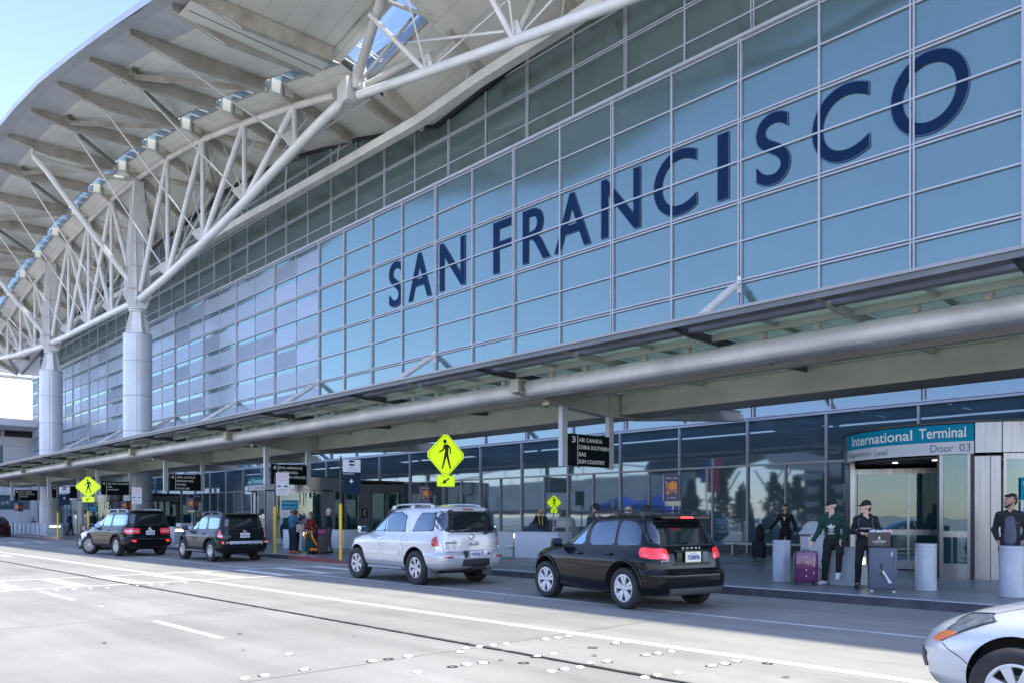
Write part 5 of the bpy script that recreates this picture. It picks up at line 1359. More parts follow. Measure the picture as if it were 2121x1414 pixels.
# ================================================================== revolving-door entrances
GDOOR = glass_mat('door_glass', (.03,.08,.09), (.50,.68,.76), .13, .008, .001, 1.5, clear=.45)
BLUEB = mat('sign_blue', (.0,.24,.40), .5, spec=.1)
SIGNW = mat('sign_pale_grey', (.55,.58,.64), .4)
TXTW = mat('text_white', (.80,.80,.80), .5)
TXTD = mat('text_grey', (.10,.13,.17), .5)
DARKI = mat('dark_interior', (.05,.08,.085), .6)
LAMPM = mat('ceiling_lamp', (.8,.8,.7), .5, emis=((1,.9,.65), 3.0))
SLOTL = mat('slot_light', (.9,.85,.7), .5, emis=((1,.86,.62), 1.6))
def cyl_pt(cx, cy, R, ang, z):   # ang in degrees, 0 faces the road, + to the right
    a = math.radians(ang); return Vector((cx+R*math.sin(a), cy-R*math.cos(a), z))
def curved(mb, cx, cy, R, a0, a1, z0, z1, th=.06, m=0, step=3):
    n = max(1, int(abs(a1-a0)/step)); vs = []
    for i in range(n+1):
        a = a0+(a1-a0)*i/n
        for r in (R, R-th):
            for z in (z0, z1): vs.append(cyl_pt(cx, cy, r, a, z))
    fs = []
    for i in range(n):
        b = 4*i; fs += [(b,b+4,b+5,b+1),(b+2,b+3,b+7,b+6),(b+1,b+5,b+7,b+3),(b,b+2,b+6,b+4)]
    fs += [(0,1,3,2), (4*n,4*n+2,4*n+3,4*n+1)]
    mb.add(vs, fs, m)
def curved_text(mb, txt, cx, cy, R, a0, a1, z, h, m=0, bold=0.0, keep=False):
    vs, fs = text_mesh(txt, 1, .0, bold)
    x0 = min(v.x for v in vs); x1 = max(v.x for v in vs); y0 = min(v.y for v in vs); y1 = max(v.y for v in vs)
    mb.add([cyl_pt(cx, cy, R, a0+(a1-a0)*(v.x-x0)/(x1-x0), z+(v.y-y0)/(y1-y0)*h) for v in vs], fs, m)
def entrance(cx, num, label):
    cy, R, H = 23.2, 2.9, 3.78
    t = thing('entrance_drum', (cx, cy, .15), label, 'entrance', 'round stainless door drums')
    def cpart(nm, m_, *A, par=None, sm=30):
        q = MB(); curved(q, cx, cy, *A); return q.build(nm, m_, par or t, sm=sm)
    for a0, a1 in ((-100,-76),(-75.5,-62),(-61.5,-51),(21.3,27.5),(27.8,31.8),(84,110)): cpart('stainless_panel', STEEL, R, a0, a1, .15, 3.0, .10)
    for a0, a1, z0 in ((-110,-50.5,3.03),(21.5,32,3.08),(32.4,58,3.08),(58.6,110,3.08)): cpart('fascia_panel', STEEL, R+.02, a0, a1, z0, H, .12)
    mb = MB(); curved(mb, cx, cy, R+.06, -112, 112, H, H+.05, .3); 
    n = 40; mb.add([cyl_pt(cx, cy, R+.02, 360*i/n, H+.03) for i in range(n)], [tuple(range(n))]); mb.build('drum_roof', DARKM, t, sm=0)
    sg = MB(); curved(sg, cx, cy, R+.05, -50, 21, 3.36, 3.76, .08, 0); sb = sg.build('name_sign', BLUEB, t, sm=30)
    mb = MB(); curved_text(mb, 'International', cx, cy, R+.058, -43, -4.5, 3.44, .25, 0, .012); curved_text(mb, 'Terminal', cx, cy, R+.058, -1.5, 17.8, 3.45, .25, 0, .012); mb.build('lettering', TXTW, sb, sm=0)
    sg = MB(); curved(sg, cx, cy, R+.05, -50, 21, 3.06, 3.355, .08, 0); sb = sg.build('door_sign', SIGNW, t, sm=30)
    mb = MB(); curved_text(mb, 'Departures', cx, cy, R+.056, -47.5, -27, 3.12, .16); curved_text(mb, 'Level', cx, cy, R+.056, -24.5, -17, 3.12, .16)
    curved_text(mb, 'Door', cx, cy, R+.056, 3.5, 13.0, 3.12, .18); curved_text(mb, num, cx, cy, R+.056, 15.2, 19.6, 3.12, .18); mb.build('lettering', TXTD, sb, sm=0)
    for a, w in ((-50.5,1.5),(7.0,1.6),(18.4,1.2),(33,1.2),(83,1.5)): cpart('door_frame', STEEL, R-.01, a, a+w, .15, 3.06, .12)
    for a0, a1, z0, z1 in ((8.6,18.4,1.12,1.26),(8.6,18.4,.15,.50),(34.2,83,2.92,3.06),(34.2,83,.15,.42)): cpart('door_rail', STEEL, R-.02, a0, a1, z0, z1, .08)
    for a0, a1 in ((5.8,7.0),(19.7,21.2)): cpart('door_post', BLACKM, R-.05, a0, a1, .15, 3.06, .14)
    for a0, a1, z0, z1 in ((8.6,18.4,.50,1.12),(8.6,18.4,1.26,3.06),(34.2,83,.42,2.92)): cpart('door_glass', GDOOR, R-.05, a0, a1, z0, z1, .012)
    # notice on the right-hand glass
    mb = MB(); curved(mb, cx, cy, R+.0, 40, 58, 1.98, 2.5, .02); nb = mb.build('glass_notice', BLUEB, t, sm=30)
    mb = MB(); curved_text(mb, 'International Terminal', cx, cy, R+.004, 41, 57, 2.32, .09); curved_text(mb, 'Departures Level', cx, cy, R+.004, 42, 56, 2.08, .09); mb.build('lettering', TXTW, nb, sm=0)
    mb = MB(); curved(mb, cx, cy, R+.0, 40, 58, 1.55, 1.96, .02); nb = mb.build('glass_notice', SIGNW, t, sm=30)
    mb = MB(); curved_text(mb, 'Door', cx, cy, R+.004, 41, 46, 1.66, .14); curved_text(mb, num, cx, cy, R+.004, 50, 56, 1.66, .2); mb.build('lettering', TXTD, nb, sm=0)
    # turning wings
    C = Vector((cx, cy, 0))
    for a in (-66, 54, 174):
        r = math.radians(a); d = Vector((math.sin(r), -math.cos(r), 0)); w_ = 2.62
        mb = MB()
        P = lambda s_, z: C+d*s_+Vector((0, 0, z))
        for s0 in (.14, w_*.5, w_): mb.bar(P(s0, .2), P(s0, 2.9), .12 if s0 > 1 else .09, .06, up=tuple(d))
        for z, h in ((.30,.24),(1.18,.15),(2.84,.14)): mb.bar(P(.14, z), P(w_, z), .055, h)
        wg = mb.build('door_wing', STEEL, t, sm=0)
        mb = MB(); nrm = d.cross(Vector((0,0,1)))*.006
        for z0, z1 in ((.42,1.1),(1.26,2.77)):
            p, q = P(.2, z0), P(w_-.05, z0); mb.prism([p+nrm, q+nrm, q+nrm+Vector((0,0,z1-z0)), p+nrm+Vector((0,0,z1-z0))], -2*nrm)
        mb.build('wing_glass', GDOOR, wg, sm=0)
    mb = MB(); mb.tube((cx,cy,.15),(cx,cy,3.0),.10); mb.build('centre_post', STEEL, t, sm=40)
    mb = MB(); curved(mb, cx, cy, R-.2, -180, 180, 3.0, 3.04, 2.68); mb.build('drum_ceiling', DARKM, t, sm=0)
    mb = MB()
    for a in (-30, 0, 30, 60, 150, 200): 
        p = cyl_pt(cx, cy, 2.1, a, 2.985); mb.lathe([(0,0),(.07,0)], p, 10)
    mb.build('ceiling_lamp', LAMPM, t, sm=0)
    # passage back to the wall, with a sliding door in its right side
    MB().box(cx-2.90, cx-2.80, cy, 28.4, .15, 3.6).build('passage_wall', STEEL, t, sm=0)
    MB().box(cx-2.85, cx+2.95, cy+2.2, 28.4, 3.6, 3.72).build('passage_roof', DARKM, t, sm=0)
    PG = mat('portal_grey', (.15,.17,.19), .45, .2); xs = cx+2.85
    mb = MB(); mb.box(xs-.05, xs+.05, 25.3, 26.1, .15, 3.5).box(xs-.05, xs+.05, 28.35, 28.5, .15, 3.5).box(xs-.05, xs+.05, 26.1, 28.35, 3.07, 3.5).box(xs+.05, xs+.12, 26.0, 28.4, 3.02, 3.12)
    mb.build('door_surround', PG, t, sm=0)
    mb = MB(); mb.box(xs-.03, xs+.03, cy+.4, 25.3, 3.0, 3.6).box(xs-.03, xs+.03, cy+.4, 25.3, .15, .5)
    for y in (cy+.45, 24.4, 25.25): mb.box(xs-.04, xs+.04, y-.04, y+.04, .5, 3.0)
    sf = mb.build('side_frame', STEEL, t, sm=0); MB().box(xs-.01, xs+.0, cy+.45, 25.25, .5, 3.0).build('side_glass', GDOOR, sf, sm=0)
    for y0, y1 in ((26.15,27.2),(27.25,28.3)):
        f = MB(); f.box(xs-.02,xs+.03,y0,y0+.07,.2,3.06).box(xs-.02,xs+.03,y1-.07,y1,.2,3.06).box(xs-.02,xs+.03,y0,y1,2.96,3.06).box(xs-.02,xs+.03,y0,y1,.2,.42)
        d_ = f.build('sliding_leaf', STEEL, t, sm=0); MB().box(xs-.0,xs+.01,y0+.07,y1-.07,.42,2.96).build('leaf_glass', GDOOR, d_, sm=0)
    ph = MB().box(xs+.055, xs+.07, 25.45, 25.85, 1.55, 2.1).build('phone_sign', BLACKM, t, sm=0)
    MB().path([(xs+.075,25.72,2.0),(xs+.075,25.6,1.92),(xs+.075,25.6,1.74),(xs+.075,25.72,1.66)], .03, 6).build('phone_symbol', TXTW, ph)
    mb = MB(); mb.box(cx-2.78, cx+2.78, 27.6, 27.7, .15, 3.6); mb.build('back_glass', glass_mat('back_glass', (.02,.05,.055), (.5,.7,.7), .2, .02, .002, 1), t, sm=0)
    mb = MB()
    for x in (cx-1.8, cx-.6, cx+.6, cx+1.8): mb.box(x-.05, x+.05, 27.5, 27.6, .15, 3.6)
    mb.box(cx-2.78, cx+2.78, 27.5, 27.6, 2.3, 2.4); mb.build('back_frame', MULL, t, sm=0)
entrance(-7.0, '03', 'round stainless revolving-door drum with blue sign reading Door 03, nearest the camera')
entrance(-42.1, '04', 'round stainless revolving-door drum with blue sign reading Door 04, halfway along')
entrance(-77.2, '05', 'round stainless revolving-door drum near the far column')
# ================================================================== hanging airline signs
SBLK = mat('sign_black', (.006,.012,.014), .6, spec=.1)
HANG = mat('hanger_paint', (.50,.55,.62), .4, .1)
def airline(bx, num, lines, label, extra=0):
    t = thing('hanging_sign', (bx, 19, 3.2), label, 'sign', 'black airline signs hung under the canopy beams')
    for y in (17.72, 19.92):
        MB().box(bx-.06, bx+.10, y-.10, y+.13, 3.12, 4.95).build('hanger', HANG, t, sm=0)
    p = MB().box(bx-.02, bx+.12, 17.96, 19.80, 3.16, 4.13).build('sign_panel', SBLK, t, sm=0)
    mb = MB(); X = bx+.123
    put_text(mb, num, (X, 18.02, 3.86), (0,1,0), (0,0,1), .25, width=.17, height=.20, bold=.006, depth=.001)
    mb.box(X-.001, X+.002, 18.27, 18.30, 3.20, 4.09)
    n = len(lines)
    for i, s_ in enumerate(lines):
        put_text(mb, s_, (X, 18.34, 3.90-.222*i), (0,1,0), (0,0,1), .16, width=min(1.42, len(s_)*.112), height=.125, bold=.004, depth=.001)
    mb.build('lettering', TXTW, p, sm=0)
airline(XN(3), '3', ['AIR CANADA','CHINA SOUTHERN','SAS','SUN COUNTRY'], 'hanging black sign listing AIR CANADA, CHINA SOUTHERN, SAS and SUN COUNTRY')
airline(XN(9), '4', ['EVA AIRWAYS','LUFTHANSA','TURKISH AIRLINES'], 'hanging black sign listing EVA AIRWAYS, LUFTHANSA and TURKISH AIRLINES')
airline(XN(13), '4', ['AER LINGUS','SINGAPORE','SWISS','WOW AIR'], 'hanging black sign listing AER LINGUS, SINGAPORE, SWISS and WOW AIR')
airline(XN(17), '4', ['AIR NEW ZEALAND','ANA','WESTJET'], 'hanging black sign listing AIR NEW ZEALAND, ANA and WESTJET')
airline(XN(21), '4', ['AIR CHINA','AIR INDIA','COPA AIR','UNITED'], 'hanging black sign partly behind the farther yellow crossing sign')
airline(XN(25), '5', ['AIR CHINA','EVA AIRWAYS','UNITED'], 'hanging black sign listing AIR CHINA and UNITED, farthest of the row')
# ================================================================== posts and signs at the kerb
YEL = mat('sleeve_yellow', (.72,.48,.02), .45)
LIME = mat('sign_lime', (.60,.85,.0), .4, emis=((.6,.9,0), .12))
LBLK = mat('sign_ink', (.012,.014,.01), .5)
def local_frame(loc, normal_deg):
    """frame of a plate: right, up, normal; the plate looks towards normal_deg (0 = +X, -90 = the road)"""
    a = math.radians(normal_deg); n = Vector((math.cos(a), math.sin(a), 0)); r = Vector((0,0,1)).cross(n)
    return r, Vector((0,0,1)), n
def plate2(mb, c, fr, pts, th=.012, m=0, off=0):
    r, u, n = fr; mb.prism([Vector(c)+r*x+u*y+n*off for x, y in pts], n*th, m)
def rrect(w_, h_, r_=.04, n=4):
    P = []
    for cx, cy, a0 in ((w_/2-r_, h_/2-r_, 0), (-w_/2+r_, h_/2-r_, 90), (-w_/2+r_, -h_/2+r_, 180), (w_/2-r_, -h_/2+r_, 270)):
        for i in range(n+1):
            a = math.radians(a0+90*i/n); P.append((cx+r_*math.cos(a), cy+r_*math.sin(a)))
    return P
def walker(mb, c, fr, s, off):
    r, u, n = fr
    def cap(p, q, r1, r2, k=8):
        p = Vector((p[0], p[1])); q = Vector((q[0], q[1])); d = (q-p).normalized(); a = Vector((-d.y, d.x)); P = []
        for i in range(k+1): t = PI/2+PI*i/k; P.append(p+(a*math.sin(t-0)*0+d*math.cos(t)*r1+a*math.sin(t)*r1))
        for i in range(k+1): t = -PI/2+PI*i/k; P.append(q+(d*math.cos(t)*r2+a*math.sin(t)*r2))
        plate2(mb, c, fr, [(x*s, y*s) for x, y in P], .0015, 1, off)
    n0 = 14
    plate2(mb, c, fr, [((-.03+.055*math.cos(2*PI*i/n0))*s, (.345+.06*math.sin(2*PI*i/n0))*s) for i in range(n0)], .0015, 1, off)
    plate2(mb, c, fr, [(x*s, y*s) for x, y in ((-.06,.26),(.03,.28),(.085,.24),(.075,.06),(.04,.0),(-.03,.0),(-.03,.12))], .0015, 1, off)
    for p, q, a, b in (((-.04,.24),(-.085,.12),.028,.022), ((-.085,.12),(-.19,.06),.022,.018), ((.07,.235),(.13,.17),.026,.022), ((.13,.17),(.135,.03),.022,.018),
                       ((-.005,.02),(-.045,-.15),.040,.030), ((-.045,-.15),(-.11,-.36),.030,.022), ((.03,.03),(.075,-.16),.038,.030), ((.075,-.16),(.135,-.36),.030,.024)):
        cap(p, q, a, b)
def crossing_sign(x, y, nd, label, sc=1.0, wx=1.0, zc=3.43, zp=2.66, ph=3.9, ys=1.95):
    t = thing('crossing_sign', (x, y, .1), label, 'sign', 'lime yellow pedestrian crossing signs')
    MB().tube((x,y,.1),(x,y,ph),.035*sc,n=10).build('post', BLACKM, t)
    MB().tube((x,y,.1),(x,y,ys),.06*sc,n=12).build('yellow_sleeve', YEL, t)
    fr = local_frame(None, nd); c = (x+fr[2].x*.05, y+fr[2].y*.05, zc)
    h = .65*sc; D = []
    for a in range(4):
        ca = math.radians(90*a); px, py = math.sin(ca)*h, math.cos(ca)*h
        for d in (-8, 8):
            aa = math.radians(90*a+d*.9); D.append((math.sin(aa)*h*.94*wx, math.cos(aa)*h*.94))
    mb = MB(); plate2(mb, c, fr, D, .010, 0, 0)
    Q = [(p[0]*.93, p[1]*.93) for p in D]; Q2 = [(p[0]*.905, p[1]*.905) for p in D]
    for i in range(len(Q)): plate2(mb, c, fr, [Q[i], Q[(i+1) % len(Q)], Q2[(i+1) % len(Q)], Q2[i]], .0015, 1, .0105)
    walker(mb, (c[0], c[1], c[2]+.02), fr, 1.12*sc, .0105)
    mb.build('diamond_plate', [LIME, LBLK], t, sm=0)
    c2 = (c[0], c[1], zp); mb = MB(); W_, H_ = .60*sc*wx, .33*sc
    plate2(mb, c2, fr, rrect(W_, H_, .04), .010)
    Q = rrect(W_*.93, H_*.9, .03); Q2 = rrect(W_*.90, H_*.85, .03)
    for i in range(len(Q)): plate2(mb, c2, fr, [Q[i], Q[(i+1) % len(Q)], Q2[(i+1) % len(Q)], Q2[i]], .0015, 1, .0105)
    ar = [(.12,.075),(.10,.10),(-.035,.015),(-.065,.06),(-.13,-.09),(.025,-.055),(-.0,-.02),(.125,.06)]
    plate2(mb, c2, fr, [(a*sc, b*sc) for a, b in ar], .0015, 1, .0105)
    mb.build('arrow_plate', [LIME, LBLK], t, sm=0)
crossing_sign(-18.55, 14.95, -10, 'nearer lime pedestrian crossing diamond with arrow plate, above the silver car')
crossing_sign(-53.1, 14.9, -28, 'farther lime pedestrian crossing diamond with arrow plate, above the long black car', 1.0, 1.12)
crossing_sign(-25.0, 26.5, -28, 'smallest lime crossing diamond, added in place of a sign mirrored in the glass, beside the man on the phone', .52, 1.05, 2.25, 1.86, 2.3, 1.55)  # added sign that stands in for a reflection in the street glass
NAVY = mat('sign_navy', (.008,.024,.045), .6, spec=.1); PINKW = mat('notice_white', (.62,.60,.63), .5); REDT = mat('text_red', (.5,.06,.08), .5)
def shuttle(x, y, nd, label, zt=3.6):
    t = thing('shuttle_sign', (x, y, .1), label, 'sign', 'shuttle stop signs')
    MB().tube((x,y,.1),(x,y,zt+.1),.035,n=10).build('post', BLACKM, t)
    MB().tube((x,y,.1),(x,y,2.05 if x > -40 else 1.9),.058,n=12).build('yellow_sleeve', YEL, t)
    fr = local_frame(None, nd); r, u, n = fr; c = Vector((x, y, 0))+r*.38
    mb = MB(); plate2(mb, (c.x, c.y, zt-.23), fr, rrect(.62,.44,.01), .03, 0); plate2(mb, (c.x, c.y, zt-.85), fr, rrect(.62,.76,.01), .03, 1)
    plate2(mb, (c.x, c.y, zt-.13), fr, rrect(.19,.19,.01), .002, 1, .031)
    pan = mb.build('sign_panel', [SIGNW, NAVY], t, sm=0)
    mb = MB(); o = Vector((c.x, c.y, 0))+n*.033
    for dx in (-.045, .045):
        plate2(mb, (c.x+r.x*dx, c.y+r.y*dx, zt-.14), fr, [(-.035,-.02),(.035,-.02),(.035,.01),(.02,.03),(-.02,.03),(-.035,.01)], .001, 0, .0335)
    put_text(mb, 'Parking Shuttles', o+r*-.29+Vector((0,0,zt-.545)), r, u, .1, width=.38, height=.06, depth=.001)
    A = [(-.075,0),(.0,.075),(.02,.05),(-.02,.014),(.065,.014),(.065,-.014),(-.02,-.014),(.02,-.05),(.0,-.075)]
    plate2(mb, (c.x, c.y, zt-.77), fr, A, .001, 0, .0335)
    mb.build('lettering', TXTW, pan, sm=0)
    mb = MB(); put_text(mb, 'Shared', o+Vector((0,0,zt-.32)), r, u, .1, width=.18, height=.045, align='CENTER', depth=.001); put_text(mb, 'Transportation', o+Vector((0,0,zt-.40)), r, u, .1, width=.34, height=.045, align='CENTER', depth=.001)
    mb.build('lettering', TXTD, pan, sm=0)
shuttle(-24.36, 14.95, -22, 'nearer shuttle sign on a yellow-sleeved post, left of the silver car', 3.62)
shuttle(-59.4, 14.8, -15, 'farther shuttle sign on a yellow-sleeved post, left of the long black car', 3.62)
def nowait(x, y, nd, label, zt):
    t = thing('no_waiting_sign', (x, y, .1), label, 'sign', 'no waiting signs')
    MB().tube((x,y,.1),(x,y,zt-.1),.032,n=10).build('post', BLACKM, t)
    MB().tube((x,y,.1),(x,y,2.0),.058,n=12).build('yellow_sleeve', YEL, t)
    fr = local_frame(None, nd); r, u, n = fr; c = Vector((x, y, 0))+r*.28
    mb = MB(); plate2(mb, (c.x, c.y, zt-.45), fr, rrect(.50,.90,.03), .012); pl = mb.build('notice_plate', PINKW, t, sm=0)
    o = c+n*.0135; mb = MB()
    for s_, z, h_, w_ in (('NO WAITING',.10,.055,.40),('NO PARKING',.20,.055,.40),('ACTIVE LOADING AND',.29,.03,.40),('UNLOADING ONLY',.34,.03,.34)):
        put_text(mb, s_, o+Vector((0,0,zt-z)), r, u, .1, width=w_, height=h_, align='CENTER', depth=.001)
    mb.build('lettering', REDT, pl, sm=0)
    mb = MB()
    for s_, z, h_, w_ in (('$100 FINE',.72,.06,.38),('TOW AWAY ZONE',.78,.025,.26),('VEHICLE CODE 22651',.83,.025,.34)):
        put_text(mb, s_, o+Vector((0,0,zt-z)), r, u, .1, width=w_, height=h_, align='CENTER', depth=.001)
    for k in (-1, 1): plate2(mb, (c.x+r.x*.13*k, c.y+r.y*.13*k, zt-.54), fr, [(-.08,-.03),(.08,-.03),(.08,.0),(.03,.035),(-.02,.03),(-.08,.0)], .001, 0, .013)
    mb.build('lettering', LBLK, pl, sm=0)
nowait(-29.2, 14.95, -22, 'white and red no-waiting notice on a post beside the man in the blue top', 3.35)
nowait(-45.7, 14.95, -20, 'white and red no-waiting notice above the long black car', 3.2)
# luggage cart signs
CARTN = mat('cart_sign_navy', (.03,.025,.11), .4); ORNG = mat('cart_orange', (.85,.30,.04), .5)
def cart_sign(x, y, zt, nd, label, s=1.0):
    t = thing('cart_hire_sign', (x, y, .15), label, 'sign', 'navy luggage cart signs')
    MB().tube((x,y,.15),(x,y,zt-.9*s),.03,n=8).build('post', HANG, t)
    fr = local_frame(None, nd); fr2 = local_frame(None, nd+75)
    for k, f_ in enumerate((fr, fr2)):
        r, u, n = f_; w_ = .50*s; cc = Vector((x, y, zt-.42*s))+n*.10*s+(r*-.06*s if k == 0 else r*.2*s)
        mb = MB(); plate2(mb, cc, f_, [(-w_/2,-.42*s),(w_/2,-.42*s),(w_/2,.42*s),(-w_/2,.42*s)], .02, 0)
        plate2(mb, cc, f_, [(-w_/2-.015,-.42*s),(-w_/2,-.42*s),(-w_/2,.42*s),(-w_/2-.015,.42*s)], .03, 1)
        pn = mb.build('sign_panel', [CARTN, HANG], t, sm=0)
        mb = MB()
        def poly(P): plate2(mb, cc, f_, [(a*s, b*s) for a, b in P], .001, 0, .021)
        poly([(-.07,-.08),(.17,-.05),(.17,.19),(-.10,.16)]); poly([(.0,.16),(.08,.17),(.08,.22),(.0,.21)])
        poly([(-.20,.20),(-.14,.20),(-.10,-.13),(-.14,-.13),(-.17,.17),(-.20,.17)]); poly([(-.12,-.16),(.19,-.11),(.19,-.085),(-.12,-.13)])
        for a, b, rr in ((-.11,-.17,.05),(.14,-.15,.035)): poly([(a+rr*math.cos(i*PI/6), b+rr*math.sin(i*PI/6)) for i in range(12)])
        mb.build('cart_symbol', ORNG, pn, sm=0)
        mb = MB(); put_text(mb, 'smarte carte', cc+u*.29*s+n*.021, r, u, .1, width=.36*s, height=.05*s, align='CENTER', depth=.001); put_text(mb, 'Cart Rental', cc-u*.34*s+n*.021, r, u, .1, width=.28*s, height=.045*s, align='CENTER', depth=.001)
        mb.build('lettering', TXTW, pn, sm=0)
    mb = MB(); plate2(mb, Vector((x, y, zt-.92*s))+fr[2]*.08, fr, [(-.26*s,-.08),(.24*s,-.08),(.24*s,.07),(-.26*s,.07)], .02); mb.build('payment_strip', mat('strip_cream', (.55,.54,.42), .5), t, sm=0)
cart_sign(-15.0, 21.5, 2.95, -50, 'navy luggage cart sign with orange cart, above the black crossover')
cart_sign(-29.9, 23.0, 3.05, -50, 'navy luggage cart sign with orange cart, above the silver car', .95)
cart_sign(-52.5, 21.0, 2.85, -50, 'navy luggage cart sign with orange cart, beyond the dark sport utility car', .95)
cart_sign(-66.0, 21.2, 2.85, -50, 'navy luggage cart sign with orange cart, between the far column and the long black car', .95)
cart_sign(-88.0, 18.5, 2.9, -50, 'navy luggage cart sign with orange cart, farthest, over the seated person', .95)
# ================================================================== bollards, blocks, counters, bin
BOLL = mat('bollard_pale_blue', (.44,.48,.54), .4, .1, .17, 2.5, bump=.1, bscale=14)
def bollard(x, y, label, group, h=.92):
    mb = MB(); z = .155
    mb.lathe([(.195,z),(.195,z+h-.075),(.188,z+h-.07),(.188,z+h-.062),(.197,z+h-.058),(.197,z+h-.012),(.185,z+h),(0,z+h+.004)], (x,y,0), 32)
    mb.lathe([(.0,.156),(.205,.156),(.205,.165),(.195,.168)], (x,y,0), 32)
    o = mb.build('bollard', BOLL, None, sm=40, loc=(x,y,.15)); tag(o, label, 'bollard', group)
bollard(-8.74, 16.7, 'pale cylindrical bollard left of the purple suitcase', 'bollards by the nearest entrance')
bollard(-5.71, 16.7, 'pale cylindrical bollard in front of the revolving door, right of the grey suitcase', 'bollards by the nearest entrance')
bollard(-4.17, 16.45, 'pale cylindrical bollard hiding the legs of the bearded man', 'bollards by the nearest entrance')
for i, x in enumerate((-80.7,-78.9,-77.4,-75.9,-74.5,-73.1,-71.7,-70.4,-69.1)):
    bollard(x, 16.5, 'pale cylindrical bollard in the close-set row before the far column', 'row of bollards near the far column', .95)
BLOCK = mat('block_pale_grey', (.40,.44,.46), .55, 0, .10, 1.2)
def block(name, x0, x1, y0, y1, h, label, cat, slot=None, m=None, group=None, r=.02):
    t = thing(name, ((x0+x1)/2, (y0+y1)/2, .15), label, cat, group)
    mb = MB(); mb.rbox(x0, x1, y0, y1, .152, .15+h, r); mb.rbox(x0-.012, x1+.012, y0-.012, y1+.012, .15+h-.05, .15+h+.004, .01); mb.build('body', m or BLOCK, t, sm=30)
    if slot:
        side, a, b, z0, z1 = slot
        mb = MB(); f = MB()
        if side == 'x': mb.box(x1+.001, x1+.008, a, b, z0, z1); f.rbox(x1-.01, x1+.02, a-.04, b+.04, z1, z1+.03, .004).rbox(x1-.01, x1+.02, a-.04, b+.04, z0-.03, z0, .004).rbox(x1-.01,x1+.02,a-.04,a,z0,z1,.004).rbox(x1-.01,x1+.02,b,b+.04,z0,z1,.004)
        else: mb.box(a, b, y0-.008, y0-.001, z0, z1); f.rbox(a-.04, b+.04, y0-.02, y0+.01, z1, z1+.03, .004).rbox(a-.04, b+.04, y0-.02, y0+.01, z0-.03, z0, .004).rbox(a-.04,a,y0-.02,y0+.01,z0,z1,.004).rbox(b,b+.04,y0-.02,y0+.01,z0,z1,.004)
        mb.build('slot_lamp', SLOTL, t, sm=0); f.build('lamp_frame', STEELD, t, sm=0)
    return t
block('lamp_block', -21.3, -20.5, 19.6, 20.1, .92, 'pale concrete block with a lit slot, between the silver and black cars', 'lamp block', ('x', 19.65, 20.05, .86, .99))
block('lamp_block', -30.75, -30.15, 16.65, 17.25, .90, 'pale concrete block with a lit slot, behind the man in the blue top', 'lamp block', ('x', 16.7, 17.2, .82, .95))
block('lamp_block', -67.9, -67.2, 15.95, 17.1, .95, 'pale concrete block with a lit slot, at the end of the bollard row', 'lamp block', ('x', 16.2, 16.9, .80, .92))
block('lamp_block', -44.9, -44.2, 16.7, 17.3, .9, 'pale concrete block with a lit slot, beside the check-in counter', 'lamp block', ('x', 16.75, 17.2, .80, .92))
t = block('lamp_block', -7.58, -7.02, 16.55, 17.15, .80, 'pale concrete block carrying the seated youth in the green hoodie', 'lamp block', ('x', 16.68, 16.98, .60, .74))
CNT = mat('counter_pale', (.50,.54,.60), .45, 0, .06, 1)
t = block('check_in_counter', -20.4, -18.3, 19.6, 20.3, .92, 'pale curbside counter with a low side shelf, behind the black crossover', 'counter', None, CNT)
MB().rbox(-20.75, -20.42, 19.45, 20.2, .52, .58, .01).build('side_shelf', CNT, t, sm=0)
block('check_in_counter', -32.6, -31.2, 19.3, 20.6, .85, 'pale blue counter left of the silver car, behind the yellow-sleeved post', 'counter', None, CNT)
block('check_in_counter', -33.6, -32.9, 17.6, 18.4, .86, 'narrow pale counter just behind the dark sport utility car tail light', 'counter', None, CNT)
block('check_in_counter', -46.5, -45.1, 18.0, 20.2, .92, 'pale counter left of the dark sport utility car, holding small white cups', 'counter', None, CNT)
for i, (x, y) in enumerate([(-45.5,18.2),(-45.5,18.5),(-45.4,18.8),(-45.6,19.1)]):
    mb = MB(); mb.lathe([(0,1.07),(.03,1.07),(.045,1.16),(.05,1.28),(.0,1.30)], (x,y,0), 12); mb.box(x-.07,x+.07,y-.02,y+.02,1.25,1.30); o = mb.build('tag_dispenser', SIGNW, None, sm=40, loc=(x,y,1.07)); tag(o, 'small white dispenser standing on the far check-in counter', 'dispenser', 'white dispensers on the far counter')
t = thing('kiosk', (-50.4, 19.7, .15), 'grey check-in kiosk on the pavement left of the dark sport utility car', 'kiosk')
MB().rbox(-50.8,-50.0,19.3,20.0,.15,1.2,.03).build('cabinet', CNT, t); MB().rbox(-50.7,-50.1,19.5,19.9,1.2,1.75,.03).build('screen_housing', NAVY, t)
# curbside desk kit by the phone man
t = thing('kiosk', (-19.4, 21.2, .15), 'grey self-service kiosk beside the man on the phone', 'kiosk')
MB().rbox(-19.8,-19.0,20.9,21.5,.15,1.25,.04).build('cabinet', mat('kiosk_grey', (.24,.27,.28), .5), t); mb = MB(); mb.lathe([(0,1.25),(.36,1.25),(.34,1.45),(.22,1.58),(0,1.62)], (-19.4,21.2,0), 20); mb.build('hood', mat('kiosk_grey2', (.30,.34,.34), .5), t)
MB().box(-19.65,-19.15,20.87,20.9,1.08,1.2).build('slot', BLACKM, t, sm=0)
for i, (x, y) in enumerate(((-16.9,20.0),(-16.4,19.9))):
    mb = MB(); mb.lathe([(0,1.0),(.13,1.02),(.16,1.12),(.10,1.22),(0,1.25)], (x,y,0), 14); mb.tube((x,y,.15),(x,y,1.0),.03,n=6); o = mb.build('blue_scanner', mat('scanner_blue', (.03,.04,.25), .4), None, sm=40, loc=(x,y,.15)); tag(o, 'small blue domed stand left of the black crossover windscreen', 'stand', 'blue domed stands')
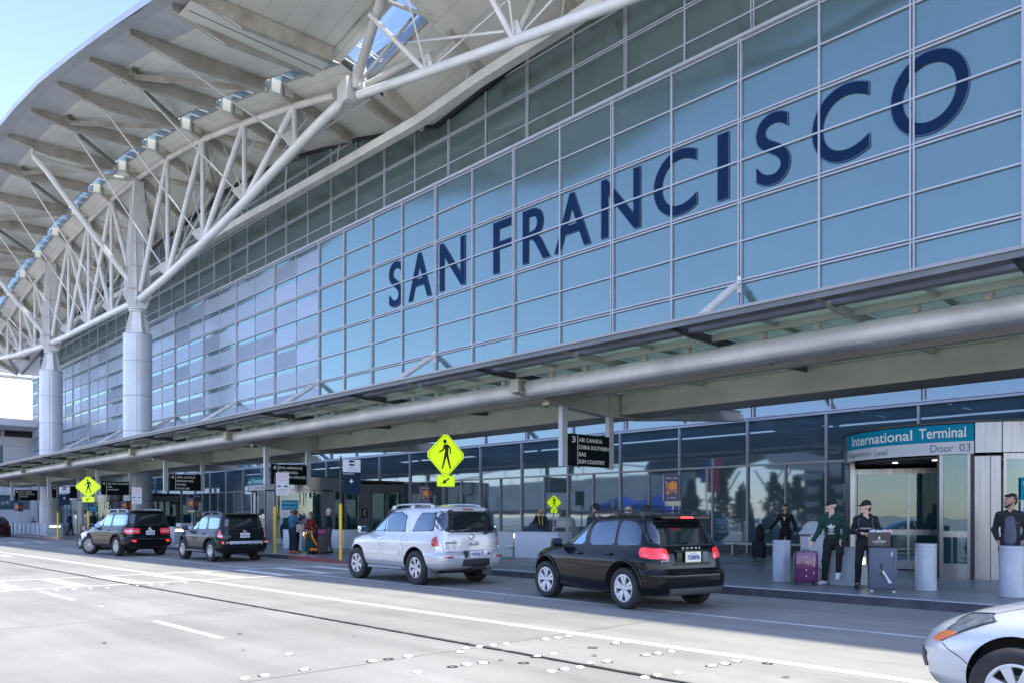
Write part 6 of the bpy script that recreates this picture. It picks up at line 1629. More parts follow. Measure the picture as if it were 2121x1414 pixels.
# bin
t = thing('litter_bin', (-10.3, 21.9, .15), 'pale litter bin with arched hood beside the purple suitcase', 'bin')
MB().rbox(-10.75,-10.05,21.6,22.2,.15,1.22,.03).rbox(-10.78,-10.02,21.57,22.23,1.10,1.16,.01).build('cabinet', BOLL, t)
mb = MB(); mb.prism([(-10.70,21.65,1.22)]+[(-10.4+.30*math.cos(PI-PI*i/12), 21.65, 1.22+.26*math.sin(PI*i/12)) for i in range(13)]+[(-10.10,21.65,1.22)], (0,.5,0)); mb.build('hood', BOLL, t)
MB().rbox(-10.12,-10.03,21.7,22.1,.3,1.0,.01).build('side_panel', mat('bin_side', (.05,.06,.08), .5), t)
t = thing('planter', (-70.5, 20.5, .15), 'wooden planter with spiky palm beside the far column', 'planter')
MB().rbox(-73.2,-69.9,19.9,20.9,.15,.95,.03).build('box', mat('planter_wood', (.20,.12,.09), .7), t)
mb = MB(); rnd = random.Random(3)
for i in range(60):
    a = rnd.random()*6.28; b = rnd.uniform(.1, 1.2); L_ = rnd.uniform(.7, 1.15); p = Vector((-71.2, 20.4, 1.05)); d = Vector((math.cos(a)*math.sin(b), math.sin(a)*math.sin(b), math.cos(b)))
    s_ = d.cross(Vector((0,0,1))).normalized()*.05; m_ = p+d*L_*.6; e_ = p+d*L_-Vector((0,0,.15*b))
    mb.quad(p-s_, p+s_, m_+s_*.8, m_-s_*.8); mb.add([m_-s_*.8, m_+s_*.8, e_], [(0,1,2)])
mb.build('palm_leaves', mat('palm_green', (.03,.06,.035), .6), t, sm=0)
# low metal rail in front of the near glass
t = thing('metal_bench', (-13.5, 27.2, .15), 'low metal bench against the street glass behind the black crossover', 'bench')
MB().rbox(-16.5,-12.2,27.0,27.5,.55,.62,.01).build('seat', STEELD, t); mb = MB()
for x in (-16.2,-14.4,-12.5): mb.box(x-.03,x+.03,27.1,27.4,.15,.55)
mb.build('leg', STEELD, t, sm=0)
# ================================================================== people: smooth-union bodies meshed with surface nets
def _caps(prims, Pn, k):
    D = None
    for pr in prims:
        a, b, ra, rb = [np.array(pr[0], float), np.array(pr[1], float), pr[2], pr[3]]
        fl = pr[4] if len(pr) > 4 else 1.0      # flattening along y (front-back)
        ab = b-a; L2 = float((ab*ab).sum())
        q = Pn-a
        t = np.clip((q@ab)/L2, 0, 1) if L2 > 1e-9 else np.zeros(len(Pn))
        v = q-t[:, None]*ab
        if fl != 1.0: v = v*np.array([1, 1/fl, 1])
        d = np.sqrt((v*v).sum(1))-(ra+(rb-ra)*t)
        if fl < 1: d = d*(.5+.5*fl)
        if D is None: D = d
        else:
            h = np.clip(.5+.5*(D-d)/k, 0, 1); D = D*(1-h)+d*h-k*h*(1-h)
    return D
def sdf_mesh(prims, res, k=.03, wrinkle=0.0, cut=None, seed=0, infl=0.0):
    lo = np.min([np.minimum(np.array(p[0]), np.array(p[1]))-max(p[2], p[3]) for p in prims], 0)-res*2.2-wrinkle-infl
    hi = np.max([np.maximum(np.array(p[0]), np.array(p[1]))+max(p[2], p[3]) for p in prims], 0)+res*2.2+wrinkle+infl
    n = np.ceil((hi-lo)/res).astype(int)+1
    ax = [lo[i]+res*np.arange(n[i]) for i in range(3)]
    G = np.stack(np.meshgrid(*ax, indexing='ij'), -1).reshape(-1, 3)
    D = _caps(prims, G, k)-infl
    if wrinkle:
        D = D + wrinkle*(np.sin(G[:, 2]*38+seed+2.5*np.sin(G[:, 0]*14+seed)+G[:, 1]*9)*.5+np.sin(G[:, 2]*21-G[:, 0]*25+seed*2)*.5)
    if cut is not None: D = np.maximum(D, cut(G))
    F = D.reshape(n)
    S = F < 0
    c = [F[i:n[0]-1+i, j:n[1]-1+j, l:n[2]-1+l] for i in (0, 1) for j in (0, 1) for l in (0, 1)]
    cs = np.stack(c, -1); ins = (cs < 0).sum(-1); act = (ins > 0) & (ins < 8)
    offs = [(i, j, l) for i in (0, 1) for j in (0, 1) for l in (0, 1)]
    edges = [(0,1),(2,3),(4,5),(6,7),(0,2),(1,3),(4,6),(5,7),(0,4),(1,5),(2,6),(3,7)]
    A = cs[act]; acc = np.zeros((len(A), 3)); cnt = np.zeros(len(A))
    for e0, e1 in edges:
        f0, f1 = A[:, e0], A[:, e1]; m = (f0 < 0) != (f1 < 0)
        t = np.where(m, f0/np.where(m, f0-f1, 1), 0)
        p0 = np.array(offs[e0], float); p1 = np.array(offs[e1], float)
        acc += np.where(m[:, None], p0+(p1-p0)*t[:, None], 0); cnt += m
    idx = np.argwhere(act); Vv = lo+res*(idx+acc/cnt[:, None])
    vid = -np.ones(act.shape, int); vid[act] = np.arange(len(idx))
    faces = []
    for d in range(3):
        o = [0, 0, 0]; o[d] = 1
        s0 = S[tuple(slice(0, n[i]-o[i]) for i in range(3))]; s1 = S[tuple(slice(o[i], n[i]) for i in range(3))]
        ch = np.argwhere(s0 != s1); a_, b_ = [(1, 2), (2, 0), (0, 1)][d]
        for p in ch:
            q = [0]*4; ok = True
            for m_, (da, db) in enumerate(((0, 0), (-1, 0), (-1, -1), (0, -1))):
                r = list(p); r[a_] += da; r[b_] += db
                if min(r) < 0 or any(r[i] >= act.shape[i] for i in range(3)): ok = False; break
                q[m_] = int(vid[tuple(r)])
            if ok and min(q) >= 0: faces.append(tuple(q) if S[tuple(p)] else tuple(q[::-1]))
    return Vv, faces
SKIN = mat('skin_light', (.62,.40,.30), .55, 0, .08, 20); SKINB = mat('skin_tan', (.45,.27,.19), .55, 0, .08, 20); SKIND = mat('skin_brown', (.26,.15,.10), .55, 0, .08, 20)
HAIRB = mat('hair_black', (.012,.010,.009), .5); HAIRG = mat('hair_grey', (.42,.42,.42), .6); HAIRK = mat('hair_dark_grey', (.10,.09,.085), .6)
def cloth(n, c, r=.85): return mat('cloth_'+n, c, r, 0, .18, 9, bump=.3, bscale=90)
EYEM = mat('eye_dark', (.01,.01,.01), .3); LIPM = mat('lip', (.30,.10,.08), .5); SHOEW = mat('shoe_white', (.62,.62,.64), .6); SOLE = mat('sole', (.35,.35,.35), .7)
def lerp(a, b, t): return tuple(a[i]+(b[i]-a[i])*t for i in range(3))
def person(label, loc, face, H, J, top, bottom, shoes, skin=SKIN, hair=('short', HAIRB), hyaw=0, hpitch=0, res=.02, fine=False, topstyle='jacket', build=1.0, group=None, extras=None, skirt=None, sleeve=1.0):
    """local frame: the person faces -y, his or her left hand is on +x"""
    t = thing('person', loc, label, 'person', group, math.radians(face))
    k = H/1.75
    B = dict(pel=(0,0,.96), che=(0,.0,1.28), nek=(0,.01,1.47), hed=(0,-.005,1.635), shL=(.168,.0,1.385), shR=(-.168,.0,1.385), eL=(.215,.03,1.12), eR=(-.215,.03,1.12), wL=(.225,-.04,.875), wR=(-.225,-.04,.875),
             hiL=(.09,0,.92), hiR=(-.09,0,.92), kL=(.10,-.015,.50), kR=(-.10,-.015,.50), aL=(.105,.03,.085), aR=(-.105,.03,.085), tL=None, tR=None, fL=None, fR=None)
    B.update(J)
    B = {a: (tuple(x*k for x in b) if b is not None else None) for a, b in B.items()}
    b_ = build; mats = []
    def limb(a, b, r1, r2, f=1.0): return (B[a], B[b], r1*k, r2*k, f)
    toe = {}
    for s in 'LR':
        a = B['a'+s]; toe[s] = B['t'+s] or (a[0]*1.05+(.02 if s == 'L' else -.02), a[1]-.16*k, a[2]-.045*k)
    # --- body (skin), one continuous surface
    low = lerp(B['pel'], B['che'], .45)
    body = [(B['pel'], low, .125*k*b_, .115*k*b_, .68), (low, B['che'], .115*k*b_, .135*k*b_, .68), (B['shL'], B['shR'], .062*k, .062*k, 1.0), (B['che'], lerp(B['che'], B['nek'], .6), .13*k*b_, .09*k, .7), (B['nek'], lerp(B['nek'], B['hed'], .7), .053*k, .048*k)]
    for s in 'LR':
        body += [limb('sh'+s, 'e'+s, .050, .038), limb('e'+s, 'w'+s, .038, .026), limb('hi'+s, 'k'+s, .082*b_, .055), limb('k'+s, 'a'+s, .052, .035), (B['a'+s], toe[s], .036*k, .028*k)]
    vs, fs = sdf_mesh(body, res, .03*k)
    mb = MB(); mb.add([tuple(v) for v in vs], fs)
    # head
    R = Matrix.Rotation(math.radians(hyaw), 3, 'Z')@Matrix.Rotation(math.radians(hpitch), 3, 'X')
    hc = Vector(B['hed']); hp = lambda x, y, z: tuple(hc+R@Vector((x*k, y*k, z*k)))
    head = [(hp(0,.012,.035), hp(0,.02,.03), .088*k, .086*k), (hp(0,-.03,-.02), hp(0,-.04,-.075), .066*k, .042*k), (hp(0,-.072,-.088), hp(0,-.072,-.088), .026*k, .026*k), (hp(0,-.088,.012), hp(0,-.108,-.018), .010*k, .017*k),
            (hp(.035,-.068,-.02), hp(.045,-.055,-.03), .026*k, .022*k), (hp(-.035,-.068,-.02), hp(-.045,-.055,-.03), .026*k, .022*k), (hp(.03,-.082,.028), hp(-.03,-.082,.028), .012*k, .012*k),
            (hp(.082,.01,.012), hp(.086,.015,-.02), .018*k, .012*k), (hp(-.082,.01,.012), hp(-.086,.015,-.02), .018*k, .012*k), (hp(0,.02,-.06), tuple(B['nek']), .052*k, .052*k), (hp(.014,-.088,-.058), hp(-.014,-.088,-.058), .010*k, .010*k)]
    vs, fs = sdf_mesh(head, .0085 if fine else .012, .014*k); mb.add([tuple(v) for v in vs], fs)
    # hands: palm, four unequal bent fingers and a thumb, all rooted in the palm
    for s, sg in (('L', 1), ('R', -1)):
        w = Vector(B['w'+s]); e = Vector(B['e'+s]); d = (w-e).normalized()
        if B['f'+s] is not None: d = (Vector(B['f'+s])-w).normalized()
        side = d.cross(Vector((0,0,1)));  side = Vector((0,-1,0)) if side.length < .3 else side.normalized()
        side = (Vector((0,-1,0))-d*d.dot(Vector((0,-1,0)))) if side.length < .3 or abs(d.z) > .6 else side
        side.normalize(); n = d.cross(side).normalized()*sg
        curl = -n
        pal = [(tuple(w), tuple(w+d*.03*k), .026*k, .030*k)]
        for j, (o, L1) in enumerate(((-.030,.062), (-.010,.074), (.010,.070), (.029,.054))):
            r0 = w+d*.075*k+side*(-o)*k; m1 = r0+(d*.8+curl*.25).normalized()*L1*.5*k; m2 = m1+(d*.55+curl*.75).normalized()*L1*.45*k
            pal += [(tuple(w+side*(-o*.6)*k), tuple(r0), .017*k, .0125*k), (tuple(r0), tuple(m1), .0105*k, .0095*k), (tuple(m1), tuple(m2), .0095*k, .0075*k)]
        th = w+d*.02*k+side*.025*k; t1 = th+(d*.55+side*.75+curl*.2).normalized()*.038*k; t2 = t1+(d*.85+side*.3+curl*.3).normalized()*.030*k
        pal += [(tuple(th), tuple(t1), .014*k, .0115*k), (tuple(t1), tuple(t2), .011*k, .009*k)]
        vs, fs = sdf_mesh(pal, .0065 if fine else .010, .006*k); mb.add([tuple(v) for v in vs], fs)
    mb.build('body', skin, t, world=False, sm=70)
    # face
    mb = MB()
    for sx in (-1, 1):
        mb.lathe([(0,-.005*k),(.007*k,-.003*k),(.007*k,.003*k),(0,.005*k)], hp(sx*.033,-.080,.008), 8, axis='y', m=0)
        mb.bar(hp(sx*.047,-.084,.033), hp(sx*.018,-.092,.035), .006*k, .006*k, m=0)
    mb.bar(hp(.022,-.101,-.058), hp(-.022,-.101,-.058), .006*k, .008*k, m=1)
    mb.build('face_features', [EYEM, LIPM], t, world=False, sm=40)
    # --- top
    if top is not None:
        inf = .016*k
        tp = [(lerp(B['pel'], low, -.15 if topstyle != 'long' else -.5), low, .140*k*b_, .130*k*b_, .74), (low, B['che'], .130*k*b_, .152*k*b_, .74), (B['shL'], B['shR'], .060*k, .060*k), (B['che'], lerp(B['che'], B['nek'], .62), .145*k*b_, .080*k, .75), (lerp(B['nek'], B['che'], .12), B['shL'], .045*k, .055*k), (lerp(B['nek'], B['che'], .12), B['shR'], .045*k, .055*k)]
        for s in 'LR':
            we = lerp(B['e'+s], B['w'+s], .93*sleeve)
            tp += [(B['sh'+s], B['e'+s], .062*k, .050*k)] + ([(B['e'+s], we, .053*k, .041*k)] if sleeve > .1 else [])
        if topstyle == 'hood': tp += [(tuple(Vector(B['nek'])+Vector((.07*k,.03*k,-.01*k))), tuple(Vector(B['nek'])+Vector((-.07*k,.03*k,-.01*k))), .055*k, .055*k), (tuple(Vector(B['nek'])+Vector((0,.09*k,.0))), tuple(Vector(B['nek'])+Vector((0,.10*k,-.04*k))), .07*k, .06*k)]
        elif topstyle != 'long': tp += [(tuple(Vector(B['nek'])+Vector((.03*k,.01*k,-.02*k))), tuple(Vector(B['nek'])+Vector((-.03*k,.01*k,-.02*k))), .050*k, .050*k)]
        vs, fs = sdf_mesh(tp, res*.9, .03*k, .0045*k, None, H*10); m2 = MB(); m2.add([tuple(v) for v in vs], fs); m2.build('top', top, t, world=False, sm=75)
    if bottom is not None:
        bt = [(lerp(B['pel'], low, .1), tuple(Vector(B['pel'])-Vector((0,0,.05*k))), .135*k*b_, .138*k*b_, .76)]
        for s in 'LR':
            an = lerp(B['k'+s], B['a'+s], .96); bt += [(B['hi'+s], B['k'+s], .097*k*b_, .070*k), (B['k'+s], an, .068*k, .055*k)]
        vs, fs = sdf_mesh(bt, res*.9, .03*k, .004*k, None, H*17); m2 = MB(); m2.add([tuple(v) for v in vs], fs); m2.build('trousers', bottom, t, world=False, sm=75)
    if skirt:
        m2 = MB(); zt, zb, r0, r1 = skirt[0]*k, skirt[1]*k, skirt[2]*k, skirt[3]*k; n = 28; rows = []
        for j in range(9):
            u = j/8; z = zt+(zb-zt)*u; r = r0+(r1-r0)*u**.8
            rows.append([(r*(1+.07*u*math.sin(7*a*2*PI/n))*math.cos(a*2*PI/n), .85*r*(1+.07*u*math.sin(7*a*2*PI/n))*math.sin(a*2*PI/n), z) for a in range(n)])
        m2.add([p for r in rows for p in r], [(j*n+i, j*n+(i+1) % n, (j+1)*n+(i+1) % n, (j+1)*n+i) for j in range(8) for i in range(n)]); m2.build('skirt', skirt[4], t, world=False, sm=60)
    for s in 'LR':
        a = Vector(B['a'+s]); q = Vector(toe[s]); d = (q-a); dn = d.normalized(); hl = a-dn*.045*k
        sh = [(tuple(hl-Vector((0,0,.02*k))), tuple(a-Vector((0,0,.02*k))), .044*k, .045*k), (tuple(a-Vector((0,0,.025*k))), tuple(q), .046*k, .036*k), (tuple(a+Vector((0,0,.02*k))), tuple(a), .042*k, .046*k)]
        zc = min(a.z, q.z, hl.z)-.045*k
        vs, fs = sdf_mesh(sh, .013 if fine else .016, .02*k, cut=(lambda G, z0=zc: z0-G[:, 2]) if q.z <= a.z+.01 else None)
        m2 = MB(); m2.add([tuple(v) for v in vs], fs); m2.build('shoe', shoes, t, world=False, sm=60)
    kind, hm = hair
    if kind in ('short', 'bun', 'balding'):
        hr = [(hp(0,.030,.056), hp(0,.038,.038), .087*k, .087*k)] if kind != 'balding' else [(hp(0,.052,.005), hp(0,.058,-.03), .073*k, .058*k)]
        if kind != 'balding': hr += [(hp(.045,-.042,.090), hp(-.045,-.042,.090), .030*k, .030*k), (hp(0,.06,-.01), hp(0,.06,-.03), .062*k, .052*k), (hp(.078,.005,.03), hp(.078,.02,.0), .016*k, .014*k), (hp(-.078,.005,.03), hp(-.078,.02,.0), .016*k, .014*k)]
        if kind == 'bun': hr += [(hp(0,.11,-.02), hp(0,.13,-.03), .04*k, .035*k)]
        vs, fs = sdf_mesh(hr, .011, .012*k, .003*k); m2 = MB(); m2.add([tuple(v) for v in vs], fs); m2.build('hair', hm, t, world=False, sm=60)
    if kind in ('cap',):
        hr = [(hp(0,.052,.01), hp(0,.060,-.03), .070*k, .056*k), (hp(.078,.012,.035), hp(-.078,.012,.035), .012*k, .012*k)]
        vs, fs = sdf_mesh(hr, .011, .012*k, .003*k); m2 = MB(); m2.add([tuple(v) for v in vs], fs); m2.build('hair', HAIRB, t, world=False, sm=60)
        cp = [(hp(0,.015,.055), hp(0,.02,.06), .098*k, .094*k)]
        n_ = (R@Vector((0,-.12,1))).normalized(); o_ = Vector(hp(0,0,.035))
        vs, fs = sdf_mesh(cp, .010, .01, cut=lambda G: -((G-np.array(o_))@np.array(n_)))
        m2 = MB(); m2.add([tuple(v) for v in vs], fs); ht = m2.build('cap', hm, t, world=False, sm=50)
        m2 = MB(); N = 12; up = R@Vector((0,0,1)); vv = []
        for i in range(N+1):
            a = -1.15+2.3*i/N
            p0 = Vector(hp(.088*math.sin(a), .01-.092*math.cos(a), .045)); p1 = Vector(hp(.085*math.sin(a)*1.0, .01-.092*math.cos(a)-.085*math.cos(a)**.6, .032-.012*math.sin(a)**2))
            vv += [p0, p1, p0-up*.006, p1-up*.005]
        m2.add(vv, [f for i in range(N) for f in ((4*i,4*i+1,4*i+5,4*i+4),(4*i+2,4*i+6,4*i+7,4*i+3),(4*i+1,4*i+3,4*i+7,4*i+5))]); m2.build('cap_peak', hm, ht, world=False, sm=50)
    return t, B, k, hp
GREENH = cloth('dark_green', (.008,.045,.030)); BLKC = cloth('black', (.010,.011,.013)); NAVYC = cloth('navy', (.012,.018,.035)); DARKJ = cloth('charcoal', (.018,.018,.022))
BLUET = cloth('teal_blue', (.03,.12,.20)); REDC = cloth('maroon', (.17,.012,.015)); GRNS = cloth('bottle_green', (.004,.045,.035)); ORNC = cloth('orange', (.75,.22,.02)); GREYT = cloth('grey_purple', (.10,.095,.13)); PURP = cloth('deep_purple', (.03,.008,.05))
TEE = cloth('slate_tee', (.11,.11,.15)); WSHIRT = cloth('white', (.6,.6,.62)); JEAN = cloth('jeans', (.02,.045,.12)); BLSH = mat('shoe_black', (.012,.012,.013), .4); ORSH = mat('shoe_orange', (.85,.16,.10), .5)
FP = .15
# face angles: 0 means facing the road (-Y); positive turns towards +X.  camera lies at about +23 degrees from these people
# youth in green hoodie, sitting against the lamp block, hand on the purple suitcase
t, B, k, hp = person('youth in green hoodie and black cap perched on the lamp block, gripping the purple suitcase', (-7.47, 16.50, FP), 18, 1.87,
  dict(pel=(0,.02,.90), che=(-.02,-.03,1.20), nek=(-.03,-.03,1.40), hed=(-.04,-.045,1.56), shL=(.150,.0,1.315), shR=(-.20,.0,1.315), eL=(.235,.01,1.06), wL=(.16,-.20,.90), fL=(.14,-.28,.80), eR=(-.27,-.02,1.06), wR=(-.37,-.16,.86), fR=(-.38,-.24,.83),
       hiL=(.10,-.02,.86), hiR=(-.09,-.0,.86), kL=(.15,-.30,.66), aL=(.12,-.26,.28), tL=(.11,-.36,.16), kR=(-.13,-.10,.47), aR=(-.16,-.02,.085), tR=(-.24,-.14,.045)),
  GREENH, BLKC, SHOEW, SKIN, ('cap', BLKC), hyaw=-62, res=.017, fine=True, topstyle='hood', build=1.02)
# trefoil badge and word on the chest
def on_chest(t, B, k, mb_fn, z, name, m, y=-.128):
    mb = MB(); mb_fn(mb, (B['che'][0], B['che'][1]+y*k, z)); return mb.build(name, m, t, world=False, sm=0)
def trefoil(mb, o):
    def leaf(ang, L_, w_, off):
        c, s = math.cos(ang), math.sin(ang); P = []
        for i in range(15):
            u = i/14; x = L_*u; y = w_*math.sin(PI*u**.8); P.append((x, y))
        P += [(x, -y) for x, y in reversed(P[1:-1])]
        mb.prism([Vector(o)+Vector((x*c-y*s+off, -.012, x*s+y*c)) for x, y in P], (0,.010,0))
    leaf(PI/2, .105, .026, 0); leaf(PI/2+.75, .105, .022, -.006); leaf(PI/2-.75, .105, .022, .006)
    for j in range(3): mb.box(o[0]-.060+.007*j, o[0]+.060-.007*j, o[1]-.014, o[1]-.002, o[2]-.022*j-.020, o[2]-.022*j-.012)
    put_text(mb, 'adidas', (o[0], o[1]-.012, o[2]-.115), (1,0,0), (0,0,1), .05, width=.125, height=.042, bold=.001, align='CENTER', depth=.002)
on_chest(t, B, k, trefoil, 1.20, 'chest_print', WSHIRT, -.140)
mb = MB(); mb.tube((B['nek'][0]-.02,B['nek'][1]-.09,1.37),(B['nek'][0]-.03,B['nek'][1]-.125,1.26),.005,n=5).tube((B['nek'][0]+.02,B['nek'][1]-.09,1.37),(B['nek'][0]+.02,B['nek'][1]-.125,1.24),.005,n=5); mb.build('hood_cord', WSHIRT, t, world=False)
mb = MB()
for dx in (0,.014,.028): mb.tube(Vector(B['hiL'])+Vector((.092,.03-dx,0)), Vector(B['kL'])+Vector((.074,.02-dx,-.01)), .004, n=5).tube(Vector(B['kL'])+Vector((.072,.02-dx,-.01)), Vector(B['aL'])+Vector((.058,.02-dx,.03)), .004, n=5)
mb.build('trouser_stripe', mat('stripe_lilac', (.55,.55,.75), .6), t, world=False)
# youth in black hoodie behind the grey suitcase
t, B, k, hp = person('youth in black hoodie and cap leaning over the tall grey suitcase and gift bag', (-6.72, 16.32, FP), 22, 1.77,
  dict(che=(.0,-.04,1.27), nek=(.0,-.06,1.46), hed=(-.01,-.085,1.62), eL=(.245,-.08,1.13), wL=(.10,-.28,1.11), fL=(.0,-.31,1.09), eR=(-.245,-.08,1.13), wR=(-.08,-.28,1.11), fR=(.0,-.31,1.09), kR=(-.13,-.02,.50), aR=(-.15,.05,.085)),
  BLKC, BLKC, BLSH, SKIN, ('cap', BLKC), hyaw=-66, hpitch=-4, res=.017, fine=True, topstyle='hood')
on_chest(t, B, k, lambda mb, o: put_text(mb, 'LACED+FACE', (o[0], o[1]-.012, o[2]), (1,0,0), (0,0,1), .05, width=.20, height=.030, bold=.001, align='CENTER', depth=.002), 1.20, 'chest_print', WSHIRT, -.128)
STRAP = cloth('strap_slate', (.045,.05,.08))
mb = MB()
for sx in (-1, 1): mb.path([(sx*.115, .02, 1.44), (sx*.125, -.10, 1.40), (sx*.13, -.165, 1.30), (sx*.13, -.165, 1.20), (sx*.15, -.10, 1.10)], .020, 6)
mb.build('backpack_strap', STRAP, t, world=False)
mb = MB(); mb.prism([hp(-.012,-.108,.075), hp(.012,-.108,.075), hp(.012,-.100,.10), hp(-.012,-.100,.10)], hp(0,-.003,0) and (0,.003,0)); mb.build('cap_badge', mat('badge_lilac', (.5,.45,.9), .5), t, world=False, sm=0)
# bearded man at the right edge
t, B, k, hp = person('bearded man in open black jacket over grey shirt, hands in pockets behind a bollard', (-4.42, 17.35, FP), 12, 1.87,
  dict(eL=(.245,.05,1.12), wL=(.185,-.07,.93), eR=(-.245,.05,1.12), wR=(-.185,-.07,.93), aL=(.12,.02,.085), aR=(-.12,.02,.085)), DARKJ, NAVYC, SHOEW, SKINB, ('short', HAIRB), hyaw=-52, res=.018, fine=True, build=1.08)
mb = MB(); vs, fs = sdf_mesh([((0,-.078,1.00),(0,-.092,1.38),.108,.088,.75)], .016, .02, .002); mb.add([tuple(v) for v in vs], fs); mb.build('shirt_front', TEE, t, world=False, sm=70)
vs, fs = sdf_mesh([(hp(.055,-.025,-.06), hp(.02,-.080,-.098), .016, .022), (hp(-.055,-.025,-.06), hp(-.02,-.080,-.098), .016, .022), (hp(0,-.082,-.105), hp(0,-.075,-.105), .022, .022), (hp(.025,-.098,-.043), hp(-.025,-.098,-.043), .006, .006)], .009, .012)
mb = MB(); mb.add([tuple(v) for v in vs], fs); mb.build('beard', HAIRB, t, world=False, sm=60)
mb = MB(); put_text(mb, 'X', (.10,-.175,1.32), (1,0,0), (0,0,1), .04, height=.03, depth=.002); mb.build('jacket_logo', mat('logo_violet', (.3,.25,.7), .5), t, world=False, sm=0)
# man by the glass with a stacked backpack and case
t, B, k, hp = person('man in black zip top by the street glass, one hand on a stacked backpack', (-13.05, 25.2, FP), 12, 1.85,
  dict(eR=(-.33,-.02,1.15), wR=(-.50,-.06,.95), eL=(.28,.0,1.15), wL=(.33,-.08,.90), kL=(.10,-.05,.50), aL=(.10,.02,.085), kR=(-.14,-.02,.50), aR=(-.20,.04,.085)), BLKC, BLKC, BLSH, SKIN, ('short', HAIRB), hyaw=20, res=.022)
mb = MB(); mb.prism([(-.045,-.125,1.45),(.045,-.125,1.45),(.0,-.150,1.30)], (0,.02,0)); mb.build('shirt_collar', WSHIRT, t, world=False, sm=0)
# man on the phone behind the counter
person('man in black jacket with yellow scarf on the phone, behind the pale counter', (-20.45, 21.0, FP), 35, 1.76,
  dict(eL=(.24,-.02,1.16), eR=(-.26,-.12,1.22), wR=(-.13,-.17,1.50), fR=(-.09,-.15,1.60)), DARKJ, JEAN, BLSH, SKINB, ('balding', HAIRK), hyaw=-25, res=.024, build=1.12)
t = thing('scarf', (-20.45, 21.0, FP+1.4), 'yellow scarf round the neck of the man on the phone', 'scarf')
mb = MB(); q = Vector((-20.45, 21.0, FP+.03)); fv = Vector((math.sin(math.radians(35)), -math.cos(math.radians(35)), 0)); rv = Vector((0,0,1)).cross(fv)
mb.path([q+fv*.13+rv*.09+Vector((0,0,1.10)), q+fv*.15+rv*.07+Vector((0,0,1.30)), q+rv*.07+Vector((0,0,1.46)), q-fv*.07+Vector((0,0,1.47)), q-rv*.07+Vector((0,0,1.46)), q+fv*.15-rv*.05+Vector((0,0,1.30)), q+fv*.16-rv*.02+Vector((0,0,1.15))], .015, 6); mb.build('cloth_band', cloth('yellow', (.6,.5,.12)), t)
person('man in dark jacket and black cap looking down, beyond the black crossover windscreen', (-13.15, 15.5, FP), 60, 1.76,
  dict(eL=(.24,-.06,1.16), wL=(.10,-.24,1.16), eR=(-.24,-.06,1.16), wR=(-.08,-.24,1.14)), NAVYC, BLKC, BLSH, SKINB, ('cap', BLKC), hyaw=10, hpitch=25, res=.024)
person('grey-haired person whose head shows over the black crossover roof', (-13.6, 17.4, FP), 150, 1.74, {}, DARKJ, BLKC, BLSH, SKINB, ('balding', HAIRG), res=.028)
person('person with dark hair whose head shows over the black crossover roof rail', (-13.7, 18.4, FP), 200, 1.76, {}, BLKC, BLKC, BLSH, SKINB, ('short', HAIRB), res=.028)
# three travellers by the second entrance
person('man in teal blue top and black trousers with orange shoes, back to the camera', (-28.9, 15.55, FP), 195, 1.78,
  dict(eR=(-.27,-.10,1.18), wR=(-.16,-.32,1.16), eL=(.27,-.10,1.18), wL=(.20,-.32,1.12)), BLUET, NAVYC, ORSH, SKIND, ('balding', HAIRK), res=.022, build=1.12)
person('woman in dark purple with raised elbows, mostly hidden behind the man in teal', (-29.4, 15.95, FP), 200, 1.70,
  dict(eR=(-.42,-.02,1.44), wR=(-.14,-.10,1.58), eL=(.42,-.02,1.44), wL=(.14,-.10,1.58)), PURP, NAVYC, BLSH, SKIND, ('short', HAIRB), res=.024)
t, B, k, hp = person('woman in maroon top and green skirt with an orange sash and beige shoulder bag', (-27.85, 15.75, FP), 100, 1.62,
  dict(eL=(.24,-.05,1.16), wL=(.12,-.24,1.12), eR=(-.24,-.02,1.14), wR=(-.14,-.22,1.10)), REDC, None, BLSH, SKIND, ('bun', HAIRB), hyaw=-45, res=.022, topstyle='long', skirt=(.92,.10,.17,.27,GRNS), build=1.1)
mb = MB(); mb.path([(-.10,-.17,.90),(-.14,-.25,.70),(-.05,-.30,.50),(.08,-.30,.32),(.22,-.24,.22)], .045, 8).path([(.24,-.20,.20),(.05,-.30,.17),(-.2,-.26,.18)], .06, 8).path([(-.22,.05,.85),(-.27,.02,.6)], .05, 8); mb.build('sash', ORNC, t, world=False)
t2 = thing('shoulder_bag', (-28.2, 15.5, 1.0), 'beige shoulder bag hanging behind the woman in maroon', 'bag')
mb = MB(); mb.rbox(-28.42,-27.98,15.42,15.58,.98,1.30,.05); mb.path([(-28.3,15.5,1.28),(-28.1,15.58,1.5),(-27.95,15.62,1.52),(-28.02,15.5,1.28)], .012, 6); mb.build('leather_body', mat('beige_leather', (.38,.30,.24), .6, 0, .2, 8), t2)
person('white-haired man in dark blazer and grey trousers standing beside the second entrance', (-27.7, 16.45, FP), -55, 1.76,
  dict(eL=(.25,.04,1.14), wL=(.22,-.08,.93), aL=(.10,-.03,.085), aR=(-.10,.08,.085)), NAVYC, GREYT, BLSH, SKINB, ('short', HAIRG), res=.022, build=1.05)
person('person with dark hair just over the roof of the dark sport utility car', (-36.4, 16.8, FP), 40, 1.75, {}, BLKC, BLKC, BLSH, SKINB, ('short', HAIRB), res=.03)
person('person behind the far check-in counter with a dark blue top', (-48.6, 19.9, FP), 30, 1.72, {}, NAVYC, BLKC, BLSH, SKIND, ('short', HAIRB), res=.03)
person('person in black walking by the far column behind the yellow-sleeved post', (-67.3, 17.6, FP), 150, 1.82, dict(eR=(-.27,.12,1.16), wR=(-.34,.02,.92), kL=(.10,-.12,.50), aL=(.10,-.20,.085), aR=(-.1,.22,.085)), NAVYC, BLKC, BLSH, SKIND, ('short', HAIRB), res=.03)
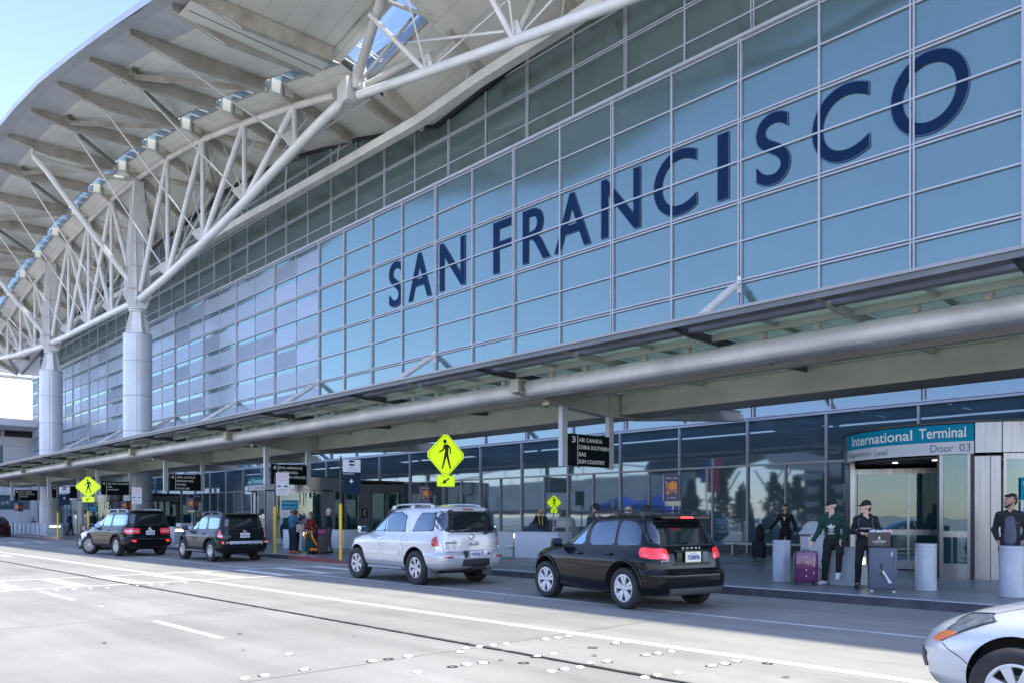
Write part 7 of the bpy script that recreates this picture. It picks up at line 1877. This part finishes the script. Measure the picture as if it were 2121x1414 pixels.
person('person in dark blue coat carrying a blue bag by the third drum', (-63.0, 18.0, FP), -60, 1.80, {}, NAVYC, BLKC, BLSH, SKIND, ('short', HAIRB), res=.03)
person('person seated behind the bollard row under the farthest cart sign', (-84.5, 19.0, FP), 40, 1.70, dict(pel=(0,0,.62), che=(0,0,.95), nek=(0,0,1.14), hed=(0,-.01,1.30), shL=(.18,0,1.07), shR=(-.18,0,1.07), eL=(.24,0,.82), eR=(-.24,0,.82), wL=(.1,-.25,.75), wR=(-.1,-.25,.75), hiL=(.09,0,.58), hiR=(-.09,0,.58), kL=(.1,-.42,.55), kR=(-.1,-.42,.55), aL=(.1,-.42,.085), aR=(-.1,-.42,.085)), GREYT, BLKC, BLSH, SKINB, ('short', HAIRB), res=.03)

# ================================================================== luggage
def case(name, loc, rz, w_, d_, h, m, label, ribs=6, handle=0.0, wheels=True, wm=None, cat='suitcase', hm=None, soft=False):
    t = thing(name, loc, label, cat, None, math.radians(rz))
    mb = MB(); z0 = .06 if wheels else .0
    mb.rbox(-w_/2, w_/2, -d_/2, d_/2, z0, z0+h, .06 if not soft else .045)
    for i in range(ribs):
        x = -w_/2+.06+(w_-.12)*i/(ribs-1) if ribs > 1 else 0
        mb.rbox(x-.012, x+.012, -d_/2-.006, -d_/2+.02, z0+.05, z0+h-.05, .005)
    mb.build('shell', m, t, world=False, sm=35)
    MB().rbox(-w_/2-.003, w_/2+.003, -.008, .008, z0+.01, z0+h+.003, .003).build('zip', BLSH, t, world=False)
    if wheels:
        for sx in (-1, 1):
            for sy in (-1, 1):
                mb = MB(); x, y = sx*(w_/2-.06), sy*(d_/2-.05)
                mb.lathe([(0,-.016),(.028,-.016),(.030,0),(.028,.016),(0,.016)], (x, y, .031), 14, axis='y', m=0); mb.rbox(x-.022, x+.022, y-.028, y+.028, .045, .075, .006, 1); mb.build('caster', [wm or BLSH, BLSH], t, world=False, sm=40)
    if handle:
        mb = MB(); zz = z0+h
        for sx in (-1, 1): mb.tube((sx*.09, d_/2-.07, zz-.02), (sx*.09, d_/2-.07, zz+handle), .009, n=8)
        mb.rbox(-.11, .11, d_/2-.085, d_/2-.055, zz+handle-.01, zz+handle+.03, .008, 1); mb.build('telescopic_handle', [hm or CHROME, BLSH], t, world=False, sm=40)
    mb = MB(); mb.path([(-.07, 0, z0+h-.005), (-.06, 0, z0+h+.03), (.06, 0, z0+h+.03), (.07, 0, z0+h-.005)], .010, 6); mb.build('carry_handle', BLSH, t, world=False)
    return t
PLUM = paint('case_plum', (.12,.006,.09), .1, .25); SLATE = mat('case_slate', (.085,.10,.14), .45, 0, .06, 3)
t = case('suitcase', (-7.92, 16.18, FP), 38, .46, .30, .66, PLUM, 'glossy purple hard suitcase with raised handle, held by the youth in green', 7, .32)
mb = MB()
for x, zs_ in ((-.02, (.18,.31,.47,.58)), (.13, (.24,.40,.52))):
    for z in zs_: mb.rbox(x-.012,x+.012,-.162,-.150,z,z+.04,.004)
mb.build('catch_plate', mat('catch_lilac', (.5,.45,.6), .3, .4), t, world=False)
t = case('suitcase', (-6.16, 15.75, FP), 22, .50, .33, .80, SLATE, 'tall slate grey suitcase with white tag and pale wheels, under the brown gift bag', 2, 0, True, SIGNW)
mb = MB(); mb.rbox(-.04,-.01,-.185,-.165,.32,.56,.004,1); mb.prism([(-.05,-.176,.44),(.02,-.176,.42),(.10,-.190,.28),(.16,-.196,.20),(.10,-.196,.18),(.03,-.186,.34),(-.05,-.172,.40)], (0,.004,0), 0); mb.prism([(.14,-.172,.70),(.17,-.172,.70),(.165,-.172,.78),(.14,-.172,.77)], (0,.004,0), 0)
mb.build('luggage_tag', [SIGNW, BLSH], t, world=False, sm=0)
t = thing('gift_bag', (-6.24, 15.78, FP+.88), 'brown gift bag with pale lettering, standing on the grey suitcase', 'bag', None, math.radians(22))
BAGM = mat('bag_brown', (.07,.055,.045), .6); mb = MB(); mb.prism([(-.19,-.08,0),(.19,-.08,0),(.20,-.08,.27),(-.20,-.08,.27)], (0,.17,0)); mb.build('paper_body', BAGM, t, world=False, sm=0)
mb = MB(); put_text(mb, 'LANVIN', (0,-.083,.075), (1,0,0), (0,0,1), .1, width=.23, height=.036, bold=.002, align='CENTER', depth=.002); put_text(mb, 'PARIS', (0,-.083,.045), (1,0,0), (0,0,1), .1, width=.15, height=.014, align='CENTER', depth=.002)
mb.prism([(-.02,-.083,.135),(.02,-.083,.135),(.012,-.083,.19),(-.012,-.083,.19)], (0,.002,0)); mb.build('lettering', mat('bag_text', (.7,.66,.6), .5), t, world=False, sm=0)
mb = MB(); mb.path([(-.08,-.08,.26),(-.05,-.08,.36),(.05,-.08,.36),(.08,-.08,.26)], .006, 6).path([(-.08,.08,.26),(-.05,.04,.36),(.05,.04,.36),(.08,.08,.26)], .006, 6); mb.build('cord_handle', BLSH, t, world=False)
rnd = random.Random(5); mb = MB()
for i in range(12):
    x = rnd.uniform(-.17,.15); mb.prism([(x,-.05+rnd.uniform(0,.08),.25),(x+.09,-.05,.25),(x+.08,-.03,.31+rnd.uniform(-.02,.02)),(x-.02,-.03,.30)], (0,.01,0), i % 2)
mb.build('tissue_paper', [SIGNW, mat('tissue_pink', (.7,.35,.42), .6)], t, world=False, sm=0)
case('suitcase', (-13.95, 25.05, FP), 10, .42, .26, .55, NAVYC, 'tall black case under the backpack by the street glass', 2, soft=True)
t = thing('backpack', (-13.88, 25.0, FP+.62), 'black backpack resting on a tall black case by the street glass', 'backpack', None, math.radians(10))
vs, fs = sdf_mesh([((0,0,.14),(0,.0,.42),.17,.13,.75),((0,-.09,.12),(0,-.09,.24),.11,.10,.7)], .02, .03, .004); mb = MB(); mb.add([tuple(v) for v in vs], fs); mb.build('fabric_body', BLKC, t, world=False, sm=70)
mb = MB(); mb.path([(-.05,.0,.54),(0,0,.60),(.05,0,.54)], .012, 6); mb.build('top_loop', BLKC, t, world=False)
case('suitcase', (-28.35, 16.2, FP), 15, .42, .28, .70, cloth('suitcase_red', (.10,.012,.015)), 'dark red soft suitcase on the pavement beside the man in teal', 3, soft=True)
t = case('suitcase', (-27.55, 16.05, FP), -20, .52, .34, .68, mat('case_dark_brown', (.03,.022,.022), .6), 'big dark suitcase behind the woman in maroon', 3, soft=True)
t = case('holdall', (-27.55, 16.05, FP+.76), -20, .42, .26, .20, cloth('floral_pink', (.30,.06,.12)), 'pink patterned holdall lying on the big dark suitcase', 1, wheels=False, cat='bag', soft=True)
